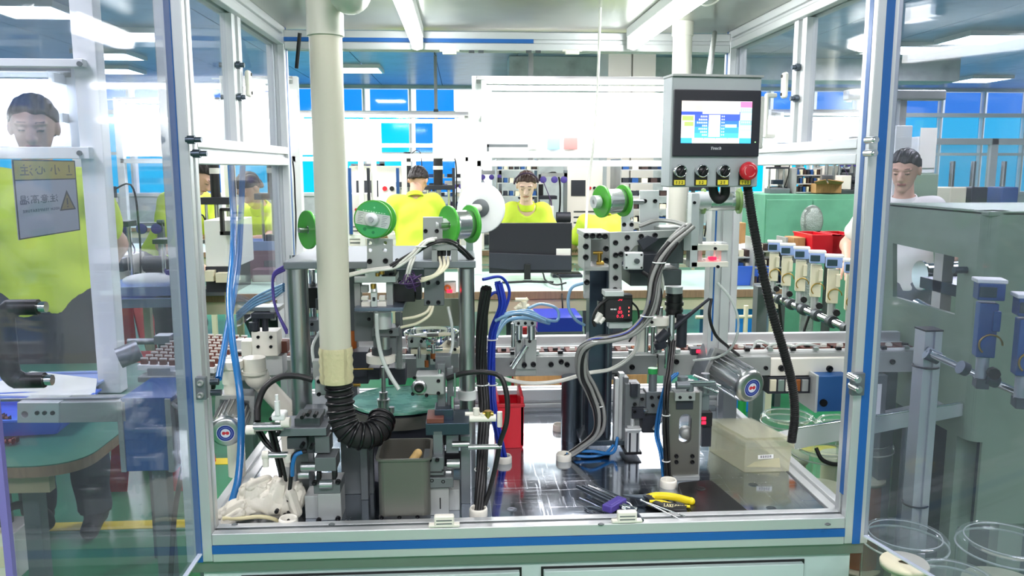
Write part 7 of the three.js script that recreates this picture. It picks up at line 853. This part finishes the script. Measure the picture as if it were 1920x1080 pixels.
function person(o) {
  const t = thing('person', o.label, 'person', [o.x, 0, o.z], undefined, true, o.turn || 0), s = (o.height || 1.7) / 1.72, drop = o.drop || 0, ln = o.lean || 0, tw = o.side || 0;
  const hip = U(0, (0.93 - drop) * s, -ln * 0.12), sp = U(Math.sin(tw), Math.cos(ln) * Math.cos(tw), Math.sin(ln)).normalize(), fw = U(0, -Math.sin(ln), Math.cos(ln)), rt = U(1, 0, 0), S = (u, r = 0, f = 0) => hip.clone().addScaledVector(sp, u * s).addScaledVector(rt, r * s).addScaledVector(fw, f * s);
  const chest = S(0.34), neck = S(0.5), bw = o.broad || 0.152, sh = [S(0.44, -bw), S(0.44, bw)], hp = o.headPitch ?? 0.2, hy = o.headYaw || 0, hdir = U(Math.sin(hy) * Math.sin(hp), Math.cos(hp), Math.cos(hy) * Math.sin(hp)), head = neck.clone().addScaledVector(sp, 0.055 * s).addScaledVector(hdir, 0.115 * s);
  const hips = [S(0, -0.085), S(0, 0.085)], kneeF = drop * 0.9, feet = [U(-0.1 * s, 0.045, 0), U(0.11 * s, 0.045, o.stride || 0.03)], knees = feet.map((f, i) => U(f.x * 0.95, 0.49 * s - drop * 0.15, f.z + 0.03 + kneeF)), hands = (o.hands || [[-0.26, 0.8, 0.08], [0.26, 0.8, 0.08]]).map((h) => U(...h));
  const elbows = hands.map((h, i) => { const d = h.clone().sub(sh[i]), L = Math.min(d.length(), 0.53 * s), m = sh[i].clone().addScaledVector(d.normalize(), L / 2), q = Math.sqrt(Math.max(0.0004, (0.28 * s) ** 2 - (L / 2) ** 2)), hint = U(i ? 0.6 : -0.6, -0.6, -0.5).normalize(); hint.addScaledVector(d, -hint.dot(d)).normalize(); hands[i] = sh[i].clone().addScaledVector(d, L); return m.addScaledVector(hint, q); });
  const torso = [capsule(sh[0], sh[1], 0.06 * s, 0.06 * s), capsule(S(0.35, -0.066), S(0.16, -0.055), 0.096 * s, 0.094 * s), capsule(S(0.35, 0.066), S(0.16, 0.055), 0.096 * s, 0.094 * s), capsule(S(0.16, -0.05), S(0.0, -0.07), 0.105 * s, 0.115 * s), capsule(S(0.16, 0.05), S(0.0, 0.07), 0.105 * s, 0.115 * s)];
  const arms = [], legs = [], upper = []; for (const i of [0, 1]) { upper.push(capsule(sh[i], elbows[i], 0.058 * s, 0.044 * s)); arms.push(capsule(elbows[i], hands[i], 0.043 * s, 0.027 * s)); legs.push(capsule(hips[i], knees[i], 0.092 * s, 0.06 * s), capsule(knees[i], feet[i].clone().setY(0.09), 0.06 * s, 0.04 * s)); }
  const neckC = capsule(neck.clone().addScaledVector(sp, -0.04), head.clone().addScaledVector(hdir, -0.05), 0.058 * s, 0.05 * s), all = blend([...torso, ...upper, ...arms, ...legs, neckC], 0.03), box3 = (pts, pad) => [[Math.min(...pts.map((p) => p.x)) - pad, Math.min(...pts.map((p) => p.y)) - pad, Math.min(...pts.map((p) => p.z)) - pad], [Math.max(...pts.map((p) => p.x)) + pad, Math.max(...pts.map((p) => p.y)) + pad, Math.max(...pts.map((p) => p.z)) + pad]];
  const tone = o.tone || [0.7, 0.43, 0.31], lip = [0.5, 0.19, 0.16], dark = [0.06, 0.035, 0.03], brow = [0.16, 0.09, 0.065]; let [lo, hi] = box3([hip, neck, ...sh, ...elbows, ...hands, ...knees, ...feet], 0.14); lo[1] = 0.03; const body = [skin(all, lo, hi, 0.017, () => tone)];
  // head in its own frame: hz forward, hy2 up
  const hU = hdir.clone(), hF = U(Math.sin(hy) * Math.cos(hp), -Math.sin(hp), Math.cos(hy) * Math.cos(hp)), hR = hU.clone().cross(hF), loc = (x, y, z) => { const a = x - head.x, b = y - head.y, c = z - head.z; return [(a * hR.x + b * hR.y + c * hR.z) / s, (a * hU.x + b * hU.y + c * hU.z) / s, (a * hF.x + b * hF.y + c * hF.z) / s]; };
  const ell = (p, c, r) => { const x = (p[0] - c[0]) / r[0], y = (p[1] - c[1]) / r[1], z = (p[2] - c[2]) / r[2], k = Math.sqrt(x * x + y * y + z * z); return (k - 1) * Math.min(...r); };
  const face = (x, y, z) => { const p = loc(x, y, z), m = [Math.abs(p[0]), p[1], p[2]], sm = (a, b, k) => { const h = Math.max(k - Math.abs(a - b), 0) / k; return Math.min(a, b) - h * h * k * 0.25; }; let d = ell(p, [0, 0.025, -0.012], [0.074, 0.088, 0.092]); d = sm(d, ell(p, [0, -0.045, 0.028], [0.052, 0.066, 0.058]), 0.04); d = sm(d, ell(p, [0, -0.012, 0.094], [0.0125, 0.026, 0.02]), 0.018); d = sm(d, ell(p, [0, -0.024, 0.102], [0.017, 0.01, 0.012]), 0.01); d = sm(d, ell(m, [0.03, 0.032, 0.074], [0.026, 0.008, 0.014]), 0.014); d = Math.max(d, -ell(m, [0.03, 0.012, 0.092], [0.017, 0.01, 0.014])); d = sm(d, ell(m, [0.03, 0.01, 0.072], [0.015, 0.011, 0.013]), 0.006); d = sm(d, ell(p, [0, -0.055, 0.083], [0.024, 0.009, 0.011]), 0.008); d = sm(d, ell(p, [0, -0.092, 0.07], [0.022, 0.016, 0.018]), 0.02); d = sm(d, ell(m, [0.078, 0.0, -0.01], [0.011, 0.03, 0.018]), 0.008); return d * s; };
  const hueOf = (x, y, z) => { const p = loc(x, y, z), a = Math.abs(p[0]); if (p[2] > 0.06) { if (p[1] > 0.034 && p[1] < 0.0395 && a > 0.016 && a < 0.046) return brow; if (Math.abs(p[1] - 0.006) < 0.0034 && a > 0.019 && a < 0.041) return dark; if (Math.abs(p[1] + 0.055) < 0.008 && a < 0.024 && p[2] > 0.082) return lip; } return tone; };
  body.push(skin(face, [head.x - 0.13, head.y - 0.16, head.z - 0.14], [head.x + 0.13, head.y + 0.15, head.z + 0.14], 0.0052, hueOf));
  for (const i of [0, 1]) { // hand: palm, four fingers, thumb
    const h = hands[i], d = h.clone().sub(elbows[i]).normalize(), up = Math.abs(d.y) > 0.9 ? U(0, 0, 1) : U(0, 1, 0), r = d.clone().cross(up).normalize().multiplyScalar(i ? 1 : -1), dn = r.clone().cross(d).normalize(); if (dn.y > 0) dn.negate(); const Q = (a, b, c) => h.clone().addScaledVector(d, a * s).addScaledVector(r, b * s).addScaledVector(dn, c * s), pal = [capsule(Q(0, 0, 0), Q(0.04, 0, 0), 0.024, 0.022), capsule(Q(0.03, -0.024, 0), Q(0.085, -0.03, 0), 0.015, 0.012), capsule(Q(0.03, 0.02, 0), Q(0.085, 0.028, 0), 0.015, 0.012), capsule(Q(0.03, 0, 0), Q(0.088, 0, 0), 0.016, 0.012)], fin = [];
    [[-0.03, 0.06], [-0.01, 0.075], [0.01, 0.07], [0.029, 0.055]].forEach(([b, L]) => fin.push(capsule(Q(0.085, b, 0), Q(0.085 + L * 0.5, b * 1.15, 0.012), 0.0095, 0.0088), capsule(Q(0.085 + L * 0.5, b * 1.15, 0.012), Q(0.085 + L * 0.85, b * 1.2, 0.036), 0.0088, 0.0075))); fin.push(capsule(Q(0.025, -0.03, 0.004), Q(0.055, -0.058, 0.014), 0.013, 0.0105), capsule(Q(0.055, -0.058, 0.014), Q(0.085, -0.062, 0.026), 0.0105, 0.0085));
    const pf = blend(pal, 0.02), hf = (x, y, z) => { let k = pf(x, y, z); for (const g of fin) k = Math.min(k, g(x, y, z)); return k; }; body.push(skin(hf, [h.x - 0.2, h.y - 0.2, h.z - 0.2], [h.x + 0.2, h.y + 0.2, h.z + 0.2], 0.0062, () => tone));
  }
  part(t, 'body', [mergeGeometries(body.map(prep))], skinMat);
  // clothes
  const sleeve = [0, 1].map((i) => capsule(sh[i], sh[i].clone().lerp(elbows[i], 0.62), 0.066 * s, 0.062 * s)), shirtF = blend([...torso, ...sleeve], 0.035), hem = hip.clone().addScaledVector(sp, -0.1 * s), fold = (x, y, z) => 0.006 * (Math.sin(y * 34 + x * 9) * Math.sin(x * 23 + z * 17)), cutN = (x, y, z) => -((x - hem.x) * sp.x + (y - hem.y) * sp.y + (z - hem.z) * sp.z), nl = o.neckline || 0.066, nk = neck.clone().addScaledVector(sp, -0.002 * s).addScaledVector(fw, nl > 0.07 ? 0.03 : 0.008), shirt = (x, y, z) => Math.max(shirtF(x, y, z) - 0.014 * s - fold(x, y, z), cutN(x, y, z), nl * s - Math.hypot(x - nk.x, (y - nk.y) * 0.8, z - nk.z));
  [lo, hi] = box3([hip, neck, ...sh, ...elbows, hem], 0.15); const sm = part(t, 'shirt', skin(shirt, lo, hi, 0.0155), o.shirt || limeShirt, o.shirtLabel || 'lime yellow polo shirt');
  part(sm, 'collar', along(lathe([[0.062, -0.012], [0.084, -0.03], [0.088, -0.022], [0.068, 0.022], [0.062, 0.02], [0.062, -0.012]].map(([a, b]) => [a * s, b * s]), 24), neck.clone().addScaledVector(sp, 0.0), sp.clone().addScaledVector(fw, 0.25).normalize()), o.collar || limeCollar);
  const hipsF = blend([capsule(hips[0], hips[1], 0.11 * s, 0.11 * s), ...legs.map((f) => (x, y, z) => f(x, y, z) - 0.016)], 0.04), trousers = (x, y, z) => Math.max(hipsF(x, y, z) - 0.008 * s - fold(x, y, z) * 0.7, 0.07 - y, y - hip.y - 0.09); [lo, hi] = box3([hip, ...hips, ...knees, ...feet], 0.17); lo[1] = 0.04; part(t, 'trousers', skin(trousers, lo, hi, 0.018), o.trousers || trouserMat);
  for (const f of feet) part(t, 'shoe', skin(blend([capsule(U(f.x, 0.045, f.z - 0.04), U(f.x, 0.04, f.z + 0.13), 0.042, 0.036), capsule(U(f.x, 0.06, f.z - 0.03), U(f.x, 0.1, f.z - 0.02), 0.044, 0.04)], 0.03), [f.x - 0.08, 0.0, f.z - 0.12], [f.x + 0.08, 0.17, f.z + 0.2], 0.012), shoeMat);
  const hl = o.longHair ? 0.05 : 0, hairF = (x, y, z) => { const p = loc(x, y, z); let d = Math.min(ell(p, [0, 0.035, -0.018], [0.085, 0.094, 0.1]), ell(p, [0, -0.012, -0.034], [0.077, 0.085, 0.082]), hl ? ell(p, [0, -0.03, -0.075], [0.06, 0.085, 0.04]) : 1); const front = p[2] - (0.04 + (p[1] - 0.05) * 1.15 + 0.01 * Math.sin(p[0] * 42 + 1) + 0.005 * Math.sin(p[0] * 120)), low = (p[2] < -0.03 ? -0.078 - hl : p[2] < 0.0 ? -0.01 + (p[2] + 0.0) * 2 : 0.0) - p[1]; d += 0.0022 * Math.sin(p[0] * 230 + p[2] * 60) + 0.0012 * Math.sin(p[0] * 510 + p[1] * 90); return Math.max(d, front, low) * s; };
  part(t, 'hair', skin(hairF, [head.x - 0.14, head.y - 0.16, head.z - 0.16], [head.x + 0.14, head.y + 0.16, head.z + 0.16], 0.0068), o.hair || hairMat); if (o.band) part(t, 'headband', along(new THREE.TorusGeometry(0.1 * s, 0.007, 6, 30, Math.PI).applyMatrix4(new THREE.Matrix4()), head.clone().addScaledVector(hU, 0.034 * s).addScaledVector(hF, 0.016 * s), hU.clone().addScaledVector(hF, 0.15).normalize()), mat('#4a3550', 0.5), 'dark headband');
  return t;
}
person({ label: 'person in a lime polo shirt and dark trousers standing behind the white sheet', x: xAt(66, -1.95, 250), z: -1.95, turn: 0.25, height: 1.78, headPitch: 0.22, headYaw: 0.1, hands: [[-0.12, 0.92, -0.2], [0.12, 0.92, -0.2]], stride: 0.05 });
person({ label: 'person in lime leaning sideways beside the blue-inlaid front post', x: xAt(318, -3.98, 420), z: -3.98, turn: 1.25, height: 1.66, lean: 0.45, headPitch: 0.85, hands: [[-0.15, 0.88, 0.34], [0.15, 0.9, 0.34]] });
person({ label: 'person in lime leaning over the lavender tray seen through the side pane', x: xAt(506, -4.66, 400), z: -4.66, turn: -0.35, height: 1.62, lean: 0.35, drop: 0.1, headPitch: 0.75, headYaw: -0.35, hands: [[-0.16, 1.02, 0.52], [0.1, 1.02, 0.55]], tone: [0.6, 0.36, 0.26] });
person({ label: 'person in lime seen from behind, bent over the far bench', x: xAt(782, -4.92, 420), z: -4.92, turn: Math.PI + 0.2, height: 1.62, lean: 0.3, drop: 0.05, headPitch: 0.9, headYaw: -0.5, hands: [[-0.2, 0.9, 0.32], [0.2, 0.9, 0.32]] });
person({ label: 'person with a headband looking down behind the black monitor', x: xAt(986, -4.75, 400), z: -4.75, turn: 0, height: 1.52, lean: 0.12, drop: 0.04, headPitch: 0.42, headYaw: -0.1, broad: 0.128, hands: [[-0.2, 0.84, 0.4], [0.2, 0.84, 0.4]], hair: brownHair, longHair: true, band: true, tone: [0.86, 0.6, 0.47], neckline: 0.078, shirtLabel: 'pale lime polo shirt' });
person({ label: 'person in lime stooping behind the tall dark column', x: xAt(1138, -5.0, 420), z: -5.0, turn: Math.PI, height: 1.55, lean: 0.6, drop: 0.12, headPitch: 1.1, hands: [[-0.2, 0.82, 0.5], [0.2, 0.82, 0.5]] });
person({ label: 'person in a white shirt standing beside the slim white pillar', x: xAt(1698, -2.9, 330), z: -2.9, turn: -0.7, height: 1.6, headPitch: 0.3, hands: [[-0.22, 0.98, 0.2], [0.22, 0.98, 0.2]], shirt: whiteShirt, collar: whiteShirt, shirtLabel: 'white short-sleeved shirt', trousers: greyTrouser });
renderer.render(scene, camera);
